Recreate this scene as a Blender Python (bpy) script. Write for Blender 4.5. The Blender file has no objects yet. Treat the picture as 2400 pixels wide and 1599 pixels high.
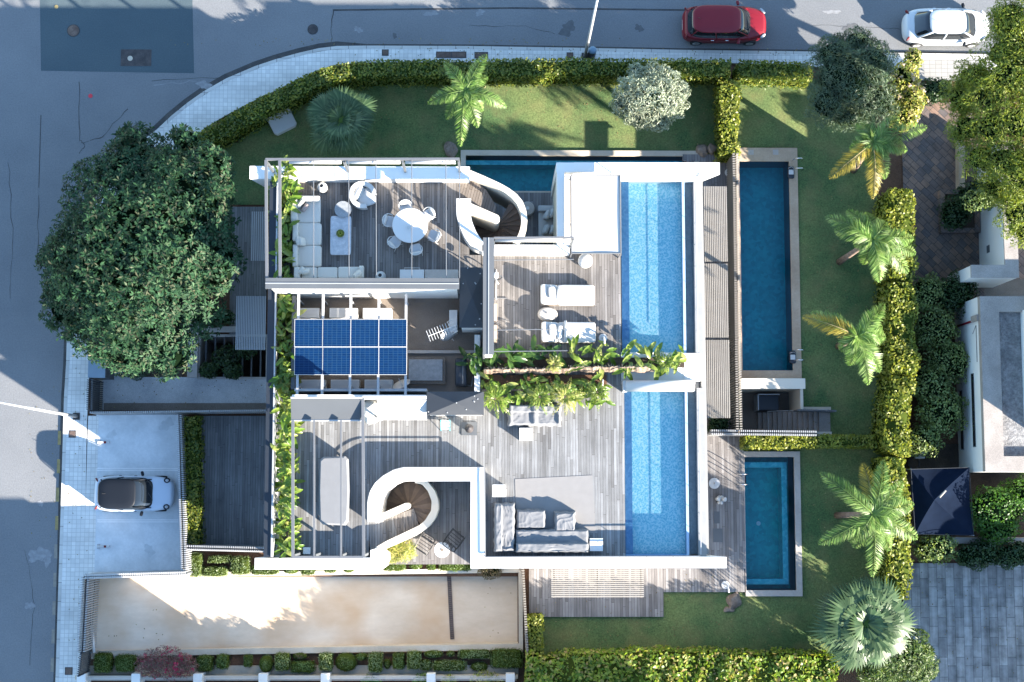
import bpy, math, random
import numpy as np
from mathutils import Vector, Matrix, Euler, noise as mnoise

sc = bpy.context.scene
# ---------------------------------------------------------------- camera, sky, sun, exposure
CAM_H = 72.6; FPX = 3450.0; CA = math.radians(5.75); CB = math.radians(-0.826)
cam_d = bpy.data.cameras.new('camera'); cam = bpy.data.objects.new('camera', cam_d); sc.collection.objects.link(cam)
cam.location = (0, 0, CAM_H); cam.rotation_euler = (CA, CB, 0)
cam_d.sensor_width = 36.0; cam_d.lens = FPX / 2400.0 * 36.0; cam_d.clip_end = 1500; cam_d.clip_start = 0.5
sc.camera = cam
SUN_EL = math.radians(19.6); SUN_AZ = math.atan2(0.826, -0.564)
world = bpy.data.worlds.new("World"); sc.world = world; world.use_nodes = True
wn = world.node_tree.nodes; wl = world.node_tree.links
bg = wn['Background']; bg.inputs['Strength'].default_value = 0.103
sky = wn.new('ShaderNodeTexSky'); sky.sky_type = 'NISHITA'; sky.sun_disc = False
sky.sun_elevation = SUN_EL; sky.sun_rotation = SUN_AZ; sky.air_density = 1.25; sky.dust_density = 0.1; sky.ozone_density = 3.0
wl.new(sky.outputs[0], bg.inputs['Color'])
sun_d = bpy.data.lights.new('sun', 'SUN'); sun_o = bpy.data.objects.new('sun', sun_d); sc.collection.objects.link(sun_o)
sun_d.energy = 5.0; sun_d.angle = math.radians(0.5); sun_d.color = (1.0, 0.90, 0.77)
sdir = Vector((math.sin(SUN_AZ) * math.cos(SUN_EL), math.cos(SUN_AZ) * math.cos(SUN_EL), math.sin(SUN_EL)))
sun_o.rotation_euler = sdir.to_track_quat('Z', 'Y').to_euler(); sun_o.location = (30, -30, 60)
vs = sc.view_settings
sc.display_settings.display_device = 'sRGB'
vs.view_transform = 'Standard'; vs.look = 'None'; vs.gamma = 1.0; vs.use_curve_mapping = False; vs.exposure = 2.45
sc.cycles.max_bounces = 6; sc.cycles.diffuse_bounces = 3; sc.cycles.glossy_bounces = 3; sc.cycles.transparent_max_bounces = 12
sc.cycles.use_denoising = True; sc.cycles.sample_clamp_indirect = 6.0

# ---------------------------------------------------------------- photo pixel + height -> point of the place
RM = Euler((CA, CB, 0)).to_matrix()
def P(px, py, z=0.0):
    v = RM @ Vector(((px - 1200.0) / FPX, -(py - 799.5) / FPX, -1.0))
    t = (z - CAM_H) / v.z
    return Vector((v.x * t, v.y * t, z))
def R(x0, y0, x1, y1, z):
    a, b, c, d = P(x0, y0, z), P(x1, y0, z), P(x0, y1, z), P(x1, y1, z)
    return ((a.x + c.x) / 2, (c.y + d.y) / 2, (b.x + d.x) / 2, (a.y + b.y) / 2)   # X0 Y0 X1 Y1
rnd = random.Random(7); rng = np.random.default_rng(11)
C = sc.collection

# ---------------------------------------------------------------- materials
def _m(name):
    m = bpy.data.materials.new(name); m.use_nodes = True
    nt = m.node_tree; b = nt.nodes['Principled BSDF']; return m, nt, b
def rgba(c): return (c[0], c[1], c[2], 1.0)
def flat(name, col, rough=0.6, metal=0.0, spec=0.5, var=0.06, vs_=3.0, bump=0.0, bs=40.0, coat=0.0, emit=None):
    """plain coloured surface with faint wear in colour"""
    m, nt, b = _m(name); N = nt.nodes; L = nt.links
    b.inputs['Roughness'].default_value = rough; b.inputs['Metallic'].default_value = metal
    b.inputs['Specular IOR Level'].default_value = spec; b.inputs['Coat Weight'].default_value = coat
    g = N.new('ShaderNodeNewGeometry'); n = N.new('ShaderNodeTexNoise'); n.inputs['Scale'].default_value = vs_; n.inputs['Detail'].default_value = 6
    L.new(g.outputs['Position'], n.inputs['Vector'])
    r = N.new('ShaderNodeMapRange'); r.inputs['To Min'].default_value = 1 - var * 2; r.inputs['To Max'].default_value = 1 + var * 2
    L.new(n.outputs['Fac'], r.inputs['Value'])
    x = N.new('ShaderNodeVectorMath'); x.operation = 'SCALE'; x.inputs[0].default_value = col; L.new(r.outputs[0], x.inputs['Scale'])
    L.new(x.outputs[0], b.inputs['Base Color'])
    if bump:
        n2 = N.new('ShaderNodeTexNoise'); n2.inputs['Scale'].default_value = bs; n2.inputs['Detail'].default_value = 4; L.new(g.outputs['Position'], n2.inputs['Vector'])
        bp = N.new('ShaderNodeBump'); bp.inputs['Strength'].default_value = bump; bp.inputs['Distance'].default_value = 0.02
        L.new(n2.outputs['Fac'], bp.inputs['Height']); L.new(bp.outputs[0], b.inputs['Normal'])
    if emit: b.inputs['Emission Color'].default_value = rgba(emit[0]); b.inputs['Emission Strength'].default_value = emit[1]
    return m
def mottled(name, c1, c2, s1=0.25, s2=12.0, rough=0.85, bump=0.3, c3=None, s3=60.0, f3=0.35, bd=0.02, stretch=(1, 1, 1), k=0.55):
    """two large-scale colours mixed, fine grain on top"""
    m, nt, b = _m(name); N = nt.nodes; L = nt.links; b.inputs['Roughness'].default_value = rough; b.inputs['Specular IOR Level'].default_value = 0.3
    g = N.new('ShaderNodeNewGeometry'); mp = N.new('ShaderNodeMapping'); mp.inputs['Scale'].default_value = stretch; L.new(g.outputs['Position'], mp.inputs[0])
    a = N.new('ShaderNodeTexNoise'); a.inputs['Scale'].default_value = s1; a.inputs['Detail'].default_value = 8; a.inputs['Roughness'].default_value = 0.62; L.new(mp.outputs[0], a.inputs['Vector'])
    f = N.new('ShaderNodeTexNoise'); f.inputs['Scale'].default_value = s2; f.inputs['Detail'].default_value = 8; f.inputs['Roughness'].default_value = 0.7; L.new(mp.outputs[0], f.inputs['Vector'])
    rp = N.new('ShaderNodeMapRange'); rp.inputs['From Min'].default_value = 0.36; rp.inputs['From Max'].default_value = 0.64; L.new(a.outputs['Fac'], rp.inputs['Value'])
    mx = N.new('ShaderNodeMix'); mx.data_type = 'RGBA'; mx.inputs['A'].default_value = rgba(c1); mx.inputs['B'].default_value = rgba(c2); L.new(rp.outputs[0], mx.inputs['Factor'])
    r = N.new('ShaderNodeMapRange'); r.inputs['From Min'].default_value = 0.25; r.inputs['From Max'].default_value = 0.75; r.inputs['To Min'].default_value = 1 - k / 2; r.inputs['To Max'].default_value = 1 + k / 2; L.new(f.outputs['Fac'], r.inputs['Value'])
    x = N.new('ShaderNodeVectorMath'); x.operation = 'SCALE'; L.new(mx.outputs['Result'], x.inputs[0]); L.new(r.outputs[0], x.inputs['Scale'])
    last = x.outputs[0]
    if c3:
        h = N.new('ShaderNodeTexNoise'); h.inputs['Scale'].default_value = s3; h.inputs['Detail'].default_value = 3; L.new(g.outputs['Position'], h.inputs['Vector'])
        q = N.new('ShaderNodeMapRange'); q.inputs['From Min'].default_value = 0.52 if s3 > 2 else 0.44; q.inputs['From Max'].default_value = 0.62 if s3 > 2 else 0.78; q.inputs['To Max'].default_value = f3; L.new(h.outputs['Fac'], q.inputs['Value'])
        m3 = N.new('ShaderNodeMix'); m3.data_type = 'RGBA'; m3.inputs['B'].default_value = rgba(c3); L.new(last, m3.inputs['A']); L.new(q.outputs[0], m3.inputs['Factor']); last = m3.outputs['Result']
    L.new(last, b.inputs['Base Color'])
    if bump:
        bp = N.new('ShaderNodeBump'); bp.inputs['Strength'].default_value = bump; bp.inputs['Distance'].default_value = bd
        L.new(f.outputs['Fac'], bp.inputs['Height']); L.new(bp.outputs[0], b.inputs['Normal'])
    return m
def bricks(name, c1, c2, mortar, bw, bh, ms, rot=0.0, rough=0.7, offset=0.5, stain=0.25, ss=0.5, bump=0.4, bias=0.0, metal=0.0, spec=0.4, grain=8.0, loc=(0, 0, 0)):
    """planks, tiles, slabs: bw along local X, bh along local Y, turned by rot"""
    m, nt, b = _m(name); N = nt.nodes; L = nt.links; b.inputs['Roughness'].default_value = rough; b.inputs['Specular IOR Level'].default_value = spec; b.inputs['Metallic'].default_value = metal
    g = N.new('ShaderNodeNewGeometry'); mp = N.new('ShaderNodeMapping'); mp.inputs['Rotation'].default_value = (0, 0, rot); mp.inputs['Location'].default_value = loc
    L.new(g.outputs['Position'], mp.inputs[0])
    t = N.new('ShaderNodeTexBrick'); t.offset = offset; t.inputs['Scale'].default_value = 1.0; t.inputs['Color1'].default_value = rgba(c1); t.inputs['Color2'].default_value = rgba(c2); t.inputs['Mortar'].default_value = rgba(mortar)
    t.inputs['Brick Width'].default_value = bw; t.inputs['Row Height'].default_value = bh; t.inputs['Mortar Size'].default_value = ms; t.inputs['Mortar Smooth'].default_value = 0.1; t.inputs['Bias'].default_value = bias
    L.new(mp.outputs[0], t.inputs['Vector'])
    n = N.new('ShaderNodeTexNoise'); n.inputs['Scale'].default_value = ss; n.inputs['Detail'].default_value = 7; n.inputs['Roughness'].default_value = 0.65; L.new(g.outputs['Position'], n.inputs['Vector'])
    mp2 = N.new('ShaderNodeMapping'); mp2.inputs['Scale'].default_value = (0.12 * grain, 1.6 * grain, 1); L.new(mp.outputs[0], mp2.inputs[0])
    n2 = N.new('ShaderNodeTexNoise'); n2.inputs['Scale'].default_value = 1.0; n2.inputs['Detail'].default_value = 5; L.new(mp2.outputs[0], n2.inputs['Vector'])
    ad = N.new('ShaderNodeMath'); ad.operation = 'ADD'; L.new(n.outputs['Fac'], ad.inputs[0]); L.new(n2.outputs['Fac'], ad.inputs[1])
    r = N.new('ShaderNodeMapRange'); r.inputs['From Min'].default_value = 0.6; r.inputs['From Max'].default_value = 1.4; r.inputs['To Min'].default_value = 1 - stain; r.inputs['To Max'].default_value = 1 + stain; L.new(ad.outputs[0], r.inputs['Value'])
    x = N.new('ShaderNodeVectorMath'); x.operation = 'SCALE'; L.new(t.outputs['Color'], x.inputs[0]); L.new(r.outputs[0], x.inputs['Scale'])
    L.new(x.outputs[0], b.inputs['Base Color'])
    if bump:
        iv = N.new('ShaderNodeMath'); iv.operation = 'SUBTRACT'; iv.inputs[0].default_value = 1.0; L.new(t.outputs['Fac'], iv.inputs[1])
        bp = N.new('ShaderNodeBump'); bp.inputs['Strength'].default_value = bump; bp.inputs['Distance'].default_value = 0.01
        L.new(iv.outputs[0], bp.inputs['Height']); L.new(bp.outputs[0], b.inputs['Normal'])
    return m
def leafmat(name, cols, rough=0.45, trans=0.35, tcol=None, spec=0.4):
    """leaves: colour differs from leaf to leaf, light passes through"""
    cols = [tuple(v * 0.72 for v in c) for c in cols]
    m, nt, b = _m(name); N = nt.nodes; L = nt.links
    g = N.new('ShaderNodeNewGeometry'); cr = N.new('ShaderNodeValToRGB'); e = cr.color_ramp.elements
    k = len(cols); e[0].color = rgba(cols[0]); e[1].color = rgba(cols[-1])
    for i in range(1, k - 1): q = e.new(i / (k - 1)); q.color = rgba(cols[i])
    L.new(g.outputs['Random Per Island'], cr.inputs[0])
    n = N.new('ShaderNodeTexNoise'); n.inputs['Scale'].default_value = 1.1; n.inputs['Detail'].default_value = 3; L.new(g.outputs['Position'], n.inputs['Vector'])
    r = N.new('ShaderNodeMapRange'); r.inputs['From Min'].default_value = 0.3; r.inputs['From Max'].default_value = 0.7; r.inputs['To Min'].default_value = 0.75; r.inputs['To Max'].default_value = 1.25; L.new(n.outputs['Fac'], r.inputs['Value'])
    x = N.new('ShaderNodeVectorMath'); x.operation = 'SCALE'; L.new(cr.outputs[0], x.inputs[0]); L.new(r.outputs[0], x.inputs['Scale'])
    L.new(x.outputs[0], b.inputs['Base Color']); b.inputs['Roughness'].default_value = rough; b.inputs['Specular IOR Level'].default_value = spec
    tr = N.new('ShaderNodeBsdfTranslucent'); x2 = N.new('ShaderNodeVectorMath'); x2.operation = 'MULTIPLY'; L.new(x.outputs[0], x2.inputs[0]); x2.inputs[1].default_value = tcol or (1.5, 1.5, 0.7)
    L.new(x2.outputs[0], tr.inputs['Color']); mx = N.new('ShaderNodeMixShader'); mx.inputs[0].default_value = trans
    L.new(b.outputs[0], mx.inputs[1]); L.new(tr.outputs[0], mx.inputs[2]); L.new(mx.outputs[0], nt.nodes['Material Output'].inputs['Surface'])
    return m
def water(name, tint, wave=1.5, bump=0.15, refl=1.0):
    m, nt, b = _m(name); N = nt.nodes; L = nt.links; N.remove(b)
    g = N.new('ShaderNodeNewGeometry'); n = N.new('ShaderNodeTexNoise'); n.inputs['Scale'].default_value = wave; n.inputs['Detail'].default_value = 3; L.new(g.outputs['Position'], n.inputs['Vector'])
    bp = N.new('ShaderNodeBump'); bp.inputs['Strength'].default_value = bump; bp.inputs['Distance'].default_value = 0.05; L.new(n.outputs['Fac'], bp.inputs['Height'])
    fr = N.new('ShaderNodeFresnel'); fr.inputs['IOR'].default_value = 1.33; L.new(bp.outputs[0], fr.inputs['Normal'])
    t = N.new('ShaderNodeBsdfTransparent'); t.inputs['Color'].default_value = rgba(tint)
    gl = N.new('ShaderNodeBsdfGlossy'); gl.inputs['Roughness'].default_value = 0.04; L.new(bp.outputs[0], gl.inputs['Normal'])
    mx = N.new('ShaderNodeMixShader'); mu = N.new('ShaderNodeMath'); mu.operation = 'MULTIPLY'; mu.inputs[1].default_value = refl; L.new(fr.outputs[0], mu.inputs[0])
    L.new(mu.outputs[0], mx.inputs[0]); L.new(t.outputs[0], mx.inputs[1]); L.new(gl.outputs[0], mx.inputs[2]); L.new(mx.outputs[0], N['Material Output'].inputs['Surface'])
    return m
def mosaic(name, c1, c2, c3, s=9.0, rough=0.3):
    """small glass mosaic: cells of slightly different colour"""
    m, nt, b = _m(name); N = nt.nodes; L = nt.links; b.inputs['Roughness'].default_value = rough
    g = N.new('ShaderNodeNewGeometry'); v = N.new('ShaderNodeTexVoronoi'); v.inputs['Scale'].default_value = s; L.new(g.outputs['Position'], v.inputs['Vector'])
    sx = N.new('ShaderNodeSeparateColor'); L.new(v.outputs['Color'], sx.inputs[0])
    cr = N.new('ShaderNodeValToRGB'); e = cr.color_ramp.elements; e[0].color = rgba(c1); e[1].color = rgba(c3); q = e.new(0.5); q.color = rgba(c2); L.new(sx.outputs[0], cr.inputs[0])
    L.new(cr.outputs[0], b.inputs['Base Color']); return m
def glass(name, tint=(0.8, 0.9, 0.9), alpha=0.25):
    m, nt, b = _m(name); N = nt.nodes; L = nt.links
    b.inputs['Base Color'].default_value = rgba(tint); b.inputs['Roughness'].default_value = 0.05
    t = N.new('ShaderNodeBsdfTransparent'); t.inputs['Color'].default_value = rgba([0.5 + 0.5 * x for x in tint]); mx = N.new('ShaderNodeMixShader'); mx.inputs[0].default_value = alpha
    L.new(t.outputs[0], mx.inputs[1]); L.new(b.outputs[0], mx.inputs[2]); L.new(mx.outputs[0], N['Material Output'].inputs['Surface']); return m

# ---------------------------------------------------------------- mesh builder
class MB:
    def __init__(s): s.v = []; s.f = []
    def add(s, vs_, fs):
        o = len(s.v); s.v += [tuple(p) for p in vs_]; s.f += [tuple(i + o for i in f) for f in fs]; return s
    def box(s, x0, y0, z0, x1, y1, z1):
        return s.add([(x0, y0, z0), (x1, y0, z0), (x1, y1, z0), (x0, y1, z0), (x0, y0, z1), (x1, y0, z1), (x1, y1, z1), (x0, y1, z1)],
                     [(3, 2, 1, 0), (4, 5, 6, 7), (0, 1, 5, 4), (1, 2, 6, 5), (2, 3, 7, 6), (3, 0, 4, 7)])
    def bx(s, cx, cy, z0, sx, sy, h, a=0.0):   # box centred on cx,cy turned by a
        c, q = math.cos(a), math.sin(a)
        b = [(cx + c * x - q * y, cy + q * x + c * y) for x, y in ((-sx / 2, -sy / 2), (sx / 2, -sy / 2), (sx / 2, sy / 2), (-sx / 2, sy / 2))]
        return s.prism(b, z0, z0 + h)
    def prism(s, poly, z0, z1, top=None):
        n = len(poly); ar = sum(poly[i][0] * poly[(i + 1) % n][1] - poly[(i + 1) % n][0] * poly[i][1] for i in range(n))
        if ar < 0: poly = poly[::-1]; top = top[::-1] if top else None
        tp = top or poly
        zf = (lambda z, i: z[i] if isinstance(z, (list, tuple)) else z)
        vs_ = [(p[0], p[1], zf(z0, i)) for i, p in enumerate(poly)] + [(p[0], p[1], zf(z1, i)) for i, p in enumerate(tp)]
        return s.add(vs_, [tuple(range(n - 1, -1, -1)), tuple(range(n, 2 * n))] + [(i, (i + 1) % n, n + (i + 1) % n, n + i) for i in range(n)])
    def band(s, a, b, z0, z1):
        """wall between two polylines a and b (same count)"""
        n = len(a); g = lambda z, i: z[i] if isinstance(z, (list, tuple)) else z
        vs_ = []
        for i in range(n): vs_ += [(a[i][0], a[i][1], g(z0, i)), (b[i][0], b[i][1], g(z0, i)), (b[i][0], b[i][1], g(z1, i)), (a[i][0], a[i][1], g(z1, i))]
        fs = [(0, 1, 2, 3), tuple(4 * (n - 1) + k for k in (3, 2, 1, 0))]
        for i in range(n - 1):
            o = 4 * i
            for k in range(4): fs.append((o + k, o + 4 + k, o + 4 + (k + 1) % 4, o + (k + 1) % 4))
        return s.add(vs_, fs)
    def tube(s, pts, r, n=8, cap=True):
        pts = [Vector(p) for p in pts]; m = len(pts); o = len(s.v); rr = r if isinstance(r, (list, tuple)) else [r] * m
        up = Vector((0, 0, 1))
        for i, p in enumerate(pts):
            d = (pts[min(i + 1, m - 1)] - pts[max(i - 1, 0)]).normalized()
            u = d.cross(up)
            if u.length < 0.05: u = d.cross(Vector((0, 1, 0)))
            u.normalize(); w = d.cross(u)
            for k in range(n):
                t = 2 * math.pi * (k + 0.5) / n; q = p + (u * math.cos(t) + w * math.sin(t)) * rr[i]; s.v.append(tuple(q))
        for i in range(m - 1):
            for k in range(n): s.f.append((o + i * n + k, o + i * n + (k + 1) % n, o + (i + 1) * n + (k + 1) % n, o + (i + 1) * n + k))
        if cap: s.f.append(tuple(o + k for k in range(n - 1, -1, -1))); s.f.append(tuple(o + (m - 1) * n + k for k in range(n)))
        return s
    def lathe(s, prof, c=(0, 0, 0), n=24, sx=1.0, sy=1.0):
        o = len(s.v)
        for r, z in prof:
            for k in range(n): t = 2 * math.pi * k / n; s.v.append((c[0] + sx * r * math.cos(t), c[1] + sy * r * math.sin(t), c[2] + z))
        for i in range(len(prof) - 1):
            for k in range(n): s.f.append((o + i * n + k, o + i * n + (k + 1) % n, o + (i + 1) * n + (k + 1) % n, o + (i + 1) * n + k))
        s.f.append(tuple(o + k for k in range(n - 1, -1, -1))); s.f.append(tuple(o + (len(prof) - 1) * n + k for k in range(n)))
        return s
    def pillow(s, cx, cy, cz, sx, sy, sz, a=0.0, e=0.35, tilt=0.0, nu=20, nv=10, wr=0.0, roll=0.0, fl=0.5):
        """rounded cushion block: superellipsoid, e small = boxy"""
        o = len(s.v); M = Matrix.Translation((cx, cy, cz)) @ Matrix.Rotation(a, 4, 'Z') @ Matrix.Rotation(tilt, 4, 'Y') @ Matrix.Rotation(roll, 4, 'X')
        sg = lambda x, p: math.copysign(abs(x) ** p, x)
        for j in range(nv + 1):
            ph = -math.pi / 2 + math.pi * j / nv
            for i in range(nu):
                t = 2 * math.pi * (i + 0.5) / nu; cp = sg(math.cos(ph), fl)
                x, y, z = sx / 2 * cp * sg(math.cos(t), e), sy / 2 * cp * sg(math.sin(t), e), sz / 2 * sg(math.sin(ph), fl)
                if wr: z += wr * math.sin(x * 9.1 + y * 7 + cx * 3) * math.cos(y * 11 - x * 4) * (1 if z > 0 else 0); x *= 1 + 0.02 * rnd.uniform(-1, 1); y *= 1 + 0.02 * rnd.uniform(-1, 1)
                s.v.append(tuple(M @ Vector((x, y, z))))
        for j in range(nv):
            for i in range(nu): s.f.append((o + j * nu + i, o + j * nu + (i + 1) % nu, o + (j + 1) * nu + (i + 1) % nu, o + (j + 1) * nu + i))
        return s
    def build(s, name, mat, parent=None, smooth=False, local=False, bevel=0.0, loc=None):
        me = bpy.data.meshes.new(name); off = Vector((0, 0, 0))
        if parent is not None and not local:
            p = parent
            while p is not None: off += p.location; p = p.parent
        if loc is not None and not local: off += Vector(loc)
        v = [(a[0] - off.x, a[1] - off.y, a[2] - off.z) for a in s.v] if off.length > 0 else s.v
        me.from_pydata(v, [], s.f); me.update()
        o = bpy.data.objects.new(name, me); C.objects.link(o); o.parent = parent
        if loc is not None: o.location = loc
        if mat: me.materials.append(mat)
        if smooth:
            me.polygons.foreach_set('use_smooth', [True] * len(me.polygons))
            if smooth == 'auto':
                try: me.set_sharp_from_angle(angle=math.radians(38))
                except Exception: pass
        if bevel:
            b = o.modifiers.new('bevel', 'BEVEL'); b.width = bevel; b.segments = 2; b.limit_method = 'ANGLE'
        return o
def tag(o, label=None, cat=None, group=None, kind=None):
    if label: o['label'] = label
    if cat: o['category'] = cat
    if group: o['group'] = group
    if kind: o['kind'] = kind
    return o
def thing(name, label, cat, loc=(0, 0, 0), rz=0.0, group=None):
    o = bpy.data.objects.new(name, None); C.objects.link(o); o.location = loc; o.rotation_euler = (0, 0, rz); o.empty_display_size = 0.2
    return tag(o, label, cat, group)
def struct(o): o['kind'] = 'structure'; return o
def dup(root, loc, rz=0.0, label=None, sc_=None, parent=None):
    r = root.copy(); C.objects.link(r); r.parent = parent
    if loc is not None: r.location = loc; r.rotation_euler = (0, 0, rz)
    if sc_: r.scale = sc_
    if label: r['label'] = label
    for ch in list(root.children):
        c = ch.copy(); C.objects.link(c); c.parent = r
        for g in list(ch.children):
            d = g.copy(); C.objects.link(d); d.parent = c
    return r
def join(objs_v, objs_f): pass

# ---------------------------------------------------------------- leaves
def leaf_obj(name, mat, V, F, parent=None, core=None, coremat=None, loc=None):
    """V (n,k,3) polygon leaves; core = (verts, faces) of an inner dark mass joined in"""
    n, k, _ = V.shape; off = np.zeros(3)
    if parent is not None:
        p = parent; o3 = Vector((0, 0, 0))
        while p is not None: o3 += p.location; p = p.parent
        off = np.array(o3)
    if loc is not None: off = off + np.array(loc)
    verts = (V.reshape(-1, 3) - off); nv = n * k; faces_n = n
    me = bpy.data.meshes.new(name)
    cv = np.zeros((0, 3)); cf = []
    if core: cv = np.array(core[0]) - off; cf = core[1]
    allv = np.vstack([verts, cv]); loops = np.arange(nv, dtype=np.int32); starts = np.arange(0, nv, k, dtype=np.int32)
    cl = [i + nv for f in cf for i in f]; cs = []; p_ = nv
    for f in cf: cs.append(p_); p_ += len(f)
    loops = np.concatenate([loops, np.array(cl, dtype=np.int32)]); starts = np.concatenate([starts, np.array(cs, dtype=np.int32)])
    me.vertices.add(len(allv)); me.vertices.foreach_set('co', allv.astype(np.float32).ravel())
    me.loops.add(len(loops)); me.loops.foreach_set('vertex_index', loops)
    me.polygons.add(len(starts)); me.polygons.foreach_set('loop_start', starts)
    tot = np.concatenate([np.full(n, k, dtype=np.int32), np.array([len(f) for f in cf], dtype=np.int32)])
    try: me.polygons.foreach_set('loop_total', tot)
    except Exception: pass
    me.materials.append(mat)
    if core:
        me.materials.append(coremat); me.polygons.foreach_set('material_index', np.concatenate([np.zeros(n, dtype=np.int32), np.ones(len(cf), dtype=np.int32)]))
    me.update(calc_edges=True); me.validate()
    o = bpy.data.objects.new(name, me); C.objects.link(o); o.parent = parent
    if loc is not None: o.location = loc
    return o
def unit(a): return a / np.maximum(np.linalg.norm(a, axis=-1, keepdims=True), 1e-9)
def leaves(pts, nrm, L, W, spread=0.8, up=0.0, fold=0.0):
    """pointed leaves at pts facing roughly nrm"""
    n = len(pts); nn = unit(nrm + rng.normal(0, spread, (n, 3)) + np.array([0, 0, up]))
    t = unit(np.cross(nn, rng.normal(0, 1, (n, 3)))); b = np.cross(nn, t)
    L = (L * rng.uniform(0.7, 1.3, n))[:, None]; W = (W * rng.uniform(0.8, 1.2, n))[:, None]
    return np.stack([pts - t * L / 2, pts + b * W / 2 - t * L * 0.05, pts + t * L / 2, pts - b * W / 2 - t * L * 0.05], 1)
def ell_pts(n, c, r, zmin=-0.3, shell=0.35, lump=0.0):
    d = unit(rng.normal(0, 1, (int(n * 2.2), 3))); d = d[d[:, 2] > zmin][:n]
    s = 1 - shell * rng.random(len(d)) ** 2
    if lump: s = s * (1 + lump * np.sin(d[:, 0] * 6 + c[0]) * np.cos(d[:, 1] * 7 + c[1]))
    r = np.array(r); return np.array(c) + d * s[:, None] * r, unit(d / r)
def ico_core(c, r, k=0.72, lump=0.1):
    mb = MB(); prof = [(math.sin(math.pi * j / 8) * k + 0.001, -math.cos(math.pi * j / 8) * k) for j in range(9)]
    mb.lathe(prof, n=12); v = [(c[0] + x * r[0] * (1 + lump * math.sin(5 * x + c[0])), c[1] + y * r[1] * (1 + lump * math.cos(5 * y)), c[2] + z * r[2]) for x, y, z in mb.v]
    return v, mb.f
# ================================================================ materials of the place
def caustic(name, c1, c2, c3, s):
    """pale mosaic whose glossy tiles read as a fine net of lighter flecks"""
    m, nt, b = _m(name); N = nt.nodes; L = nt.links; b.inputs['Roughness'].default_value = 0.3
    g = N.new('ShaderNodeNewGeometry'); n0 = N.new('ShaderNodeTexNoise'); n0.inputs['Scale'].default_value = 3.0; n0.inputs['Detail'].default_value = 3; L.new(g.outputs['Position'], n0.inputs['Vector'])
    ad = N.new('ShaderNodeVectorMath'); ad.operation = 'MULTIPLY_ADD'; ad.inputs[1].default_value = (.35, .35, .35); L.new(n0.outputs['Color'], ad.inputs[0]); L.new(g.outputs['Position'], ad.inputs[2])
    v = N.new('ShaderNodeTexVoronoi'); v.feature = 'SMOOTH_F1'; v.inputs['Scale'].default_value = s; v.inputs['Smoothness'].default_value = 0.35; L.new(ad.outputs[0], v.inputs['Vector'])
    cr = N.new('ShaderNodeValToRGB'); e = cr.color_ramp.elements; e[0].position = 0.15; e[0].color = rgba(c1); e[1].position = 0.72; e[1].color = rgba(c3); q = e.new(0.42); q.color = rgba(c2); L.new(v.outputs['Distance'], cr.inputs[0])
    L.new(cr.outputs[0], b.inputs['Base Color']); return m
PI = math.pi
M = {}
M['asphalt'] = mottled('asphalt', (0.135, 0.142, 0.152), (0.170, 0.176, 0.184), 0.16, 14, 0.9, 0.5, c3=(0.23, 0.23, 0.23), s3=55, f3=0.3, k=0.45)
M['asphalt_new'] = mottled('asphalt_new', (0.055, 0.080, 0.095), (0.066, 0.092, 0.105), 0.3, 16, 0.9, 0.4, k=0.4)
M['iron'] = mottled('iron', (0.035, 0.033, 0.035), (0.07, 0.06, 0.06), 3, 30, 0.6, 0.5)
M['rust'] = mottled('rust', (0.09, 0.06, 0.05), (0.15, 0.11, 0.09), 4, 30, 0.7, 0.5)
M['rust_pale'] = flat('kerbpaint', (0.22, 0.20, 0.17), 0.85, var=0.2, vs_=6)
M['paver'] = bricks('paver', (0.56, 0.555, 0.535), (0.66, 0.65, 0.62), (0.42, 0.415, 0.40), 0.21, 0.21, 0.010, 0.0, 0.85, offset=0.0, stain=0.22, ss=0.6, grain=0.6)
M['paver_light'] = bricks('paver_light', (0.26, 0.255, 0.245), (0.31, 0.305, 0.29), (0.18, 0.175, 0.17), 0.30, 0.21, 0.012, 0.0, 0.85, offset=0.0, stain=0.2, grain=0.6)  # crossing pavers: base colour darkened to stand in for the pine's shade
M['kerb'] = bricks('kerb', (0.46, 0.45, 0.43), (0.53, 0.52, 0.49), (0.2, 0.2, 0.2), 0.9, 0.9, 0.015, 0.0, 0.85, offset=0.0, stain=0.2, grain=1)
M['gutter'] = mottled('gutter', (0.04, 0.042, 0.046), (0.075, 0.072, 0.07), 1.2, 18, 0.9, 0.3)
M['concrete'] = mottled('concrete', (0.53, 0.56, 0.58), (0.63, 0.65, 0.665), 0.5, 7, 0.8, 0.15, c3=(0.40, 0.43, 0.45), s3=1.6, f3=0.5, k=0.2)
M['drive'] = mottled('drive', (0.50, 0.40, 0.30), (0.66, 0.56, 0.45), 0.33, 5, 0.8, 0.12, c3=(0.44, 0.27, 0.14), s3=0.4, f3=0.75, k=0.12, stretch=(0.45, 1.0, 1))
M['pebble'] = mottled('pebble', (0.36, 0.37, 0.385), (0.47, 0.475, 0.48), 0.8, 26, 0.9, 0.5, k=0.7)
M['gravel'] = mottled('gravel', (0.155, 0.13, 0.108), (0.20, 0.17, 0.145), 0.8, 30, 0.95, 0.8, k=0.9)
M['whitegravel'] = mottled('whitegravel', (0.16, 0.16, 0.165), (0.27, 0.27, 0.27), 1.2, 9, 0.95, 1.0, k=1.1, bd=0.08)
M['granite'] = mottled('granite', (0.235, 0.21, 0.19), (0.30, 0.272, 0.248), 1.0, 26, 0.85, 0.3, k=0.7)
M['soil'] = mottled('soil', (0.09, 0.048, 0.030), (0.14, 0.078, 0.048), 0.8, 18, 0.95, 1.0, k=0.9, bd=0.05)
M['darksoil'] = mottled('darksoil', (0.045, 0.035, 0.028), (0.08, 0.06, 0.045), 0.8, 18, 0.95, 1.0, k=0.9)
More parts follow.
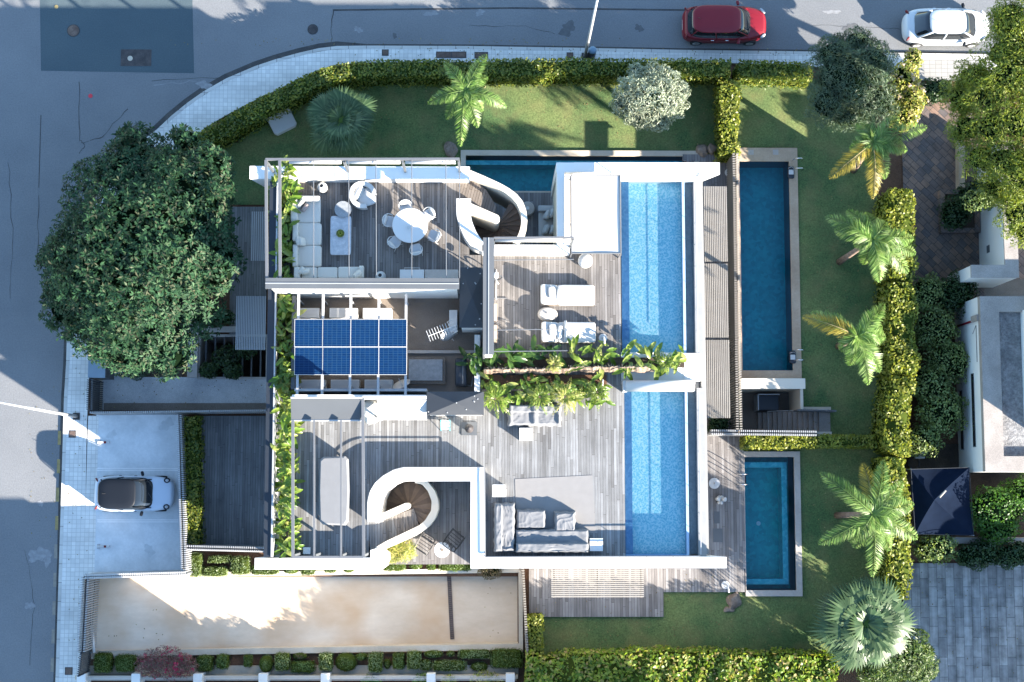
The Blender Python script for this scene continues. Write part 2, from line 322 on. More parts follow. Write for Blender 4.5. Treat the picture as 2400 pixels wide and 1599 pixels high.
M['grass'] = mottled('grass', (0.050, 0.100, 0.036), (0.122, 0.158, 0.056), 0.30, 13, 0.95, 0.35, c3=(0.22, 0.17, 0.08), s3=0.9, f3=0.40, k=1.3, bd=0.05)
M['wall'] = flat('wall', (0.68, 0.67, 0.645), 0.8, var=0.03, vs_=0.9)
M['cream'] = flat('cream', (0.60, 0.545, 0.455), 0.8, var=0.03, vs_=0.9)
M['beige'] = mottled('beige', (0.42, 0.36, 0.285), (0.50, 0.44, 0.355), 0.6, 8, 0.85, 0.15, k=0.2)
M['sandstone'] = mottled('sandstone', (0.34, 0.25, 0.175), (0.42, 0.33, 0.245), 0.6, 10, 0.85, 0.2, k=0.3)
M['greystone'] = mottled('greystone', (0.33, 0.30, 0.275), (0.40, 0.37, 0.34), 0.6, 10, 0.8, 0.15, k=0.2)
def planks(name, cols, gap, w=0.125, ln=2.6, rot=0.0, rough=0.72, stain=0.3, ss=0.6, gw=0.09):
    """boards of width w running along Y (rot turns them): each board length has its own tone"""
    m, nt, b_ = _m(name); N = nt.nodes; L = nt.links; b_.inputs['Roughness'].default_value = rough; b_.inputs['Specular IOR Level'].default_value = 0.35
    def mt(op, a, c=None, d=None):
        n = N.new('ShaderNodeMath'); n.operation = op
        for i_, v in enumerate((a, c, d)):
            if v is None: continue
            if isinstance(v, (int, float)): n.inputs[i_].default_value = v
            else: L.new(v, n.inputs[i_])
        return n.outputs[0]
    g = N.new('ShaderNodeNewGeometry'); mp = N.new('ShaderNodeMapping'); mp.inputs['Rotation'].default_value = (0, 0, rot); L.new(g.outputs['Position'], mp.inputs[0])
    sp = N.new('ShaderNodeSeparateXYZ'); L.new(mp.outputs[0], sp.inputs[0])
    u = mt('DIVIDE', sp.outputs[0], w); iu = mt('FLOOR', u); fu = mt('FRACT', u)
    w1 = N.new('ShaderNodeTexWhiteNoise'); w1.noise_dimensions = '1D'; L.new(iu, w1.inputs['W'])
    v = mt('ADD', mt('DIVIDE', sp.outputs[1], ln), mt('MULTIPLY', w1.outputs['Value'], 7.3)); iv = mt('FLOOR', v); fv = mt('FRACT', v)
    cb = N.new('ShaderNodeCombineXYZ'); L.new(iu, cb.inputs[0]); L.new(iv, cb.inputs[1]); w2 = N.new('ShaderNodeTexWhiteNoise'); w2.noise_dimensions = '2D'; L.new(cb.outputs[0], w2.inputs['Vector'])
    cr = N.new('ShaderNodeValToRGB'); e = cr.color_ramp.elements; e[0].color = rgba(cols[0]); e[1].color = rgba(cols[-1])
    for i_ in range(1, len(cols) - 1): q_ = e.new(i_ / (len(cols) - 1)); q_.color = rgba(cols[i_])
    L.new(w2.outputs['Value'], cr.inputs[0])
    n1 = N.new('ShaderNodeTexNoise'); n1.inputs['Scale'].default_value = ss; n1.inputs['Detail'].default_value = 8; n1.inputs['Roughness'].default_value = 0.65; L.new(g.outputs['Position'], n1.inputs['Vector'])
    m2 = N.new('ShaderNodeMapping'); m2.inputs['Scale'].default_value = (22, 1.1, 1); L.new(mp.outputs[0], m2.inputs[0]); n2 = N.new('ShaderNodeTexNoise'); n2.inputs['Scale'].default_value = 1; n2.inputs['Detail'].default_value = 5; L.new(m2.outputs[0], n2.inputs['Vector'])
    r = N.new('ShaderNodeMapRange'); r.inputs['From Min'].default_value = 0.7; r.inputs['From Max'].default_value = 1.3; r.inputs['To Min'].default_value = 1 - stain; r.inputs['To Max'].default_value = 1 + stain; L.new(mt('ADD', n1.outputs['Fac'], n2.outputs['Fac']), r.inputs['Value'])
    x = N.new('ShaderNodeVectorMath'); x.operation = 'SCALE'; L.new(cr.outputs[0], x.inputs[0]); L.new(r.outputs[0], x.inputs['Scale'])
    ed = mt('ABSOLUTE', mt('SUBTRACT', fu, 0.5)); gp = mt('GREATER_THAN', ed, 0.5 - gw / 2); ge = mt('LESS_THAN', fv, 0.006); gg = mt('MAXIMUM', gp, ge)
    mx = N.new('ShaderNodeMix'); mx.data_type = 'RGBA'; L.new(gg, mx.inputs['Factor']); L.new(x.outputs[0], mx.inputs['A']); mx.inputs['B'].default_value = rgba(gap); L.new(mx.outputs['Result'], b_.inputs['Base Color'])
    bp = N.new('ShaderNodeBump'); bp.inputs['Strength'].default_value = 0.5; bp.inputs['Distance'].default_value = 0.01; L.new(mt('SUBTRACT', 1.0, gg), bp.inputs['Height']); L.new(bp.outputs[0], b_.inputs['Normal'])
    return m
M['deck'] = planks('deck', [(0.105, 0.096, 0.09), (0.135, 0.124, 0.117), (0.158, 0.147, 0.139), (0.195, 0.183, 0.175)], (0.045, 0.039, 0.035), gw=0.11)
M['deckpale'] = planks('deckpale', [(0.115, 0.113, 0.112), (0.15, 0.15, 0.15), (0.175, 0.176, 0.177), (0.22, 0.222, 0.225)], (0.06, 0.056, 0.053), gw=0.10)
M['deckdark'] = planks('deckdark', [(0.105, 0.108, 0.112), (0.13, 0.134, 0.139), (0.155, 0.159, 0.164)], (0.05, 0.052, 0.055), gw=0.10)
M['decklow'] = planks('decklow', [(0.13, 0.12, 0.118), (0.165, 0.155, 0.152), (0.19, 0.18, 0.177), (0.24, 0.23, 0.228)], (0.06, 0.055, 0.053), w=.14, gw=0.09)
M['tread'] = flat('tread', (0.14, 0.098, 0.068), 0.65, var=0.15, vs_=4)
M['tread2'] = flat('tread2', (0.095, 0.066, 0.047), 0.65, var=0.15, vs_=4)
M['slat'] = flat('slat', (0.225, 0.21, 0.192), 0.8, var=0.12, vs_=1.5)
M['slatgrey'] = flat('slatgrey', (0.40, 0.42, 0.44), 0.6, var=0.05, vs_=1.5)
M['slatbrown'] = flat('slatbrown', (0.17, 0.14, 0.115), 0.75, var=0.05)
M['steel'] = flat('steel', (0.13, 0.135, 0.145), 0.5, 0.2, var=0.05)
M['zinc'] = flat('zinc', (0.095, 0.103, 0.112), 0.65, 0.1, var=0.08, vs_=1.0)
M['darksteel'] = flat('darksteel', (0.02, 0.026, 0.036), 0.5, 0.2)
M['galv'] = flat('galv', (0.36, 0.37, 0.385), 0.5, 0.2, var=0.05)
M['chrome'] = flat('chrome', (0.75, 0.75, 0.75), 0.15, 0.95, var=0.0)
M['awning'] = flat('awning', (0.05, 0.055, 0.063), 0.95, spec=0.1, var=0.08, vs_=1.4)
M['awninglight'] = flat('awninglight', (0.085, 0.092, 0.10), 0.85, spec=0.2, var=0.04, vs_=1.0)
M['canvas'] = flat('canvas', (0.46, 0.455, 0.44), 0.9, var=0.02)
M['greycanvas'] = flat('greycanvas', (0.44, 0.445, 0.455), 0.9, var=0.03, bump=0.15, bs=5)
M['covercloth'] = flat('covercloth', (0.165, 0.168, 0.175), 0.92, var=0.06, vs_=2.0, bump=0.15, bs=5)
M['ledgestone'] = flat('ledgestone', (0.25, 0.25, 0.25), 0.8, var=0.10, vs_=1.5)
M['linen'] = flat('linen', (0.56, 0.52, 0.46), 0.9, var=0.02, bump=0.1)
M['pink'] = flat('pink', (0.30, 0.235, 0.21), 0.9)
M['rugm'] = flat('rugm', (0.205, 0.198, 0.193), 0.95, var=0.05, bump=0.2)
M['whiteplastic'] = flat('whiteplastic', (0.58, 0.58, 0.575), 0.5, var=0.01)
M['whitemetal'] = flat('whitemetal', (0.48, 0.48, 0.475), 0.5, var=0.03)
M['marble'] = mottled('marble', (0.36, 0.38, 0.41), (0.48, 0.49, 0.51), 6, 20, 0.5, 0.0, k=0.3)
M['greytop'] = mottled('greytop', (0.21, 0.225, 0.24), (0.28, 0.295, 0.31), 5, 30, 0.7, 0.0, k=0.3)
M['black'] = flat('black', (0.02, 0.02, 0.022), 0.5, var=0.0)
M['rubber'] = flat('rubber', (0.022, 0.022, 0.024), 0.8, var=0.0)
M['glassdark'] = flat('glassdark', (0.012, 0.016, 0.02), 0.06, 0.0, 0.9, var=0.0)
M['glasspanel'] = glass('glasspanel', (0.75, 0.86, 0.9), 0.22)
M['redpaint'] = flat('redpaint', (0.15, 0.004, 0.011), 0.42, 0.0, 0.35, var=0.02, coat=0.2)
M['whitepaint'] = flat('whitepaint', (0.50, 0.53, 0.56), 0.4, 0.0, 0.4, var=0.0, coat=0.3)
M['silverpaint'] = flat('silverpaint', (0.44, 0.50, 0.58), 0.4, 0.0, 0.4, var=0.0, coat=0.3)
M['blackpaint'] = flat('blackpaint', (0.010, 0.013, 0.019), 0.5, 0.0, 0.12, var=0.0, coat=0.0)
M['lamp'] = flat('lamp', (0.75, 0.78, 0.8), 0.15, 0.3, var=0.0)
M['redlamp'] = flat('redlamp', (0.14, 0.006, 0.006), 0.3, var=0.0)
M['tyre'] = M['rubber']
M['rock'] = mottled('rock', (0.17, 0.12, 0.09), (0.26, 0.205, 0.165), 2.5, 9, 0.95, 0.8, k=0.7)
M['bark'] = mottled('bark', (0.07, 0.055, 0.042), (0.12, 0.095, 0.075), 3, 14, 0.95, 0.8)
M['palmbark'] = mottled('palmbark', (0.16, 0.11, 0.085), (0.23, 0.17, 0.13), 3, 14, 0.95, 0.8)
M['yellow'] = flat('yellow', (0.26, 0.20, 0.085), 0.85, var=0.25, vs_=6)
M['white_line'] = flat('white_line', (0.80, 0.80, 0.80), 0.8, var=0.08, vs_=5)
M['terracotta'] = bricks('terracotta', (0.21, 0.135, 0.10), (0.095, 0.082, 0.082), (0.045, 0.042, 0.04), 0.44, 0.30, 0.012, PI / 4, 0.8, offset=0.25, stain=0.5, ss=1.2)
M['slabs'] = bricks('slabs', (0.19, 0.19, 0.19), (0.32, 0.315, 0.305), (0.12, 0.122, 0.123), 0.95, 0.42, 0.014, PI / 2, 0.9, offset=0.43, stain=0.7, ss=1.7, grain=2)
M['terrafloor'] = bricks('terrafloor', (0.48, 0.27, 0.19), (0.40, 0.22, 0.15), (0.30, 0.2, 0.16), 0.5, 0.5, 0.02, 0, 0.75, offset=0.0)
M['rolledreed'] = mottled('rolledreed', (0.15, 0.11, 0.082), (0.24, 0.185, 0.145), 2, 26, 0.95, 1.0, k=1.0)
M['mos_big'] = mosaic('mos_big', (0.001, 0.23, 0.28), (0.002, 0.28, 0.33), (0.006, 0.33, 0.38), 6)
M['mos_teal'] = mosaic('mos_teal', (0.001, 0.26, 0.27), (0.002, 0.32, 0.33), (0.006, 0.38, 0.38), 6)
M['mos_ledge'] = mosaic('mos_ledge', (0.05, 0.40, 0.46), (0.08, 0.50, 0.55), (0.16, 0.60, 0.63), 6)
M['mos_dark'] = mosaic('mos_dark', (0.001, 0.03, 0.06), (0.002, 0.045, 0.085), (0.004, 0.06, 0.10), 6)
M['mos_roof'] = caustic('mos_roof', (0.22, 0.54, 0.62), (0.30, 0.64, 0.69), (0.62, 0.80, 0.80), 12)  # roof pool floor: rippled sunlight is part of the tile colour
M['mos_roofedge'] = mosaic('mos_roofedge', (0.08, 0.20, 0.36), (0.10, 0.24, 0.41), (0.14, 0.28, 0.45), 9)
M['water'] = water('water', (0.62, 0.86, 0.93), 1.2, 0.12)
M['waterroof'] = water('waterroof', (0.86, 0.95, 0.98), 2.2, 0.12, 0.8)

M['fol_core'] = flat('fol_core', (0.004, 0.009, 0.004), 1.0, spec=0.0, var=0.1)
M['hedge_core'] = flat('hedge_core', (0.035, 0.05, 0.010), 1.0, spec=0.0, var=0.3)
M['l_hedge'] = leafmat('l_hedge', [(0.16, 0.21, 0.022), (0.22, 0.26, 0.03), (0.28, 0.31, 0.04), (0.36, 0.35, 0.06)])
M['l_hedge_n'] = leafmat('l_hedge_n', [(0.055, 0.10, 0.018), (0.10, 0.16, 0.022), (0.18, 0.22, 0.03), (0.32, 0.31, 0.05)])
M['l_box'] = leafmat('l_box', [(0.06, 0.12, 0.03), (0.10, 0.17, 0.04), (0.15, 0.22, 0.06)], 0.4, 0.25)
M['l_boxpale'] = leafmat('l_boxpale', [(0.13, 0.19, 0.07), (0.18, 0.25, 0.10), (0.24, 0.30, 0.14)], 0.4, 0.25)
M['l_boxbrown'] = leafmat('l_boxbrown', [(0.14, 0.10, 0.05), (0.18, 0.14, 0.08), (0.12, 0.12, 0.05)], 0.5, 0.25)
M['l_ficus'] = leafmat('l_ficus', [(0.010, 0.040, 0.018), (0.018, 0.060, 0.026), (0.028, 0.082, 0.033), (0.042, 0.105, 0.042), (0.10, 0.10, 0.06)], 0.6, 0.10, spec=0.2)
M['l_olive'] = leafmat('l_olive', [(0.20, 0.25, 0.16), (0.32, 0.37, 0.26), (0.46, 0.51, 0.38), (0.56, 0.60, 0.46)], 0.5, 0.25, (1.1, 1.15, 0.9))
M['l_bluegreen'] = leafmat('l_bluegreen', [(0.055, 0.095, 0.06), (0.085, 0.135, 0.08), (0.125, 0.18, 0.10)], 0.5, 0.25)
M['l_pine'] = leafmat('l_pine', [(0.09, 0.15, 0.02), (0.16, 0.22, 0.03), (0.25, 0.30, 0.045), (0.34, 0.38, 0.06)], 0.5, 0.4)
M['l_yellow'] = leafmat('l_yellow', [(0.12, 0.20, 0.03), (0.26, 0.32, 0.06), (0.48, 0.46, 0.12), (0.66, 0.58, 0.26)], 0.5, 0.35)
M['l_green'] = leafmat('l_green', [(0.04, 0.11, 0.02), (0.07, 0.18, 0.025), (0.12, 0.26, 0.035)], 0.45, 0.35)
M['l_shrub'] = leafmat('l_shrub', [(0.10, 0.17, 0.05), (0.17, 0.25, 0.08), (0.27, 0.34, 0.12), (0.36, 0.43, 0.18)], 0.5, 0.35)
M['l_dark'] = leafmat('l_dark', [(0.015, 0.045, 0.014), (0.03, 0.075, 0.022), (0.05, 0.10, 0.03)], 0.5, 0.2)
M['l_palm'] = leafmat('l_palm', [(0.07, 0.15, 0.025), (0.12, 0.24, 0.04), (0.24, 0.38, 0.09), (0.36, 0.46, 0.16)], 0.4, 0.3)
M['l_palmyellow'] = leafmat('l_palmyellow', [(0.24, 0.21, 0.03), (0.36, 0.29, 0.04), (0.46, 0.38, 0.06)], 0.4, 0.3)
M['l_fan'] = leafmat('l_fan', [(0.045, 0.095, 0.035), (0.08, 0.145, 0.055), (0.13, 0.20, 0.085)], 0.45, 0.25)
M['l_banana'] = leafmat('l_banana', [(0.08, 0.17, 0.02), (0.16, 0.27, 0.03), (0.27, 0.36, 0.06), (0.42, 0.45, 0.14)], 0.35, 0.35)
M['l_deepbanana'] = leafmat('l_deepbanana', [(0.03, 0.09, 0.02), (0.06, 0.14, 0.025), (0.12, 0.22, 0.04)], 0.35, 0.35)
M['l_thuja'] = leafmat('l_thuja', [(0.04, 0.09, 0.02), (0.08, 0.14, 0.03), (0.16, 0.22, 0.05)], 0.5, 0.3)
M['l_boug'] = leafmat('l_boug', [(0.17, 0.12, 0.11), (0.26, 0.20, 0.17), (0.16, 0.15, 0.10), (0.38, 0.06, 0.12), (0.36, 0.29, 0.23)], 0.6, 0.3, (1.1, 1.1, 1.0))
M['l_magenta'] = leafmat('l_magenta', [(0.42, 0.01, 0.09), (0.55, 0.02, 0.16), (0.62, 0.05, 0.12)], 0.5, 0.4, (1.3, 0.6, 0.9))
M['l_white'] = leafmat('l_white', [(0.7, 0.5, 0.5), (0.75, 0.68, 0.6)], 0.5, 0.3)
M['l_hedgebig'] = leafmat('l_hedgebig', [(0.09, 0.18, 0.015), (0.15, 0.25, 0.02), (0.22, 0.32, 0.03), (0.34, 0.40, 0.05), (0.44, 0.32, 0.14)])

# ================================================================ the setting
def cells(rects, holes, z, name, mat, thick=0):
    xs = sorted({r[0] for r in rects + holes} | {r[2] for r in rects + holes}); ys = sorted({r[1] for r in rects + holes} | {r[3] for r in rects + holes})
    mb = MB(); idx = {}
    def vid(i, j):
        if (i, j) not in idx: idx[(i, j)] = len(mb.v); mb.v.append((xs[i], ys[j], z))
        return idx[(i, j)]
    for i in range(len(xs) - 1):
        for j in range(len(ys) - 1):
            cx, cy = (xs[i] + xs[i + 1]) / 2, (ys[j] + ys[j + 1]) / 2; ins = lambda r: r[0] < cx < r[2] and r[1] < cy < r[3]
            if any(ins(r) for r in rects) and not any(ins(h) for h in holes): mb.f.append((vid(i, j), vid(i + 1, j), vid(i + 1, j + 1), vid(i, j + 1)))
    return mb.build(name, mat)
BIG = R(1735, 377, 1855, 870, 0.1); LAP = R(1090, 364, 1628, 450, 0.1); SMALL = R(1745, 1070, 1865, 1385, 0.1)
PITA = R(1738, 912, 1873, 1012, 0); PITB = R(1873, 962, 1946, 1012, 0); WELL = R(470, 790, 624, 884, 0); RAMP = R(210, 1352, 1214, 1532, 0)
holes = [BIG, LAP, SMALL, PITA, PITB, WELL, RAMP]
struct(cells([(-400, -400, 400, 400)], holes, -0.03, 'ground', M['soil']))
lawn = [R(480, 335, 700, 480, 0.02), R(560, 250, 760, 335, 0.02), R(690, 185, 1680, 400, 0.02), R(1680, 185, 2060, 1080, 0.02), R(1800, 1000, 2110, 1540, 0.02), R(1240, 1380, 2060, 1540, 0.02)]
struct(cells(lawn, holes, 0.02, 'lawn', M['grass']))

def poly(pts, z, name, mat, z1=None, kind='structure'):
    v = [P(x, y, z if z1 is None else z1) for x, y in pts]; mb = MB()
    if z1 is None: mb.add([tuple(p) for p in v], [tuple(range(len(v)))])
    else: mb.prism([(p.x, p.y) for p in v], z, z1)
    o = mb.build(name, mat)
    if kind: o['kind'] = kind
    return o
KERB = [(127, 1640), (130, 1590), (138, 1330), (146, 1066), (150, 930), (155, 850), (157, 775), (162, 690), (178, 590), (208, 495), (252, 410), (310, 348), (367, 304), (401, 272), (439, 241), (476, 215), (530, 184), (598, 155), (646, 139), (700, 124), (748, 113), (790, 108), (860, 107), (1092, 108), (1344, 112), (1600, 117), (1840, 120), (2093, 124), (2300, 127), (2520, 130)]
# road: one big L-shaped sheet outside the kerb
rv = [P(x, y, 0) for x, y in KERB]; k = len(rv); tc = 14; mb = MB()
for i in range(k - 1):
    p, q = rv[i], rv[i + 1]
    if i < tc: mb.add([(p.x, p.y, 0), (q.x, q.y, 0), (-160, q.y, 0), (-160, p.y, 0)], [(0, 1, 2, 3)])
    else: mb.add([(p.x, p.y, 0), (q.x, q.y, 0), (q.x, 160, 0), (p.x, 160, 0)], [(0, 1, 2, 3)])
p = rv[tc]; mb.add([(p.x, p.y, 0), (p.x, 160, 0), (-160, 160, 0), (-160, p.y, 0)], [(0, 1, 2, 3)])
p = rv[0]; mb.add([(p.x, p.y, 0), (-160, p.y, 0), (-160, -160, 0), (p.x, -160, 0)], [(0, 1, 2, 3)])
p = rv[-1]; mb.add([(p.x, p.y, 0), (160, p.y, 0), (160, 160, 0), (p.x, 160, 0)], [(0, 1, 2, 3)])
struct(mb.build('road', M['asphalt']))
def offset_px(pts, d, z):
    """offset a px polyline to its right side by d metres, returned in world xy"""
    w = [P(x, y, z) for x, y in pts]; out = []
    for i, p in enumerate(w):
        t = (w[min(i + 1, len(w) - 1)] - w[max(i - 1, 0)]); t.z = 0; t.normalize(); out.append((p.x + t.y * d, p.y - t.x * d))
    return out
kz = 0.13
k0 = offset_px(KERB, 0.0, kz); k1 = offset_px(KERB, 0.16, kz); g0 = [tuple(np.array(p) * 1.0) for p in offset_px(KERB, -0.10, 0.005)[:3]] + offset_px(KERB, -0.14, 0.005)[3:8] + offset_px(KERB, -0.24, 0.005)[8:22] + offset_px(KERB, -0.08, 0.005)[22:]
g1 = offset_px(KERB, 0.02, 0.005)
struct(MB().band(k0, k1, [0.0] * k, [kz] * k).build('kerb', M['kerb']))
struct(MB().band(g0, g1, [0.0] * k, [0.006] * k).build('gutter_strip', M['gutter']))
INNER = [(186, 1640), (190, 1560), (198, 1355), (203, 1000), (210, 840), (216, 775), (226, 700), (245, 600), (282, 515), (330, 440), (390, 375), (440, 330), (466, 312), (498, 288), (544, 262), (590, 238), (646, 212), (700, 186), (748, 164), (775, 154), (800, 150), (860, 146), (1092, 146), (1344, 146), (1600, 146), (1840, 150), (2093, 170), (2300, 185), (2520, 190)]
ci = len(INNER); w_in = [(P(x, y, kz).x, P(x, y, kz).y) for x, y in INNER]
# sidewalk: paved band between kerb and gardens, resampled to equal counts
def resample(pts, n):
    p = np.array(pts); d = np.r_[0, np.cumsum(np.linalg.norm(np.diff(p, axis=0), axis=1))]; t = np.linspace(0, d[-1], n)
    return [(float(np.interp(a, d, p[:, 0])), float(np.interp(a, d, p[:, 1]))) for a in t]
a = resample(k1, 90); b = resample(w_in, 90)
struct(MB().band(a, b, 0.0, kz - 0.005).build('sidewalk', M['paver']))
o = poly([(2140, 140), (2300, 140), (2300, 190), (2140, 188)], 0.0, 'sidewalk_crossing', M['paver_light'], kz + 0.005)
struct(MB().box(*R(203, 975, 228, 1345, 0)[:2], 0.0, *R(203, 975, 228, 1345, 0)[2:], kz + 0.004).build('paver_strip', M['paver']))
# patches and seams in the road
def sheet(x0, y0, x1, y1, z, name, mat, jig=0.0):
    return poly([(x0, y0), (x1, y0 + jig), (x1 - jig, y1), (x0 + jig, y1 - jig)], z, name, mat)
struct(poly([(93, -40), (450, -40), (455, 172), (96, 166)], 0.004, 'asphalt_patch', M['asphalt_new']))
struct(poly([(780, 22), (1200, 17), (1620, 22), (1620, 26), (1200, 21), (780, 26)], 0.004, 'road_seam', M['gutter']))
struct(poly([(95, 270), (97, 270), (92, 440), (90, 440)], 0.004, 'road_seam', M['gutter']))
def crack(pts, w=.018, mat='gutter', z=0.0045, name='road_crack'):
    q = [P(x, y, z) for x, y in pts]; fine = []
    for i_ in range(len(q) - 1):
        for k_ in range(7): t_ = k_ / 7; p_ = q[i_].lerp(q[i_ + 1], t_); fine.append((p_.x + rnd.uniform(-.05, .05), p_.y + rnd.uniform(-.05, .05)))
    fine.append((q[-1].x, q[-1].y)); m_ = MB(); L_, R_ = [], []
    for i_, p_ in enumerate(fine):
        a_ = fine[max(i_ - 1, 0)]; b_ = fine[min(i_ + 1, len(fine) - 1)]; d_ = math.hypot(b_[0] - a_[0], b_[1] - a_[1]) or 1; nx, ny = -(b_[1] - a_[1]) / d_, (b_[0] - a_[0]) / d_; ww = w * rnd.uniform(.3, 1.3)
        m_.v += [(p_[0] + nx * ww, p_[1] + ny * ww, z), (p_[0] - nx * ww, p_[1] - ny * ww, z)]
    for i_ in range(len(fine) - 1): m_.f.append((2 * i_, 2 * i_ + 1, 2 * i_ + 3, 2 * i_ + 2))
    struct(m_.build(name, M[mat]))
M['baystain'] = flat('baystain', (0.46, 0.49, 0.51), 0.9, var=.1, vs_=5); M['stain'] = flat('stain', (0.09, 0.094, 0.10), 0.9, var=.2, vs_=6); M['palestain'] = flat('palestain', (0.21, 0.215, 0.225), 0.9, var=.2, vs_=6)
BZ = [0]
def blot(x, y, r, mat='stain', z=.0042, sx=1.0, name='road_stain'):
    BZ[0] += 1; z += .0006 * (BZ[0] % 9)
    c_ = P(x, y, z); n_ = 22; ph = [rnd.uniform(0, 6) for _ in range(3)]; m_ = MB()
    m_.v = [(c_.x + sx * r * (1 + .3 * math.sin(2 * t + ph[0]) + .2 * math.sin(5 * t + ph[1]) + .12 * math.sin(9 * t + ph[2])) * math.cos(t), c_.y + r * (1 + .3 * math.sin(2 * t + ph[0]) + .2 * math.sin(5 * t + ph[1])) * math.sin(t), z) for t in [6.2832 * i_ / n_ for i_ in range(n_)]]; m_.f = [tuple(range(n_))]; struct(m_.build(name, M[mat]))
crack([(186, 190), (188, 330), (200, 340), (185, 360)]); crack([(355, 190), (560, 180), (700, 120)], .012); crack([(300, 255), (240, 320), (190, 335)], .02); crack([(460, 190), (360, 200)], .02, 'palestain'); crack([(780, 24), (776, 100)], .02); crack([(90, 460), (88, 620)], .015); crack([(20, 380), (30, 560), (24, 700)], .014); crack([(1100, 60), (1230, 62), (1300, 80)], .012); crack([(1900, 60), (2060, 64), (2110, 70)], .012); crack([(60, 1290), (80, 1420), (70, 1560)], .012)
for x, y, r, mt, sx in ((1498, 66, .22, 'stain', .8), (1330, 68, .35, 'stain', 1.1), (925, 84, .12, 'stain', 1), (2130, 150, .2, 'stain', 1), (1992, 66, .26, 'stain', 1.2), (90, 1300, .4, 'palestain', 1), (112, 1310, .3, 'palestain', .7), (70, 1420, .2, 'palestain', 1), (1010, 32, .15, 'palestain', 2), (1125, 30, .15, 'palestain', 1.5), (1950, 28, .12, 'palestain', 3), (95, 1180, .18, 'palestain', .6), (840, 70, .16, 'palestain', 1.2), (480, 200, .22, 'palestain', 1.6)): blot(x, y, r, mt, sx=sx)
for x, y, r, mt in ((1140, 1400, .3, 'stain2'), (950, 1440, .16, 'stain2'), (700, 1480, .5, 'stain3'), (870, 1500, .35, 'stain3'), (1180, 1490, .4, 'stain3')):
    if mt not in M: M[mt] = flat(mt, (0.40, 0.33, 0.26) if mt == 'stain2' else (0.47, 0.33, 0.20), 0.9, var=.12, vs_=3)
for x, y, s_ in ((262, 1018, .2), (390, 995, .3), (350, 1290, .25)): blot(x, y, s_, 'baystain', .1345, name='bay_stain')
for x, y, r, nm in ((172, 72, 0.33, 'd'), (733, 69, 0.27, 'r')):
    t = thing('manhole_cover', 'round iron manhole cover in the dark asphalt patch' if nm == 'd' else 'round iron manhole cover with dark ring on the road north of the curved pavement', 'manhole', P(x, y, 0.005), 0)
    MB().lathe([(r, 0), (r, 0.006)], n=28).build('frame', M['gutter'], t, local=True); MB().lathe([(r * 0.85, 0.006), (r * 0.85, 0.012), (r * 0.8, 0.013)], n=28).build('lid', M['rust' if nm == 'd' else 'iron'], t, local=True)
t = thing('utility_hatch', 'dark rectangular road hatch with a pale round lid in the asphalt patch', 'hatch', P(319, 135, 0.005))
q = R(283, 116, 355, 155, 0.01); MB().box(q[0], q[1], 0.004, q[2], q[3], 0.012).build('plate', M['iron'], t)
p = P(305, 137, 0.012); MB().lathe([(0.13, 0), (0.13, 0.008)], tuple(p), 20).build('lid', M['beige'], t)
tag(MB().lathe([(0.11, 0), (0.10, 0.01)], n=16).build('road_marker', flat('redmark', (0.5, 0.03, 0.05), 0.7), local=True, loc=P(212, 225, 0.005)), 'small red painted disc on the road west of the curved pavement', 'marker')
tag(MB().lathe([(0.10, 0), (0.09, 0.01)], n=16).build('road_marker', M['yellow'], local=True, loc=P(132, 16, 0.009)), 'small faded yellow disc in the top of the dark asphalt patch', 'marker')
for i, (x0, y0, x1, y1, lb) in enumerate([(895, 116, 911, 131, 'single small rusty hatch in the north pavement, west of the wide pair of hatches'), (1022, 121, 1058, 136, 'left half of the wide pair of rusty pavement hatches'), (1058, 121, 1093, 136, 'right half of the wide pair of rusty pavement hatches'), (1112, 122, 1144, 137, 'rusty pavement hatch just under the tip of the tall feather palm frond'), (1328, 123, 1344, 137, 'small rusty pavement hatch left of the street lamp foot'), (161, 1009, 178, 1026, 'small rusty hatch in the west pavement beside the parking bays'), (152, 1564, 170, 1582, 'small rusty hatch in the west pavement at the foot of the driveway gate')]):
    q = R(x0, y0, x1, y1, kz); t = thing('pavement_hatch', lb, 'hatch', ((q[0] + q[2]) / 2, (q[1] + q[3]) / 2, kz), 0, 'rusty hatches in the pavement')
    MB().box(q[0], q[1], kz - 0.004, q[2], q[3], kz + 0.006).build('frame', M['iron'], t); MB().box(q[0] + .04, q[1] + .04, kz, q[2] - .04, q[3] - .04, kz + 0.011).build('lid', M['rust'], t)
# yellow kerb dashes
for i in range(9):
    y = 1010 + i * 66.5; xx = 140 - i * 2.1
    struct(poly([(xx - 4, y), (xx + 3, y), (xx + 2.6, y + 33), (xx - 5, y + 33)], 0.008, 'kerb_paint', M['yellow'] if i < 4 else M['rust_pale']))

# parking bays
PK = [(226, 972), (420, 972), (426, 1348), (216, 1348)]
struct(poly(PK, 0.0, 'parking_bay', M['concrete'], 0.13))
for y in (1097, 1101.5, 1218, 1222.5):
    struct(poly([(228, y), (418, y), (418, y + 1.8), (228, y + 1.8)], 0.136, 'bay_line', M['white_line']))
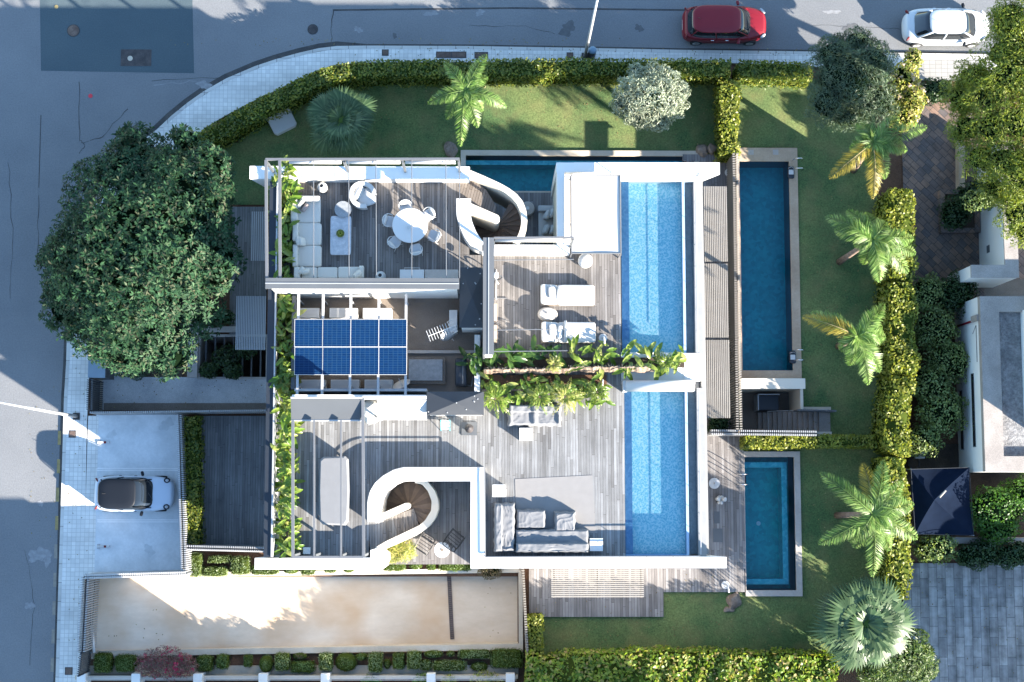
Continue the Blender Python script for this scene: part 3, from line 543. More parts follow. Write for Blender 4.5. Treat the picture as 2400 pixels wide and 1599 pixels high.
# paths, courts, decks on the ground
def slab(px, z, name, mat, base=0.0, kind='structure'):
    q = R(*px, z); o = MB().box(q[0], q[1], base - 0.02, q[2], q[3], z).build(name, mat)
    if kind: o['kind'] = kind
    return o
slab((240, 884, 626, 962, ), 0.06, 'entrance_path', M['pebble']); slab((243, 850, 290, 884), 0.055, 'entrance_path', M['pebble'])
slab((232, 775, 243, 962), 0.05, 'entrance_path', M['beige'])
slab((243, 945, 626, 962), 0.085, 'gravel_strip', M['gravel'])
slab((243, 640, 290, 849), 0.02, 'planting_bed', M['darksoil'])
slab((290, 700, 430, 883), 0.03, 'planting_bed', M['darksoil'])
o = slab((540, 485, 625, 783), 0.15, 'west_deck', M['deckdark']); o = slab((463, 975, 630, 1284), 0.15, 'southwest_deck', M['deckdark'])
slab((1240, 1333, 1555, 1446), 0.15, 'south_deck', M['decklow']); slab((1555, 1333, 1745, 1388), 0.155, 'south_deck', M['decklow']); slab((1640, 1015, 1745, 1333), 0.152, 'east_deck', M['decklow'])
slab((1610, 378, 1712, 1010), 0.12, 'east_deck', M['decklow']); slab((1600, 362, 1700, 378), 0.14, 'east_deck', M['decklow'])
slab((1100, 452, 1640, 720), 0.15, 'ground_floor_deck', M['decklow'])
slab((2118, 240, 2300, 700), 0.04, 'terracotta_court', M['terracotta']); slab((2250, 560, 2600, 720), 0.03, 'terracotta_court', M['terracotta'])
slab((2070, 1040, 2420, 1275), 0.04, 'neighbour_yard', M['darksoil']); slab((2120, 1320, 2700, 1750), 0.05, 'slab_court', M['slabs'])
slab((2276, 655, 2700, 720), 0.036, 'neighbour_yard', M['gravel'])
slab((175, 1560, 1215, 1583), 0.06, 'boundary_path', M['beige']); slab((180, 1600, 1215, 1900), 0.05, 'neighbour_terrace', M['terrafloor'])
# driveway: ramp sinking to the east
a0, b0 = P(214, 1356, 0), P(214, 1530, 0); c0, d0 = P(1213, 1336, -0.7), P(1213, 1512, -0.7)
mb = MB(); nseg = 24
for i in range(nseg + 1):
    t = i / nseg; z = -0.7 * (3 * t * t - 2 * t ** 3)
    u, w = a0.lerp(c0, t), b0.lerp(d0, t); mb.v += [(u.x, u.y + 0.3, z), (w.x, w.y - 0.3, z)]
for i in range(nseg): mb.f.append((2 * i, 2 * i + 1, 2 * i + 3, 2 * i + 2))
struct(mb.build('driveway', M['drive']))
p0, p1 = P(1052, 1340, -0.6), P(1060, 1499, -0.6)
t = thing('drain_channel', 'dark slotted drain channel running across the driveway', 'drain', (p0.x, p0.y, p0.z))
mb = MB(); mb.bx((p0.x + p1.x) / 2, (p0.y + p1.y) / 2, -0.63, 0.2, (p0.y - p1.y), 0.012, -math.atan2(p1.x - p0.x, p0.y - p1.y) * -1); mb.build('channel', M['rust'], t)
mb = MB()
for i in range(34): f = (i + .5) / 34; mb.bx(p0.x + (p1.x - p0.x) * f, p0.y + (p1.y - p0.y) * f, -0.619, 0.17, 0.05, 0.008, 0.04)
mb.build('grating', M['iron'], t)
# walls of the ramp
def wallpx(name, label, a, b, w, z1, z0=0.0, mat='beige', cat='wall', cap=None, group=None):
    """wall whose top edge runs a->b in px, w metres wide, to the south/east side"""
    p, q = P(*a, z1), P(*b, z1); d = (q - p); d.z = 0; L_ = d.length; ang = math.atan2(d.y, d.x); c = (p + q) / 2
    t = thing(name, label, cat, (c.x, c.y, z0), 0, group); MB().bx(c.x, c.y, z0, L_, w, z1 - z0 - (0.05 if cap else 0), ang).build('wall_face', M[mat], t)
    if cap: MB().bx(c.x, c.y, z1 - 0.05, L_ + 0.04, w + 0.06, 0.05, ang).build('coping', M[cap], t)
    return t
wallpx('retaining_wall', 'low beige kerb wall along the south edge of the driveway', (214, 1533), (1216, 1516), 0.28, 0.18, -0.8, 'beige')
wallpx('retaining_wall', 'pale wall closing the east end of the driveway', (1220, 1335), (1221, 1528), 0.20, 0.3, -0.8, 'beige')
wallpx('retaining_wall', 'white wall along the north edge of the driveway below the clipped bushes', (212, 1350), (1216, 1337), 0.22, 0.16, -0.8, 'cream')
# boundary wall at the foot of the picture with white pillars
t = thing('boundary_wall', 'low beige boundary wall with white pillars at the foot of the plot', 'wall', P(700, 1590, 0)); q = R(176, 1583, 1214, 1592, 0.6)
MB().box(q[0], q[1], 0, q[2], q[3], 0.6).build('wall_face', M['beige'], t)
for x in (190, 318, 463, 616, 762, 1010, 1196):
    c = P(x, 1592, 1.0); MB().bx(c.x, c.y, 0, 0.42, 0.5, 1.0).build('pillar', M['wall'], t)
mb = MB()
for y_ in (1587, 1590.5, 1594):
    a_, b_ = P(180, y_, 0.9), P(1210, y_, 0.9); mb.tube([a_, b_], 0.018, 6)
mb.build('railing', M['whitemetal'], t)

# ================================================================ pools at garden level
def pool(name, label, px, depth, wz, floor_m, coping, cop_z=0.12, wall_m='mos_dark', cop_m='sandstone', extra=None):
    q = R(*px, 0.1); t = thing(name, label, 'swimming pool', ((q[0] + q[2]) / 2, (q[1] + q[3]) / 2, 0)); x0, y0, x1, y1 = q; w = 0.12
    mb = MB(); mb.box(x0 - w, y0 - w, -depth - .1, x0, y1 + w, 0.02).box(x1, y0 - w, -depth - .1, x1 + w, y1 + w, 0.02).box(x0, y0 - w, -depth - .1, x1, y0, 0.02).box(x0, y1, -depth - .1, x1, y1 + w, 0.02); mb.build('basin_wall', M[wall_m], t)
    MB().box(x0, y0, -depth - .08, x1, y1, -depth).build('basin_floor', M[floor_m], t)
    mb = MB(); n_, e_, s_, w_ = coping
    mb.box(x0 - w_, y1 - .03, 0, x1 + e_, y1 + n_, cop_z).box(x0 - w_, y0 - s_, 0, x1 + e_, y0 + .03, cop_z).box(x1 - .03, y0 + .03, 0, x1 + e_, y1 - .03, cop_z).box(x0 - w_, y0 + .03, 0, x0 + .03, y1 - .03, cop_z); mb.build('coping', M[cop_m], t)
    m = MB(); nx, ny = max(2, int((x1 - x0) * 2)), max(2, int((y1 - y0) * 2)); m.add([(x0, y0, wz), (x1, y0, wz), (x1, y1, wz), (x0, y1, wz)], [(0, 1, 2, 3)]); m.build('water', M['water'], t)
    return t, q
t, q = pool('garden_pool', 'long dark blue garden pool with sandstone surround beside the slatted fence', (1735, 377, 1855, 870), 1.5, 0.03, 'mos_big', (0.66, 0.40, 0.42, 0.2))
for x in (1760, 1818):
    c = P(x, 357, 0.13); MB().bx(c.x, c.y, 0.115, 0.28, 0.26, 0.012).build('skimmer_lid', M['greystone'], t)
t, q = pool('lap_pool', 'narrow teal lap pool between the north lawn and the villa', (1090, 364, 1628, 450), 1.35, 0.0, 'mos_teal', (0.24, 0.22, 0.06, 0.22), 0.13, cop_m='beige')
a_ = P(1090, 376, -0.3); b_ = P(1628, 388, -0.3); MB().box(a_.x, b_.y, -1.3, b_.x, a_.y, -0.3).build('bench_ledge', M['mos_ledge'], t)
t, q = pool('plunge_pool', 'small turquoise pool with pale stone surround at the end of the east deck', (1745, 1070, 1865, 1385), 1.5, -0.12, 'mos_teal', (0.24, 0.26, 0.26, 0.0), 0.16, cop_m='greystone')
x0, y0, x1, y1 = q; mb = MB(); e = 0.27; f = 0.27; zz = -0.55
mb.box(x0, y1 - e - f, -1.5, x1 - e, y1 - e, zz).box(x0, y0 + e, -1.5, x1 - e, y0 + e + f, zz).box(x1 - e - f, y0 + e + f, -1.5, x1 - e, y1 - e - f, zz); mb.build('bench_ledge', M['mos_ledge'], t)
MB().lathe([(0.11, 0), (0.11, 0.02)], (P(1778, 1227, -1.45).x, P(1778, 1227, -1.45).y, -1.5), 16).build('pool_light', M['whiteplastic'], t)
# pool ladders
def ladder(px, py, z, rz, label, group='pool ladders'):
    t = thing('pool_ladder', label, 'ladder', P(px, py, z), rz, group)
    for s in (-0.25, 0.25):
        MB().tube([(-0.35, s, 0), (-0.35, s, 0.55), (-0.2, s, 0.75), (0.0, s, 0.72), (0.12, s, 0.5), (0.14, s, -0.9)], 0.022, 8).build('rail', M['chrome'], t, True, local=True)
    for i in range(3): MB().box(0.08, -0.25, -0.25 - i * .27, 0.18, 0.25, -0.22 - i * .27).build('step', M['darksteel'], t, local=True)
ladder(1862, 390, 0.12, PI, 'steel ladder at the north end of the long dark garden pool'); ladder(1864, 835, 0.12, PI, 'steel ladder at the south end of the long dark garden pool')
ladder(1742, 1124, 0.15, 0, 'steel ladder on the deck side of the small turquoise pool')
for px, py, lb in ((1853, 405, 'north'), (1857, 838, 'south')):
    c = P(px, py, 0.1); t = thing('pool_cleaner', 'dark floating cleaner box by the %s ladder of the garden pool' % lb, 'pool cleaner', (c.x, c.y, 0.0), 0, 'dark boxes beside the garden pool ladders')
    m = MB(); m.pillow(0, 0, 0.12, 0.34, 0.62, 0.24, 0, 0.3); m.build('housing', M['darksteel'], t, True, local=True)
    MB().box(-0.12, -0.12, 0.235, 0.12, 0.12, 0.255).build('panel', M['whitemetal'], t, local=True); MB().tube([(-.15, .2, .2), (0, .25, .34), (.15, .2, .2)], 0.015, 6).build('handle', M['galv'], t, local=True)

# stair well with service pit (east)
FZ = -2.5
t = thing('stairwell', 'sunken stairwell with pale steps down beside the garden pool', 'stairwell', P(1810, 960, 0))
q = PITA; q2 = PITB; mb = MB()
mb.box(q[0] - .15, q[3], FZ, q2[0] + .15, q[3] + .12, 0.0); mb.box(q[0] - .15, q[1] - .2, FZ, q2[2] + .05, q[1], 0.05); mb.box(q[0] - .15, q[1], FZ, q[0], q[3], 0.0)
mb.box(q[2], q2[3], FZ, q[2] + .14, q[3], 0.35); mb.build('pit_wall', M['cream'], t)
MB().box(q[2] + .14, q2[3], FZ, q2[2], q2[3] + .16, 0.2).build('side_wall', M['beige'], t)
MB().box(q[0], q[1], FZ - .1, q2[2], q[3], FZ).build('pit_floor', M['gravel'], t)
sx0, sx1 = P(1777, 990, -2.3).x, P(1930, 990, 0).x; ns = 13; sy0, sy1 = q[1], q2[3]
for i in range(ns):
    xa = sx0 + (sx1 - sx0) * i / ns; xb = sx0 + (sx1 - sx0) * (i + 1) / ns; z = FZ + 2.5 * (i + 1) / ns
    MB().box(xa, sy0, FZ, xb + (0.0 if i < ns - 1 else (q2[2] - xb)), sy1, z).build('step', M['granite'], t)
a_, b_ = P(1801, 962, -0.9), P(1868, 961, 0.6)
c_ = R(1801, 962, 1868, 1010, -0.9); mb = MB(); mb.tube([(c_[0], sy0 + .1, -1.0), (c_[0], sy1, -1.0), (sx1, sy1, 0.9)], 0.02, 6); mb.build('handrail', M['galv'], t)
q = R(1737, 888, 1886, 910, 0.7); tw = thing('pool_end_wall', 'thick cream wall between the garden pool and the stairwell', 'wall', ((q[0] + q[2]) / 2, q[1], 0))
MB().box(q[0], q[1], 0, q[2], q[3], 0.64).build('wall_face', M['cream'], tw); MB().box(q[0] - .02, q[1] - .03, 0.64, q[2] + .03, q[3] + .02, 0.70).build('coping', M['cream'], tw)
c = P(1800, 945, -1.6); t = thing('pump_cabinet', 'black cabinet with pale frame on the stairwell floor', 'cabinet', (c.x, c.y, FZ))
MB().bx(c.x, c.y, FZ, 1.0, 0.72, 1.1).build('housing', M['darksteel'], t, bevel=0.02); mb = MB(); mb.bx(c.x - .55, c.y, FZ, 0.05, 0.78, 1.25).bx(c.x, c.y + .42, FZ, 1.1, 0.05, 1.25); mb.build('frame', M['galv'], t)
MB().bx(c.x + .1, c.y + .75, FZ, 0.7, 0.2, 2.0).build('service_duct', M['whitemetal'], t)

# light well (west) with beams over
q = WELL; t = thing('light_well', 'dark light well crossed by steel beams west of the villa', 'light well', ((q[0] + q[2]) / 2, (q[1] + q[3]) / 2, 0)); mb = MB()
mb.box(q[0] - .12, q[1] - .12, -3, q[0], q[3] + .12, 0.1).box(q[2], q[1] - .12, -3, q[2] + .12, q[3] + .12, 0.1).box(q[0], q[3], -3, q[2], q[3] + .12, 0.1).box(q[0], q[1] - .12, -3, q[2], q[1], 0.1); mb.build('well_wall', M['greystone'], t)
MB().box(q[0], q[1], -3.1, q[2], q[3], -3).build('well_floor', M['darksoil'], t)
for i in range(7):
    x = q[0] + (q[2] - q[0]) * (i + .6) / 7.2; MB().box(x - .03, q[1], -.12, x + .03, q[3], 0.06).build('beam', M['zinc'], t)
w = R(430, 755, 470, 885, 0.3); tw = thing('garden_wall', 'low grey garden wall west of the light well', 'wall', (w[0], w[1], 0)); mb = MB(); mb.box(w[0] + .2, w[1], 0, w[0] + .7, w[3], 0.3); w2 = R(440, 765, 552, 778, 0.3); mb.box(*w2[:2], 0, *w2[2:], 0.301); mb.build('wall_face', M['greystone'], tw)
# ================================================================ the villa
ZD = 5.3; ZP = 6.0
villa = thing('villa', 'white flat-roofed villa with roof terraces, two roof pools and curved stairs', 'house', P(1100, 900, 0))
def vbox(px, z0, z1, name, mat, zr=None, parent=None, bevel=0, mb=None):
    q = R(*px, z1 if zr is None else zr); m = mb or MB(); m.box(q[0], q[1], z0, q[2], q[3], z1)
    return m if mb else m.build(name, M[mat] if isinstance(mat, str) else mat, parent or villa, bevel=bevel)
def vmany(lst, name, mat, parent=None):
    m = MB()
    for px, z0, z1 in lst: q = R(*px, z1); m.box(q[0], q[1], z0, q[2], q[3], z1)
    return m.build(name, M[mat], parent or villa)
# solid blocks under the terraces
vmany([((645, 412, 1072, 650), 0, 5.2), ((1072, 600, 1130, 650), 0, 5.199)], 'wall', 'wall')
vmany([((645, 650, 1130, 925), 0, 4.44)], 'wall', 'wall')
vmany([((645, 925, 862, 1308), 0, 5.2), ((862, 925, 1136, 1110), 0, 5.199)], 'wall', 'wall')
vmany([((862, 1128, 1104, 1318), 0, 2.6)], 'wall', 'wall')
vmany([((1136, 862, 1460, 1308), 0, 5.2), ((1130, 600, 1452, 862), 0, 5.199)], 'wall', 'wall')
vmany([((1460, 893, 1640, 1308), 0, 4.62)], 'wall', 'wall')
vmany([((1345, 405, 1640, 860), 4.42, 4.62)], 'ceiling_slab', 'wall')
for x, y in ((1400, 600), (1500, 500), (1560, 700), (1630, 860), (1500, 860)):
    c = P(x, y, 4.4); MB().lathe([(0.13, 0), (0.13, 4.4)], (c.x, c.y, 0), 16).build('column', M['whitemetal'], villa, True)
# fins: long white walls with slanted ends
def fin(px, z0, z1, slw=None, sle=None, name='parapet_wall'):
    q = R(*px, z1); xw, xe = q[0], q[2]; xbw = xw + (slw or 0); xbe = xe - (sle or 0)
    v = [(xbw, q[1], z0), (xbe, q[1], z0), (xe, q[1], z1), (xw, q[1], z1), (xbw, q[3], z0), (xbe, q[3], z0), (xe, q[3], z1), (xw, q[3], z1)]
    return MB().add(v, [(0, 1, 2, 3), (7, 6, 5, 4), (0, 4, 5, 1), (1, 5, 6, 2), (2, 6, 7, 3), (3, 7, 4, 0)]).build(name, M['wall'], villa)
fin((585, 390, 1101, 420), 0.3, ZP, 1.25); fin((1304, 381, 1345, 404), 0, ZP)
fin((1345, 381, 1640, 404), 4.7, ZP); fin((1640, 381, 1687, 409), 3.6, ZP, 0, 0.9)
fin((597, 1308, 868, 1335), 0.3, ZP, 0.9); fin((1137, 1306, 1703, 1332), 0.3, ZP, 0, 1.3); fin((1103, 1304, 1137, 1333), 0.3, ZP)
pq = [P(*p, ZP) for p in ((868, 1290), (868, 1335), (896, 1335), (905, 1318), (905, 1300), (885, 1285))]; MB().prism([(p.x, p.y) for p in pq], 0.3, ZP - .002).build('parapet_wall', M['wall'], villa)
for x0, x1, y in ((1642, 1684, 387), (1622, 1683, 401), (1637, 1700, 1311), (1656, 1698, 1324)): q = R(x0, y - .7, x1, y + .7, ZP); MB().box(q[0], q[1], ZP - .02, q[2], q[3], ZP + .004).build('coping_joint', M['zinc'], villa)
# terrace floors
def floor_(rects, holes_, name, mat, z):
    o = cells([R(*r, z) for r in rects], [R(*h, z) for h in holes_], z, name, M[mat]); off = villa.location; o.parent = villa
    for v in o.data.vertices: v.co -= off
    return o
floor_([(660, 418, 1074, 655), (1074, 598, 1130, 655)], [], 'terrace_floor', 'deck', ZD - .05)
floor_([(1128, 594, 1456, 842), (1320, 404, 1456, 600)], [], 'terrace_floor', 'deck', ZD - .05)
floor_([(660, 925, 866, 1308), (866, 925, 1140, 1108), (866, 1108, 893, 1226), (893, 1108, 925, 1132), (1134, 855, 1464, 1308)], [], 'terrace_floor', 'deckpale', ZD - .051)
vmany([((862, 1128, 1104, 1323), 2.6, 2.72)], 'patio_floor', 'decklow')
vmany([((688, 688, 1125, 925), 4.44, 4.5)], 'service_yard_floor', 'gravel')
vmany([((955, 828, 1116, 925), 4.5, 4.56)], 'service_yard_floor', 'slatbrown')
# parapets of the terraces
vmany([((1130, 574, 1335, 594), 4.6, ZP), ((1306, 404, 1323, 575), 4.6, ZP)], 'parapet_wall', 'wall')
vmany([((1323, 404, 1336, 575), 4.6, 5.4), ((1345, 404, 1640, 424), 4.6, 5.35)], 'gutter', 'wall')
vmany([((1306, 386, 1345, 575), 0, 5.2)], 'wall', 'cream')
q = R(632, 655, 1070, 674, 8.2); MB().box(q[0], q[1], 4.4, q[2], q[3], 8.2).build('yard_wall', M['wall'], villa); q = R(1136, 640, 1154, 828, 8.2); MB().box(q[0], q[1], 5.2, q[2], q[3], 8.2).build('yard_wall', M['wall'], villa); q = R(684, 925, 998, 931, 7.0); MB().box(q[0], q[1], 4.4, q[2], q[3], 6.9).build('yard_wall', M['wall'], villa); vmany([((1112, 785, 1125, 918), 4.4, 5.7)], 'yard_wall', 'wall'); vmany([((683, 693, 692, 912), 4.4, 6.1)], 'yard_wall', 'zinc')
vmany([((690, 911, 1000, 917), 4.4, 6.4)], 'yard_wall', 'galv')
vmany([((955, 821, 1112, 828), 4.5, 4.7)], 'kerb', 'greystone')
# west ledge, trough and rail
vmany([((625, 425, 641, 1306), 4.3, 6.25)], 'west_parapet', 'darksteel'); vmany([((641.5, 420, 645, 1306), 4.6, 6.32)], 'rail', 'galv')  # parapet raised into a solid wall so the villa's shadow spans the west road
vmany([((646, 422, 682, 1303), 4.9, 5.14)], 'planting_trough', 'darksoil'); vmany([((681, 422, 686, 1303), 4.9, 5.42)], 'trough_edge', 'slatbrown')
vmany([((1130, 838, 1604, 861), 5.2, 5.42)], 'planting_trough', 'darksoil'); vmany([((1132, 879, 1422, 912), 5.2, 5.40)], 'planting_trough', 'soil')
vmany([((1128, 912, 1424, 917), 5.2, 5.52)], 'trough_edge', 'slatbrown')
vmany([((1602, 828, 1642, 893), 4.6, 5.34), ((1456, 826, 1602, 893), 4.6, 5.32)], 'ledge', 'wall')
# hipped dark caps over the stair heads
def hip(px, zb, zt, wallz):
    q = R(*px, zb); cx, cy = (q[0] + q[2]) / 2, (q[1] + q[3]) / 2
    MB().box(q[0] + .08, q[1] + .08, wallz, q[2] - .08, q[3] - .08, zb - .1).build('stair_head_wall', M['wall'], villa)
    o = MB().add([(q[0], q[1], zb), (q[2], q[1], zb), (q[2], q[3], zb), (q[0], q[3], zb), (cx, cy, zt), (q[0], q[1], zb - .1), (q[2], q[1], zb - .1), (q[2], q[3], zb - .1), (q[0], q[3], zb - .1)],
        [(0, 1, 4), (1, 2, 4), (2, 3, 4), (3, 0, 4), (5, 6, 1, 0), (6, 7, 2, 1), (7, 8, 3, 2), (8, 5, 0, 3), (8, 7, 6, 5)]).build('roof_cap', M['awning'], villa)
    for i in range(8): u, w = rnd.random(), rnd.random(); MB().lathe([(0.03, 0), (0.02, 0.02)], (q[0] + (q[2] - q[0]) * u, q[1] + (q[3] - q[1]) * w, zb + .02 + (zt - zb) * min(1, 2 * min(u, 1 - u, w, 1 - w))), 8).build('fixing', M['galv'], o)
hip((1077, 627, 1135, 768), 7.3, 7.62, 4.5); hip((1000, 918, 1134, 973), 7.3, 7.6, 4.5)
# ---- curved stair north
S = 6.534; F = lambda L_: [(1040 + x / S, 380 + y / S) for x, y in L_]
def pts(L_, z): return [(P(x, y, z).x, P(x, y, z).y) for x, y in L_]
OUT = F([(330, 120), (405, 122), (640, 222), (860, 322), (1000, 400), (1120, 490), (1210, 600), (1265, 740), (1282, 900), (1268, 1020), (1232, 1140), (1150, 1260)])
INN = F([(300, 215), (400, 225), (610, 310), (815, 400), (930, 462), (1040, 548), (1122, 640), (1180, 770), (1192, 900), (1176, 1010), (1140, 1120), (1060, 1230)])
MB().band(resample(pts(OUT, ZP), 40), resample(pts(INN, ZP), 40), 2.4, ZP - .003).build('stair_parapet', M['cream'], villa, 'auto')
CO = F([(190, 560), (195, 820), (225, 950), (262, 1045), (320, 1170), (400, 1285), (480, 1340), (590, 1385)]); CI = F([(415, 560), (415, 820), (430, 900), (450, 960), (500, 1080), (570, 1175), (590, 1200), (640, 1260)])
MB().band(resample(pts(CO, ZP), 30), resample(pts(CI, ZP), 30), 4.9, ZP).build('stair_parapet', M['wall'], villa, 'auto')
MB().tube([(x, y, ZP + .1) for x, y in resample(pts(CO, ZP), 30)], 0.025, 6).build('rail', M['steel'], villa)
def obox(a, b, w, z0, z1, name, mat, round_end=True):
    p, q = P(*a, z1), P(*b, z1); d = q - p; ang = math.atan2(d.y, d.x); c = (p + q) / 2; m = MB(); m.bx(c.x, c.y, z0, d.length, w, z1 - z0, ang)
    if round_end: m.lathe([(w / 2, z0), (w / 2, z1 - .02)], (q.x, q.y, 0), 20)
    return m.build(name, M[mat], villa)
obox((1089, 480), (1162, 512), 0.36, 2.7, ZP - .01, 'stair_spine_wall', 'cream')
c0 = P(1168, 524, 5.2); vz = 5.22
pl = [P(*p, vz) for p in ((1062, 425), (1103, 414), (1140, 446), (1164, 485), (1160, 500), (1089, 476), (1060, 470))]
MB().prism([(p.x, p.y) for p in pl], 5.1, vz).build('stair_landing', bricks('landing', (0.17, 0.145, 0.125), (0.125, 0.105, 0.09), (0.05, 0.04, 0.03), 2.4, 0.13, 0.01, PI / 2 + 0.25), villa)
MB().prism([(p.x, p.y) for p in [P(*p, 5.2) for p in ((1060, 470), (1089, 476), (1100, 500), (1100, 600), (1060, 600))]], 5.0, ZD - .06).build('stair_landing', M['deck'], villa)
for i in range(20):
    a_, b_ = math.radians(62 - i * 15.5), math.radians(62 - (i + 1) * 15.5); z = 5.1 - 0.13 * i; r = 1.12
    MB().prism([(c0.x, c0.y), (c0.x + r * math.cos(b_), c0.y + r * math.sin(b_)), (c0.x + r * math.cos(a_), c0.y + r * math.sin(a_))], 2.4, z).build('step', M['tread' if i % 2 else 'tread2'], villa)
# ---- curved stair south
S2 = 6.273; G = lambda L_: [(860 + x / S2, 1080 + y / S2) for x, y in L_]
AO = G([(10, 900), (5, 780), (10, 600), (45, 460), (120, 330), (240, 220), (400, 130), (540, 95), (900, 95), (1300, 95), (1730, 95)]); AI = G([(215, 900), (215, 780), (215, 700), (240, 560), (300, 440), (420, 345), (520, 305), (600, 300), (950, 300), (1250, 300), (1525, 300)])
MB().band(resample(pts(AO, ZP), 60), resample(pts(AI, ZP), 60), 2.7, ZP - .002).build('stair_parapet', M['wall'], villa, 'auto')
vmany([((1103, 1127, 1136, 1306), 0.3, ZP - .004)], 'parapet_wall', 'wall'); vmany([((1100, 1096, 1137, 1128), 2.8, ZP - .008)], 'parapet_wall', 'wall')
MB().tube([(x, y, ZP + .12) for x, y in resample(pts(AO, ZP), 50)] + [(P(1137, 1306, ZP).x, P(1137, 1306, ZP).y, ZP + .12)], 0.03, 6).build('rail', M['steel'], villa)
a_, b_ = P(1138, 1305, ZP), P(1640, 1303, ZP); m = MB(); m.tube([(a_.x, a_.y, ZP + .12), (b_.x, b_.y, ZP + .12)], 0.03, 6)
for i in range(9): x = a_.x + (b_.x - a_.x) * i / 8; m.tube([(x, a_.y, 5.25), (x, a_.y, ZP + .12)], 0.02, 6)
m.build('rail', M['steel'], villa)
BO = G([(700, 298), (880, 300), (990, 440), (1045, 600), (1047, 720), (1000, 850), (900, 980), (750, 1090), (550, 1180), (340, 1270), (140, 1352)]); BI = G([(700, 330), (800, 345), (890, 450), (945, 600), (935, 740), (850, 880), (770, 950), (690, 990), (450, 1105), (300, 1175), (140, 1268)])
nb = 40; zt = [5.15 - 0.55 * math.exp(-((i / nb - 0.25) / 0.3) ** 2) + 0.6 * min(1, max(0, (i / nb - .3) / .6)) for i in range(nb)]
MB().band(resample(pts(BO, 5.2), nb), resample(pts(BI, 5.2), nb), 2.7, zt).build('stair_parapet', M['cream'], villa, 'auto')
obox((879, 1219), (952, 1187), 0.30, 2.7, 5.9, 'stair_spine_wall', 'cream')
c1 = P(955, 1189, 4.6)
for i in range(9):   # straight flight, boards across
    f0, f1 = i / 9, (i + 1) / 9; z = 5.22 - 0.05 * i
    A0 = P(878 + 92 * f0, 1224 - 32 * f0, z); A1 = P(878 + 92 * f1, 1224 - 32 * f1, z); B0 = P(893 + 92 * f0, 1284 - 40 * f0, z); B1 = P(893 + 92 * f1, 1284 - 40 * f1, z)
    MB().prism([(A0.x, A0.y), (B0.x, B0.y), (B1.x, B1.y), (A1.x, A1.y)], 2.6, z).build('step', M['deckpale'] if i < 4 else M['deck'], villa)
MB().prism([(p.x, p.y) for p in [P(*p, 5.2) for p in ((862, 1222), (880, 1222), (895, 1284), (868, 1292))]], 4.9, 5.235).build('stair_landing', M['deckpale'], villa)
for i in range(17):
    a_, b_ = math.radians(-52 + i * 15.5), math.radians(-52 + (i + 1) * 15.5); z = 4.75 - 0.115 * i; r = 1.16
    MB().prism([(c1.x, c1.y), (c1.x + r * math.cos(a_), c1.y + r * math.sin(a_)), (c1.x + r * math.cos(b_), c1.y + r * math.sin(b_))], 2.6, z).build('step', M['tread' if i % 2 else 'tread2'], villa)
# ---- roof pools
def roof_pool(label, x0, y0, x1, y1, edge):
    z = 5.22; fz = 4.78; cz = R(x0, y0, x1, y1, z)
    t = bpy.data.objects.new('rooftop_pool', None); C.objects.link(t); t.parent = villa; t['label'] = label; wx = P(x0 + edge, (y0 + y1) / 2, z).x
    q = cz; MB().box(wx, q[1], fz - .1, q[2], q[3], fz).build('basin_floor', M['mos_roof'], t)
    m = MB(); m.box(q[0], q[1] + .003, fz - .1, wx - .002, q[3] - .003, z - .07).box(wx - .002, q[3], fz - .1, q[2], q[3] + .1, z + .02).box(q[0], q[1] - .1, fz - .1, q[2], q[1], z + .02); m.build('entry_ledge', M['mos_roofedge'], t)
    MB().box(q[2], q[1] - .1, fz - .16, q[2] + .12, q[3] + .1, z + .03).build('overflow_edge', flat('overflow', (0.30, 0.42, 0.56), 0.5), t)
    e2 = q[2] + .12; MB().box(e2, q[1], fz - .16, e2 + .42, q[3], 4.9).build('overflow_channel', M['greytop'], t)
    m = MB(); m.add([(q[0], q[1], z), (q[2], q[1], z), (q[2], q[3], z), (q[0], q[3], z)], [(0, 1, 2, 3)]); m.add([(e2, q[1], 4.98), (e2 + .42, q[1], 4.98), (e2 + .42, q[3], 4.98), (e2, q[3], 4.98)], [(0, 1, 2, 3)]); m.build('water', M['waterroof'], t)
    m = MB(); m.box(e2 + .42, q[1] - .1, 4.6, e2 + .78, q[3] + .1, 5.32); m; M_ = 'ledgestone'; m.build('outer_ledge', M[M_], t)
    m = MB(); m.tube([(e2 + .46, q[1], 5.72), (e2 + .46, q[3], 5.72)], 0.022, 6); nn = 9
    for i in range(nn): yy = q[1] + (q[3] - q[1]) * i / (nn - 1); m.tube([(e2 + .46, yy, 5.3), (e2 + .46, yy, 5.72)], 0.015, 6)
    m.build('rail', M['galv'], t); return q
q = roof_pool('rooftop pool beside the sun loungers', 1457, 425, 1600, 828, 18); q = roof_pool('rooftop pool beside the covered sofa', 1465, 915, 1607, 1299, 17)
a_ = P(1484, 1255, 5.2); MB().box(a_.x - .3, q[1] + .01, 4.78, a_.x, a_.y, 5.05).build('pool_step', M['mos_roofedge'], villa)
m = MB(); A_, B_ = P(1646, 405, 4.9), P(1664, 1300, 4.9); w = .22
m.add([(A_.x - w, A_.y, 0.5), (A_.x, A_.y, 0.5), (B_.x - .05, B_.y, 0.5), (B_.x - w - .05, B_.y, 0.5), (A_.x - w, A_.y, 4.95), (A_.x, A_.y, 4.95), (B_.x - .05, B_.y, 4.95), (B_.x - w - .05, B_.y, 4.95)], [(4, 5, 6, 7), (1, 2, 6, 5), (3, 0, 4, 7), (2, 3, 7, 6), (0, 1, 5, 4)])
m.v = [(x, y, (4.55 if z < 1 else z)) for x, y, z in m.v]; m.build('eaves_ledge', M['ledgestone'], villa)
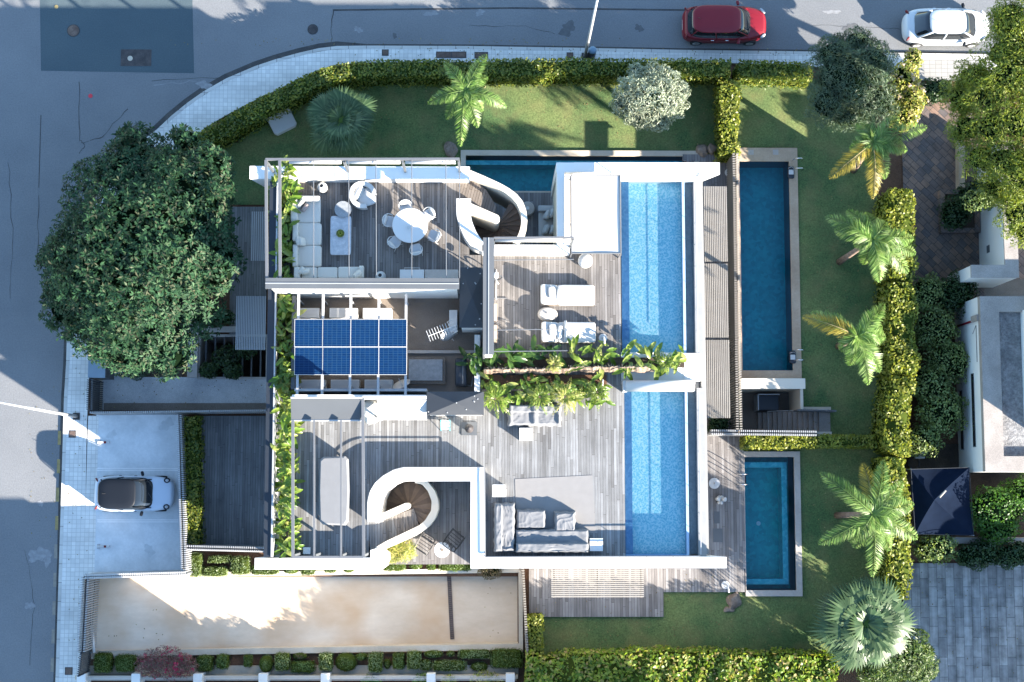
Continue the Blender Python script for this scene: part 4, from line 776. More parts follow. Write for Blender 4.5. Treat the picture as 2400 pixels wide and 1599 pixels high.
# glazing on the outer faces
qn = R(650, 925, 862, 1308, 5.2); qe = R(1460, 893, 1640, 1308, 4.62)
for i in range(5): yy = qe[1] + .6 + i * 1.55; f = MB().box(qe[2] - .02, yy, 0.3, qe[2] + .02, yy + 1.35, 4.2).build('window', M['whitemetal'], villa); MB().box(qe[2] + .02, yy + .06, 0.36, qe[2] + .03, yy + 1.29, 4.14).build('pane', M['glassdark'], f)
qw = R(645, 412, 862, 1308, 5.2)
for i in range(6): yy = qw[1] + 1 + i * 2.9; f = MB().box(qw[0] - .03, yy, 1.0, qw[0] + .02, yy + 1.9, 4.3).build('window', M['whitemetal'], villa); MB().box(qw[0] - .04, yy + .06, 1.06, qw[0] - .03, yy + 1.84, 4.24).build('pane', M['glassdark'], f)
# ================================================================ steel frames over the terraces
def frame(name, label, beams, posts, loc, zt=8.3, wires=(), covers=(), rolls=(), group=None):
    t = thing(name, label, 'pergola', loc, 0, group)
    for i, (x0, y0, x1, y1, w) in enumerate(beams): a, b = P(x0, y0, zt), P(x1, y1, zt); d = b - a; c = (a + b) / 2; MB().bx(c.x, c.y, zt - .14 - .003 * i, d.length, w, 0.14, math.atan2(d.y, d.x)).build('beam', M['steel'], t)
    for x, y, zb in posts: a = P(x, y, zt); MB().box(a.x - .05, a.y - .05, zb, a.x + .05, a.y + .05, zt - .14).build('post', M['zinc'], t)
    for x0, y0, x1, y1 in wires: MB().tube([P(x0, y0, zt - .05), P(x1, y1, zt - .05)], 0.02, 6).build('crossbar', M['steel'], t)
    for px, zz, mt in covers:
        q = R(*px, zz); m = MB(); m.box(q[0], q[1], zz - .12, q[2], q[3], zz); m.build('cover_beam', M[mt], t)
        m = MB()
        if q[2] - q[0] > q[3] - q[1]: m.box(q[0], (q[1] + q[3]) / 2 - .02, zz, q[2], (q[1] + q[3]) / 2 + .02, zz + .03)
        else: m.box((q[0] + q[2]) / 2 - .02, q[1], zz, (q[0] + q[2]) / 2 + .02, q[3], zz + .03)
        m.build('seam', M['galv'], t)
    for x0, y0, x1, y1, r in rolls: MB().tube([P(x0, y0, zt - .2), P(x1, y1, zt - .2)], r, 12).build('rolled_awning', M['canvas'], t, True)
    return t
frame('pergola', 'steel pergola frame over the sofa and round dining table', [(623, 375, 625, 652, .12), (655, 375, 656, 652, .12), (622, 373, 1077, 372, .10)], [(623, 377, 5.0), (1075, 376, 6), (805, 376, 6), (943, 376, 6), (624, 648, 5.0)], P(850, 520, 5.3), 8.3,
      wires=[(817, 375, 818, 652), (881, 375, 882, 652), (1045, 375, 1046, 652), (1077, 375, 1077, 652), (735, 375, 735, 652), (965, 375, 965, 652)], covers=[((622, 652, 1076, 677), 8.35, 'zinc')], rolls=[(678, 380, 800, 380, .09), (812, 380, 938, 380, .09), (950, 380, 1068, 380, .09)])
frame('pergola', 'steel pergola frame beside the loungers with the zinc cover beam', [(1158, 557, 1345, 556, .07)], [(1157, 560, 6), (1343, 559, 6), (1134, 828, 5.3)], P(1240, 700, 5.3), 8.3, wires=[(1158, 610, 1345, 608), (1158, 774, 1345, 771), (1158, 824, 1330, 822)], covers=[((1132, 557, 1158, 831), 8.35, 'zinc')], rolls=[(1160, 563, 1338, 563, .09)])
frame('pergola', 'steel pergola frame over the covered dining table, southwest', [(686, 985, 686, 1306, .12), (736, 985, 736, 1306, .07), (799, 985, 799, 1306, .07), (850, 932, 852, 1306, .12), (686, 1306, 852, 1306, .10)], [(686, 1303, 5.2), (852, 1303, 5.2), (736, 1303, 5.2), (799, 1303, 5.2)], P(770, 1150, 5.3), 8.0, covers=[])
t = thing('roll_awning', 'dark grey awning over the north side of the southwest terrace', 'awning', P(765, 958, 5.3)); q = R(681, 932, 849, 985, 8.0)
m = MB(); n = 8
for i in range(n + 1): f = i / n; y = q[3] + (q[1] - q[3]) * f; m.v += [(q[0], y, 8.0 - .25 * f), (q[2], y, 8.0 - .25 * f)]
for i in range(n): m.f.append((2 * i, 2 * i + 1, 2 * i + 3, 2 * i + 2))
m.build('fabric', M['awninglight'], t); m = MB(); m.tube([(q[0], q[1], 7.74), (q[2], q[1], 7.74)], .04, 8); m.tube([(q[0], q[3], 8.02), (q[2], q[3], 8.02)], .05, 8); m.build('rail', M['galv'], t)
MB().box(q[0], q[3] - .1, 5.2, q[0] + .1, q[3], 8).build('post', M['zinc'], t); MB().box(q[2] - .1, q[3] - .1, 5.2, q[2], q[3], 8).build('post', M['zinc'], t)
t = thing('bar_shelter', 'low white canvas roof between the dark awning and the hipped cap', 'shelter', P(940, 960, 5.3)); q = R(884, 938, 1000, 984, 7.2)
MB().add([(q[0], q[1], 7.0), (q[2], q[1], 7.0), (q[2], q[3], 7.3), (q[0], q[3], 7.3), (q[0], q[1], 6.95), (q[2], q[1], 6.95), (q[2], q[3], 7.25), (q[0], q[3], 7.25)], [(0, 1, 2, 3), (7, 6, 5, 4), (0, 4, 5, 1), (1, 5, 6, 2), (2, 6, 7, 3), (3, 7, 4, 0)]).build('fabric', M['canvas'], t)
for b_ in ((q[0], q[3] - .2, 5.2, q[0] + .1, q[3] - .1, 7.2), (q[0], q[1] + .05, 5.2, q[0] + .08, q[1] + .13, 6.9), (q[2] - .1, q[3] - .2, 5.2, q[2], q[3] - .1, 7.2)): MB().box(*b_).build('post', M['whitemetal'], t)
c = P(853, 931, 7.0); q = R(850, 928, 1000, 936, 7.3); MB().box(q[0], q[1], 6.9, q[2], q[3], 7.3).build('cassette', M['whitemetal'], t)
# white canopy by the north roof pool
t = thing('daybed_canopy', 'large white fabric canopy beside the northern rooftop pool', 'canopy', P(1395, 500, 5.3)); q = R(1339, 411, 1454, 594, 6.5)
m = MB(); nx = 10; ny = 14
for j in range(ny + 1):
    for i in range(nx + 1): u, v = i / nx, j / ny; m.v.append((q[0] + (q[2] - q[0]) * u, q[1] + (q[3] - q[1]) * v, 6.5 - .10 * math.sin(PI * u) * math.sin(PI * v) + .01 * math.sin(7 * u + 3 * v)))
for j in range(ny):
    for i in range(nx): a = j * (nx + 1) + i; m.f.append((a, a + 1, a + nx + 2, a + nx + 1))
m.build('fabric', M['canvas'], t, True)
m = MB(); zz = 6.52; m.tube([(q[0], q[1], zz), (q[0], q[3], zz)], .03, 8).tube([(q[2], q[1], zz), (q[2], q[3], zz)], .03, 8).tube([(q[0], q[1], zz), (q[2], q[1], zz)], .03, 8).tube([(q[0], q[3], zz), (q[2], q[3], zz)], .03, 8)
for x in (q[0], q[2]):
    for y in (q[1], q[3]): m.tube([(x, y, 5.25), (x, y, zz)], .03, 8)
m.build('frame', M['steel'], t)
# slatted canopies
def slats(label, px, z, n, along, mat='slat', group='slatted sun canopies on the facade', th=.05):
    q = R(*px, z); t = thing('slatted_canopy', label, 'canopy', ((q[0] + q[2]) / 2, (q[1] + q[3]) / 2, z), 0, group); m = MB()
    for i in range(n):
        if along == 'y': p_ = (q[2] - q[0]) / n; x = q[0] + p_ * (i + .2); m.box(x, q[1], z - th, x + p_ * .60, q[3], z)
        else: p_ = (q[3] - q[1]) / n; y = q[1] + p_ * (i + .2); m.box(q[0], y, z - th, q[2], y + p_ * .52, z)
    m.build('slats', M[mat], t)
    for f in (0.03, 0.5, 0.97):
        m = MB()
        if along == 'y': y = q[1] + (q[3] - q[1]) * f; m.box(q[0], y - .03, z - th - .1, q[2], y + .03, z - th - .002)
        else: x = q[0] + (q[2] - q[0]) * f; m.box(x - .03, q[1], z - th - .1, x + .03, q[3], z - th - .002)
        m.build('bearer', M['slatbrown' if mat == 'slat' else 'zinc'], t)
slats('northern slatted canopy on the east front, beside the white wall tip', (1650, 437, 1705, 613), 2.45, 13, 'y'); slats('middle slatted canopy on the east front', (1651, 618, 1707, 791), 2.45, 13, 'y'); slats('southern slatted canopy on the east front above the dark shrub', (1652, 797, 1711, 980), 2.45, 13, 'y')
slats('small grey slatted canopy beside the crown of the round dark tree', (588, 496, 622, 611), 3.0, 7, 'y', 'slatgrey'); slats('grey slatted canopy above the light well', (552, 694, 623, 820), 3.0, 18, 'y', 'slatgrey')
slats('wide white slatted canopy over the south deck', (1292, 1330, 1509, 1401), 3.0, 15, 'x')
# ================================================================ fences and gates
def fence(label, a, b, z1, mat='galv', pitch=.10, w=.045, dp=.09, z0=0.0, rows=1, gap=.16, name='slat_fence', rail='zinc', cat='fence', skip=None):
    p, q = P(*a, z1), P(*b, z1); d = q - p; L_ = d.length; d.normalize(); nrm = Vector((-d.y, d.x, 0)); ang = math.atan2(d.y, d.x); c = (p + q) / 2
    t = thing(name, label, cat, (c.x, c.y, z0)); n = int(L_ / pitch); m = MB()
    for r_ in range(rows):
        for i in range(n):
            if skip and skip(i * pitch): continue
            u = p + d * (i + .5) * pitch + nrm * (gap * (r_ - (rows - 1) / 2)); m.bx(u.x, u.y, z0 + .08, w, dp, z1 - z0 - .08, ang)
    m.build('slats', M[mat], t); m = MB()
    for zz in (z0 + .25, z1 - .3): m.bx(c.x, c.y, zz, L_, .04, .05, ang)
    m.build('rail', M[rail], t); k_ = max(2, int(L_ / 2.2) + 1)
    for i in range(k_): u = p + d * (L_ * i / (k_ - 1)); MB().bx(u.x, u.y, z0, .07, .07, z1 - z0 - .05, ang).build('post', M[rail], t)
    return t
fence('tall brown slat fence between the east deck and the garden pool', (1724, 358), (1733, 1012), 2.0, 'slat', .12, .05, .12, rail='slatbrown', rows=2, gap=.18)
fence('double slat fence between the stairwell and the yellow-green hedge', (1667, 1013), (1918, 1016), 1.9, 'galv', rows=2)
fence('short slat fence behind the garden stairwell', (1872, 961), (1960, 963), 1.1, 'zinc')
fence('slat fence between the entrance path and the parking bays', (210, 967), (627, 962), 2.0, 'galv')
fence('double slat fence at the head of the parking bays', (419, 972), (431, 1342), 2.0, 'galv', rows=2)
fence('slat fence along the south edge of the dark southwest deck', (436, 1284), (630, 1289), 1.9, 'galv', rows=2)
fence('pale slat fence between the parking bays and the driveway', (198, 1352), (436, 1345), 2.1, 'whitemetal', pitch=.085, w=.05, rows=2, gap=.12)
fence('brown slat fence at the east end of the driveway', (1226, 1335), (1236, 1528), 1.8, 'slat', .12, .045, .12, rail='slatbrown')
fence('slatted street gate of the driveway, closed', (199, 1352), (189, 1530), 2.1, 'galv', pitch=.11, rows=2, gap=.3, name='sliding_gate', cat='gate', rail='darksteel')
fence('short dark gate section of the driveway beside the clipped bushes', (189, 1532), (182, 1585), 2.0, 'zinc', name='pedestrian_gate', cat='gate', rail='darksteel')
fence('dark slatted garden gate beside the grey meter cabinet', (211, 888), (209, 963), 2.0, 'zinc', name='garden_gate', cat='gate', rail='darksteel', rows=2, gap=.2)
fence('short slat fence under the edge of the round tree, beside the meter cabinet', (214, 775), (212, 843), 2.0, 'zinc', rows=2, gap=.2)
q = R(208, 844, 228, 884, 1.9); t = thing('meter_cabinet', 'blue-grey meter cabinet between the garden gate and the short fence', 'cabinet', ((q[0] + q[2]) / 2, q[1], 0)); MB().box(q[0], q[1], 0, q[2] + .35, q[3], 1.84).build('housing', M['zinc'], t); MB().box(q[0] - .03, q[1] - .03, 1.84, q[2] + .38, q[3] + .03, 1.9).build('lid', flat('bluegrey', (0.18, 0.25, 0.32), 0.7), t)
c = P(238, 1455, 0.7); t = thing('gate_motor_arm', 'white gate opener arm at the foot of the driveway gate', 'gate opener', (c.x, c.y, 0)); MB().tube([P(215, 1468, .6), P(221, 1530, .6)], .07, 10).build('arm', M['whitemetal'], t, True); MB().tube([(P(221, 1530, 0).x, P(221, 1530, .6).y, 0), (P(221, 1530, 0).x, P(221, 1530, .6).y, .6)], .05, 8).build('post', M['zinc'], t)
# ================================================================ furniture and fittings on the terraces
def T(name, label, cat, px, py, z, rz=0.0, group=None):
    return thing(name, label, cat, P(px, py, z), rz, group)
TZ = ZD - .05
# --- corner sofa (northwest terrace)
def sofa_mod(parent, px, z0, z1, name, mat, e=0.18):
    q = R(*px, z1); m = MB(); m.pillow((q[0] + q[2]) / 2, (q[1] + q[3]) / 2, (z0 + z1) / 2, q[2] - q[0], q[3] - q[1], z1 - z0, 0, e, nu=28, nv=12, fl=0.3); return m.build(name, M[mat], parent, True)
t = T('corner_sofa', 'large cream corner sofa with loose cushions at the planted west edge of the terrace', 'sofa', 715, 560, TZ)
for px in ((684, 462, 751, 522), (688, 522, 753, 575), (688, 575, 753, 625)): sofa_mod(t, px, TZ + .1, TZ + .44, 'seat', 'linen')
for px in ((706, 626, 743, 652), (743, 626, 791, 652), (792, 625, 846, 652)): sofa_mod(t, px, TZ + .1, TZ + .42, 'seat', 'linen')
for px in ((681, 460, 697, 520), (685, 520, 698, 565), (685, 572, 697, 625), (688, 625, 702, 652)): sofa_mod(t, px, TZ + .12, TZ + .75, 'backrest', 'linen')
sofa_mod(t, (686, 458, 749, 473), TZ + .1, TZ + .62, 'armrest', 'linen'); sofa_mod(t, (841, 622, 852, 650), TZ + .1, TZ + .6, 'armrest', 'linen')
for x, y, a, w, mt in ((703, 476, .95, .62, 'linen'), (714, 487, .95, .55, 'pink'), (701, 565, -1.4, .55, 'linen'), (708, 567, -1.35, .5, 'linen'), (705, 634, .9, .5, 'linen'), (716, 636, .2, .5, 'linen'), (838, 642, .8, .5, 'linen')):
    c = P(x, y, TZ + .6); MB().pillow(c.x, c.y, c.z, .42 * w * 1.9, .2, .42, a, .6, roll=.5).build('cushion', M[mt], t, True)
t = T('coffee_table', 'oblong white-grey coffee table with a green bowl, in front of the corner sofa', 'table', 798, 550, TZ); c = R(774, 506, 823, 598, TZ + .38)
sofa_mod(t, (774, 506, 823, 598), TZ + .33, TZ + .38, 'tabletop', 'marble', .15)
for x in (c[0] + .15, c[2] - .15):
    for y in (c[1] + .2, c[3] - .2): MB().bx(x, y, TZ, .05, .05, .33).build('leg', M['whitemetal'], t)
t = T('bowl', 'round green bowl on the oblong coffee table', 'bowl', 798, 548, TZ + .38); MB().lathe([(.05, 0), (.13, .02), (.19, .09), (.17, .09), (.10, .03)], n=24).build('shell', flat('olivegreen', (.12, .14, .02), .5), t, True, local=True)
m = MB(); [m.lathe([(.02, 0), (.05, .03), (.03, .07)], (.07 * math.cos(i), .07 * math.sin(i * 2.1), .05), 8) for i in range(6)]; m.build('moss', flat('moss', (.16, .19, .02), .9), t, True, local=True)
t = T('side_table', 'round blue-grey side table between the white armchair and the coffee table', 'table', 806, 495, TZ); MB().lathe([(.38, .42), (.39, .44), (.38, .46)], n=32).build('tabletop', M['greytop'], t, local=True); MB().lathe([(.16, 0), (.05, .05), (.05, .42)], n=16).build('pedestal', M['zinc'], t, True, local=True)
t = T('armchair', 'big rounded white armchair between the pergola crossbars', 'armchair', 853, 463, TZ, math.radians(63))
m = MB(); arc = [math.radians(a) for a in range(-10, 371 - 90, 14)]
oo = [(.62 * math.cos(a - PI * .25) , .62 * math.sin(a - PI * .25)) for a in arc]; ii = [(.42 * math.cos(a - PI * .25), .42 * math.sin(a - PI * .25)) for a in arc]
n = len(arc); zt_ = [.55 + .25 * math.sin(PI * i / (n - 1)) for i in range(n)]; m.band(oo, ii, .12, zt_); m.build('backrest', M['canvas'], t, 'auto', local=True)
MB().pillow(-.0, -.12, .34, .86, .86, .22, PI / 4, .4).build('seat', M['canvas'], t, True, local=True); MB().pillow(.02, .24, .56, .7, .24, .42, 0, .5, roll=-.3).build('cushion', M['canvas'], t, True, local=True)
for a in (0.4, 2.0, 3.6, 5.2): MB().tube([(.4 * math.cos(a), .4 * math.sin(a), 0), (.36 * math.cos(a), .36 * math.sin(a), .2)], .02, 6).build('leg', M['whitemetal'], t, local=True)
def vase(px, py, lb, s=1.0):
    t = T('floor_vase', lb, 'vase', px, py, TZ); MB().lathe([(.14 * s, 0), (.23 * s, .12), (.24 * s, .3), (.15 * s, .58), (.10 * s, .66), (.085 * s, .66), (.11 * s, .5), (.02, .45)], n=28).build('body', M['whitemetal'], t, True, local=True); MB().lathe([(.085 * s, .60), (.08 * s, .602)], n=20).build('opening', M['black'], t, local=True)
vase(757, 442, 'pale round vase with dark mouth on the deck north of the corner sofa'); vase(893, 650, 'pale vase with dark mouth half hidden under the zinc beam')
# --- dining set
tb = T('dining_table', 'round white dining table with a small plant, ringed by six chairs', 'table', 963, 535, TZ); MB().lathe([(.79, .70), (.81, .72), (.81, .735), (.79, .745)], n=48).build('tabletop', M['whiteplastic'], tb, local=True)
MB().lathe([(.35, 0), (.33, .03), (.06, .06), (.05, .68), (.2, .7)], n=24).build('pedestal', M['whitemetal'], tb, True, local=True)
t = T('table_plant', 'small green plant in a pale pot on the round dining table', 'plant', 958, 534, TZ + .745); MB().lathe([(.06, 0), (.08, .12)], n=16).build('pot', M['whitemetal'], t, local=True)
V = leaves(np.tile([0, 0, .17], (60, 1)) + rng.normal(0, .05, (60, 3)), unit(rng.normal(0, 1, (60, 3)) + [0, 0, .8]), .24, .03, .5); leaf_obj('leaves', M['l_palm'], V, None, t)
def dining_chair(label):
    t = thing('dining_chair', label, 'chair', (0, 0, 0), 0, 'white chairs round the dining table')   # faces -Y (table side)
    MB().pillow(0, -.02, .44, .50, .48, .10, 0, .4).build('seat', M['greycanvas'], t, True, local=True); MB().pillow(0, .20, .60, .46, .14, .34, 0, .5, roll=-.25).build('cushion', M['canvas'], t, True, local=True)
    aa = [math.radians(x) for x in range(-20, 201, 11)]; MB().tube([(.30 * math.cos(a), .04 + .27 * math.sin(a), .66 + .12 * max(0, math.sin(a))) for a in aa], .016, 8).build('back_frame', M['whitemetal'], t, True, local=True)
    for s in (-1, 1):
        MB().tube([(.28 * s, -.06, .66), (.24 * s, -.22, 0)], .014, 6).build('leg', M['whitemetal'], t, local=True); MB().tube([(.26 * s, .14, .70), (.22 * s, .28, 0)], .014, 6).build('leg', M['whitemetal'], t, local=True)
    return t
spots = [(951, 487, 'white chair behind the dining table, nearest the white armchair'), (1004, 504, 'white chair at the dining table, nearest the curved stair'), (1017, 553, 'white chair at the dining table on its east side, in the strip of sun'), (975, 585, 'white chair at the dining table, nearest the white sideboard'), (925, 568, 'white chair at the dining table, southwest of it in full shade'), (913, 519, 'white chair at the dining table on its west side')]
ctr = P(963, 535, TZ); ch = None
for x, y, lb in spots:
    p = P(x, y, TZ + .45); p.z = TZ; d = p - ctr; rz = math.atan2(d.y, d.x) - PI / 2
    if ch is None: ch = dining_chair(lb); ch.location = p; ch.rotation_euler = (0, 0, rz)
    else: dup(ch, p, rz, lb)
t = T('sideboard', 'long white sideboard against the zinc-capped wall, with a tray rail', 'sideboard', 1000, 642, TZ)
q = R(937, 632, 994, 648, TZ + .85); MB().box(q[0], q[1] - .3, TZ, q[2], q[3], TZ + .85).build('cabinet', M['whitemetal'], t, bevel=.01); q2 = R(996, 632, 1074, 648, TZ + .83); MB().box(q2[0], q2[1] - .3, TZ, q2[2], q2[3], TZ + .83).build('cabinet', M['greystone'], t, bevel=.01)
MB().tube([(q[0] + .2, q[3], TZ + .8), (q[0] + .2, q[3] + .08, TZ + .8), (q[2] - .2, q[3] + .08, TZ + .8), (q[2] - .2, q[3], TZ + .8)], .012, 6).build('handle', M['whitemetal'], t)
# --- north-east terrace
def lounger(px, py, label, shade=False):
    t = T('sun_lounger', label, 'sun lounger', px, py, TZ, 0, 'white sun loungers by the northern roof pool'); L_, W_ = 2.45, .98
    MB().box(-L_ / 2, -W_ / 2, .12, L_ / 2, W_ / 2, .22).build('frame', M['slatbrown'], t, local=True, bevel=.01); MB().pillow(.38, 0, .31, 1.75, .95, .2, 0, .2, nu=28, fl=.3, wr=.006).build('mattress', M['canvas'], t, True, local=True)
    MB().pillow(-.85, 0, .50, .86, .93, .18, 0, .25, tilt=.5, nu=28, fl=.35).build('backrest', M['canvas'], t, True, local=True)
    MB().pillow(-.72, .05, .68, .34, .6, .14, .1, .5, tilt=.5).build('cushion', M['greycanvas'], t, True, local=True); MB().pillow(-.40, -.02, .55, .3, .62, .14, -.15, .5, tilt=.8).build('cushion', M['canvas'], t, True, local=True)
    for sx in (-1.08, 1.08):
        for sy in (-.42, .42): MB().box(sx - .04, sy - .04, 0, sx + .04, sy + .04, .12).build('leg', M['slatbrown'], t, local=True)
    return t
lounger(1329, 694, 'white sun lounger in the sun, nearest the round white pouf'); t = lounger(1331, 781, 'white sun lounger nearest the banana plants, with a rolled towel'); MB().tube([(-.14, -.46, .50), (-.14, .52, .50)], .07, 12).build('towel_roll', M['canvas'], t, True, local=True)
t = T('oval_table', 'oval pale stone table between the two sun loungers', 'table', 1283, 738, TZ); MB().lathe([(.40, 0), (.46, .2), (.40, .38), (.38, .42), (.34, .43)], n=40, sx=1.0, sy=.74).build('body', M['greystone'], t, True, local=True); MB().lathe([(.05, .43), (.04, .52)], (.0, 0, 0), 12).build('candle_holder', M['whiteplastic'], t, local=True)
t = T('pouf', 'round white pouf at the corner of the white canopy', 'pouf', 1371, 613, TZ); MB().lathe([(.26, 0), (.34, .12), (.33, .34), (.27, .44), (.1, .47)], n=32).build('body', M['canvas'], t, True, local=True); MB().lathe([(.335, .2), (.34, .22), (.335, .24)], n=32).build('seam', M['greycanvas'], t, True, local=True)
t = T('folding_chair', 'pale wood folding chair beside the zinc beam, north one', 'chair', 1150, 735, TZ); MB().box(-.3, -.4, .42, .3, .4, .46).build('seat', flat('palewood', (.34, .25, .18), .7), t, local=True); MB().box(-.34, -.42, .46, -.3, .42, .9).build('backrest', M['whitemetal'], t, local=True)
for sx in (-.26, .26):
    for sy in (-.36, .36): MB().box(sx - .02, sy - .02, 0, sx + .02, sy + .02, .42).build('leg', M['whitemetal'], t, local=True)
dup(t, P(1150, 785, TZ), 0, 'pale wood folding chair beside the zinc beam, south one by the plants')
t = T('bicycle_trainer', 'white exercise stand with round wheel beside the zinc beam', 'exercise bike', 1163, 668, TZ); MB().tube([(0, -.7, .03), (.0, .7, .03)], .03, 8).build('base_bar', M['whitemetal'], t, local=True); MB().tube([(-.05, .3, 0), (0, .1, .9), (.1, -.1, 1.1)], .03, 8).build('frame', M['whitemetal'], t, local=True)
MB().tube([(.25 * math.cos(a), .3 + .25 * math.sin(a) * .3, .35 + .25 * math.sin(a)) for a in [i * PI / 8 for i in range(17)]], .03, 6).build('wheel', M['darksteel'], t, True, local=True); MB().tube([(-.3, -.62, .04), (.5, -.62, .04)], .025, 6).build('foot_bar', M['steel'], t, local=True); MB().pillow(0, .32, .92, .2, .3, .1, 0, .6).build('saddle', M['whiteplastic'], t, True, local=True)
def garden_lamp(px, py, z, rz, lb, h=.75):
    t = T('garden_shower', lb, 'lamp', px, py, z, rz, 'disc-footed white stem lamps'); MB().lathe([(.2, 0), (.2, .03), (.18, .045)], n=28).build('base', M['whitemetal'], t, local=True)
    MB().tube([(0, 0, .03), (0, 0, h * .7), (.05, 0, h * .92), (.2, 0, h), (.32, 0, h * .97)], .04, 10).build('stem', M['whiteplastic'], t, True, local=True)
    t.name = 'disc_lamp'; return t
garden_lamp(1413, 793, TZ, -1.5, 'white stem lamp on a blue-white disc beside the banana leaves, north of the reed screen'); garden_lamp(1409, 909, TZ, 1.5, 'white stem lamp on a disc at the pale deck, east end of the sunny planter')
garden_lamp(1708, 405, .15, .1, 'white disc lamp against the brown pool fence'); garden_lamp(1700, 1371, .17, -1.4, 'white disc lamp at the corner of the lower deck by the boulder')
# --- reed screen, pool cover
t = T('reed_screen', 'fraying reed screen laid along the planter between the two terraces', 'screen', 1330, 872, TZ); m = MB(); n = 70
for i in range(n + 1):
    f = i / n; x = 1134 + 398 * f; y = 866 + (-4 if f > .5 else 0) + 3 * math.sin(i * .9) * .4 - 2 * f + (2 * math.sin(i * 2.7)) * .5; zz = 6.15 + .05 * math.sin(i * 1.7)
    a = P(x, y, zz); b_ = P(x, y + 9 + 1.2 * math.sin(i * .6) + 4 * f, 5.75); m.v += [tuple(a), tuple(b_), (b_.x, b_.y + .06, 5.4), (a.x, a.y + .10, 5.4)]
for i in range(n):
    o_ = 4 * i
    for k_ in range(4): m.f.append((o_ + k_, o_ + (k_ + 1) % 4, o_ + 4 + (k_ + 1) % 4, o_ + 4 + k_))
m.build('reed_mat', M['rolledreed'], t); m = MB()
for i in range(260): f = rnd.random(); a = P(1134 + 398 * f, 865 - 5 * (f > .5) + rnd.uniform(-2, 3), 6.15); m.tube([a, a + Vector((rnd.uniform(-.06, .06), rnd.uniform(-.05, .12), rnd.uniform(0, .12)))], .006, 3, False)
m.build('loose_reeds', M['slat'], t)
t = T('pool_cover_roller', 'white rolled pool cover across the north end of the southern roof pool', 'pool cover', 1540, 905, TZ); a, b_ = P(1466, 905, 5.85), P(1622, 904, 5.85); m = MB(); m.tube([a, b_], .26, 24); m.build('rolled_cover', M['canvas'], t, True)
for p in (a, b_): MB().box(p.x - .12, p.y - .25, 5.25, p.x + .12, p.y + .25, 5.9).build('bracket', M['whitemetal'], t, bevel=.02)
q = R(1456, 893, 1630, 900, 5.5); MB().box(q[0], q[1], 5.3, q[2], q[3], 5.45).build('housing', M['greystone'], t)
# --- south terrace
def covered(name, label, px, z1, n=1, mat='greycanvas', e=.16, group=None, wr=.02):
    q = R(*px, z1); t = thing(name, label, 'covered furniture' if 'cover' in label else 'furniture', ((q[0] + q[2]) / 2, (q[1] + q[3]) / 2, TZ), 0, group); return t, q
def drape(parent, q, z0, z1, name='cover', mat='covercloth', n=36, wr=.03, sag=.02, seed=0.0, hf=None):
    """loose fabric cover over a block: grid with folds and a hem flaring at the floor"""
    m = MB(); nx = n; ny = n; x0, y0, x1, y1 = q; W, H = x1 - x0, y1 - y0
    for j in range(ny + 1):
        for i in range(nx + 1):
            u, v = i / nx, j / ny; e_ = min(u, 1 - u) * W; f_ = min(v, 1 - v) * H; d = min(e_, f_)
            k_ = min(1, d / .10); top = z1 + (hf(u, v) if hf else 0)
            z = z0 + (top - z0) * (k_ ** .35); s = seed + x0
            X_, Y_ = x0 + u * W, y0 + v * H; rx_, ry_ = X_ * .8 + Y_ * .6, -X_ * .6 + Y_ * .8; n1 = mnoise.noise(Vector((X_ * 1.3 + s, Y_ * 1.3, s))); n2 = mnoise.noise(Vector((rx_ * 1.1, ry_ * 3.6 + 2.5 * n1, s + 3))); n3 = mnoise.noise(Vector((rx_ * 4.5 + n1 * 2, ry_ * 1.6, s + 9)))
            fold = wr * (1.2 * n1 + 1.5 * (1 - abs(n2) * 2.2) ** 3 * .8 + .9 * (1 - abs(n3) * 2.4) ** 3)
            cx_, cy_ = u - .5, v - .5; g_ = (1 - k_) * .05 * math.sin(14 * (u * W + v * H))
            m.v.append((x0 + u * W + cx_ * g_, y0 + v * H + cy_ * g_, z + fold * k_ * 1.3))
    for j in range(ny):
        for i in range(nx): a = j * (nx + 1) + i; m.f.append((a, a + 1, a + nx + 2, a + nx + 1))
    return m.build(name, M[mat], parent, True)
t = T('covered_sofa', 'long L-shaped garden sofa under a wrinkled grey-white cover by the south parapet', 'sofa', 1250, 1270, TZ)
drape(t, R(1157, 1178, 1208, 1296, 5.95), TZ, 5.93, seed=1, wr=.017, hf=lambda u, v: (.14 if u < .38 else -.08)); drape(t, R(1206, 1240, 1383, 1297, 5.9), TZ, 5.82, seed=3, wr=.020, hf=lambda u, v: (.16 if v < .4 else -.06))
t = T('covered_ottoman', 'covered ottoman tucked into the corner of the L-shaped covered sofa', 'ottoman', 1244, 1217, TZ); drape(t, R(1209, 1194, 1280, 1241, 5.65), TZ, 5.66, seed=5, wr=.010)
t = T('covered_stool', 'square stool under a grey cover, tilted, east of the covered ottoman', 'stool', 1324, 1223, TZ); o = drape(t, R(1299, 1199, 1350, 1248, 5.75), TZ, 5.74, seed=7, wr=.015)
def cube(px, lb, z1=5.68, leg=True):
    q = R(*px, z1); c = ((q[0] + q[2]) / 2, (q[1] + q[3]) / 2); t = thing('side_table', lb, 'table', (c[0], c[1], TZ), 0, 'square white side tables'); MB().box(q[0], q[1], z1 - .06, q[2], q[3], z1).build('tabletop', M['whiteplastic'], t, bevel=.01)
    MB().box(q[0] + .02, q[1] + .02, TZ, q[2] - .02, q[3] - .02, z1 - .062).build('body', M['whitemetal'], t)
cube((1154, 1136, 1184, 1165), 'square white side table north of the covered L-shaped sofa'); cube((1382, 1262, 1413, 1292), 'square white side table at the east end of the covered L-shaped sofa'); cube((1217, 1003, 1248, 1033), 'square white side table in front of the covered two-seat sofa')
cube((710, 1283, 727, 1299), 'small white cube in the corner of the southwest terrace', 5.6)
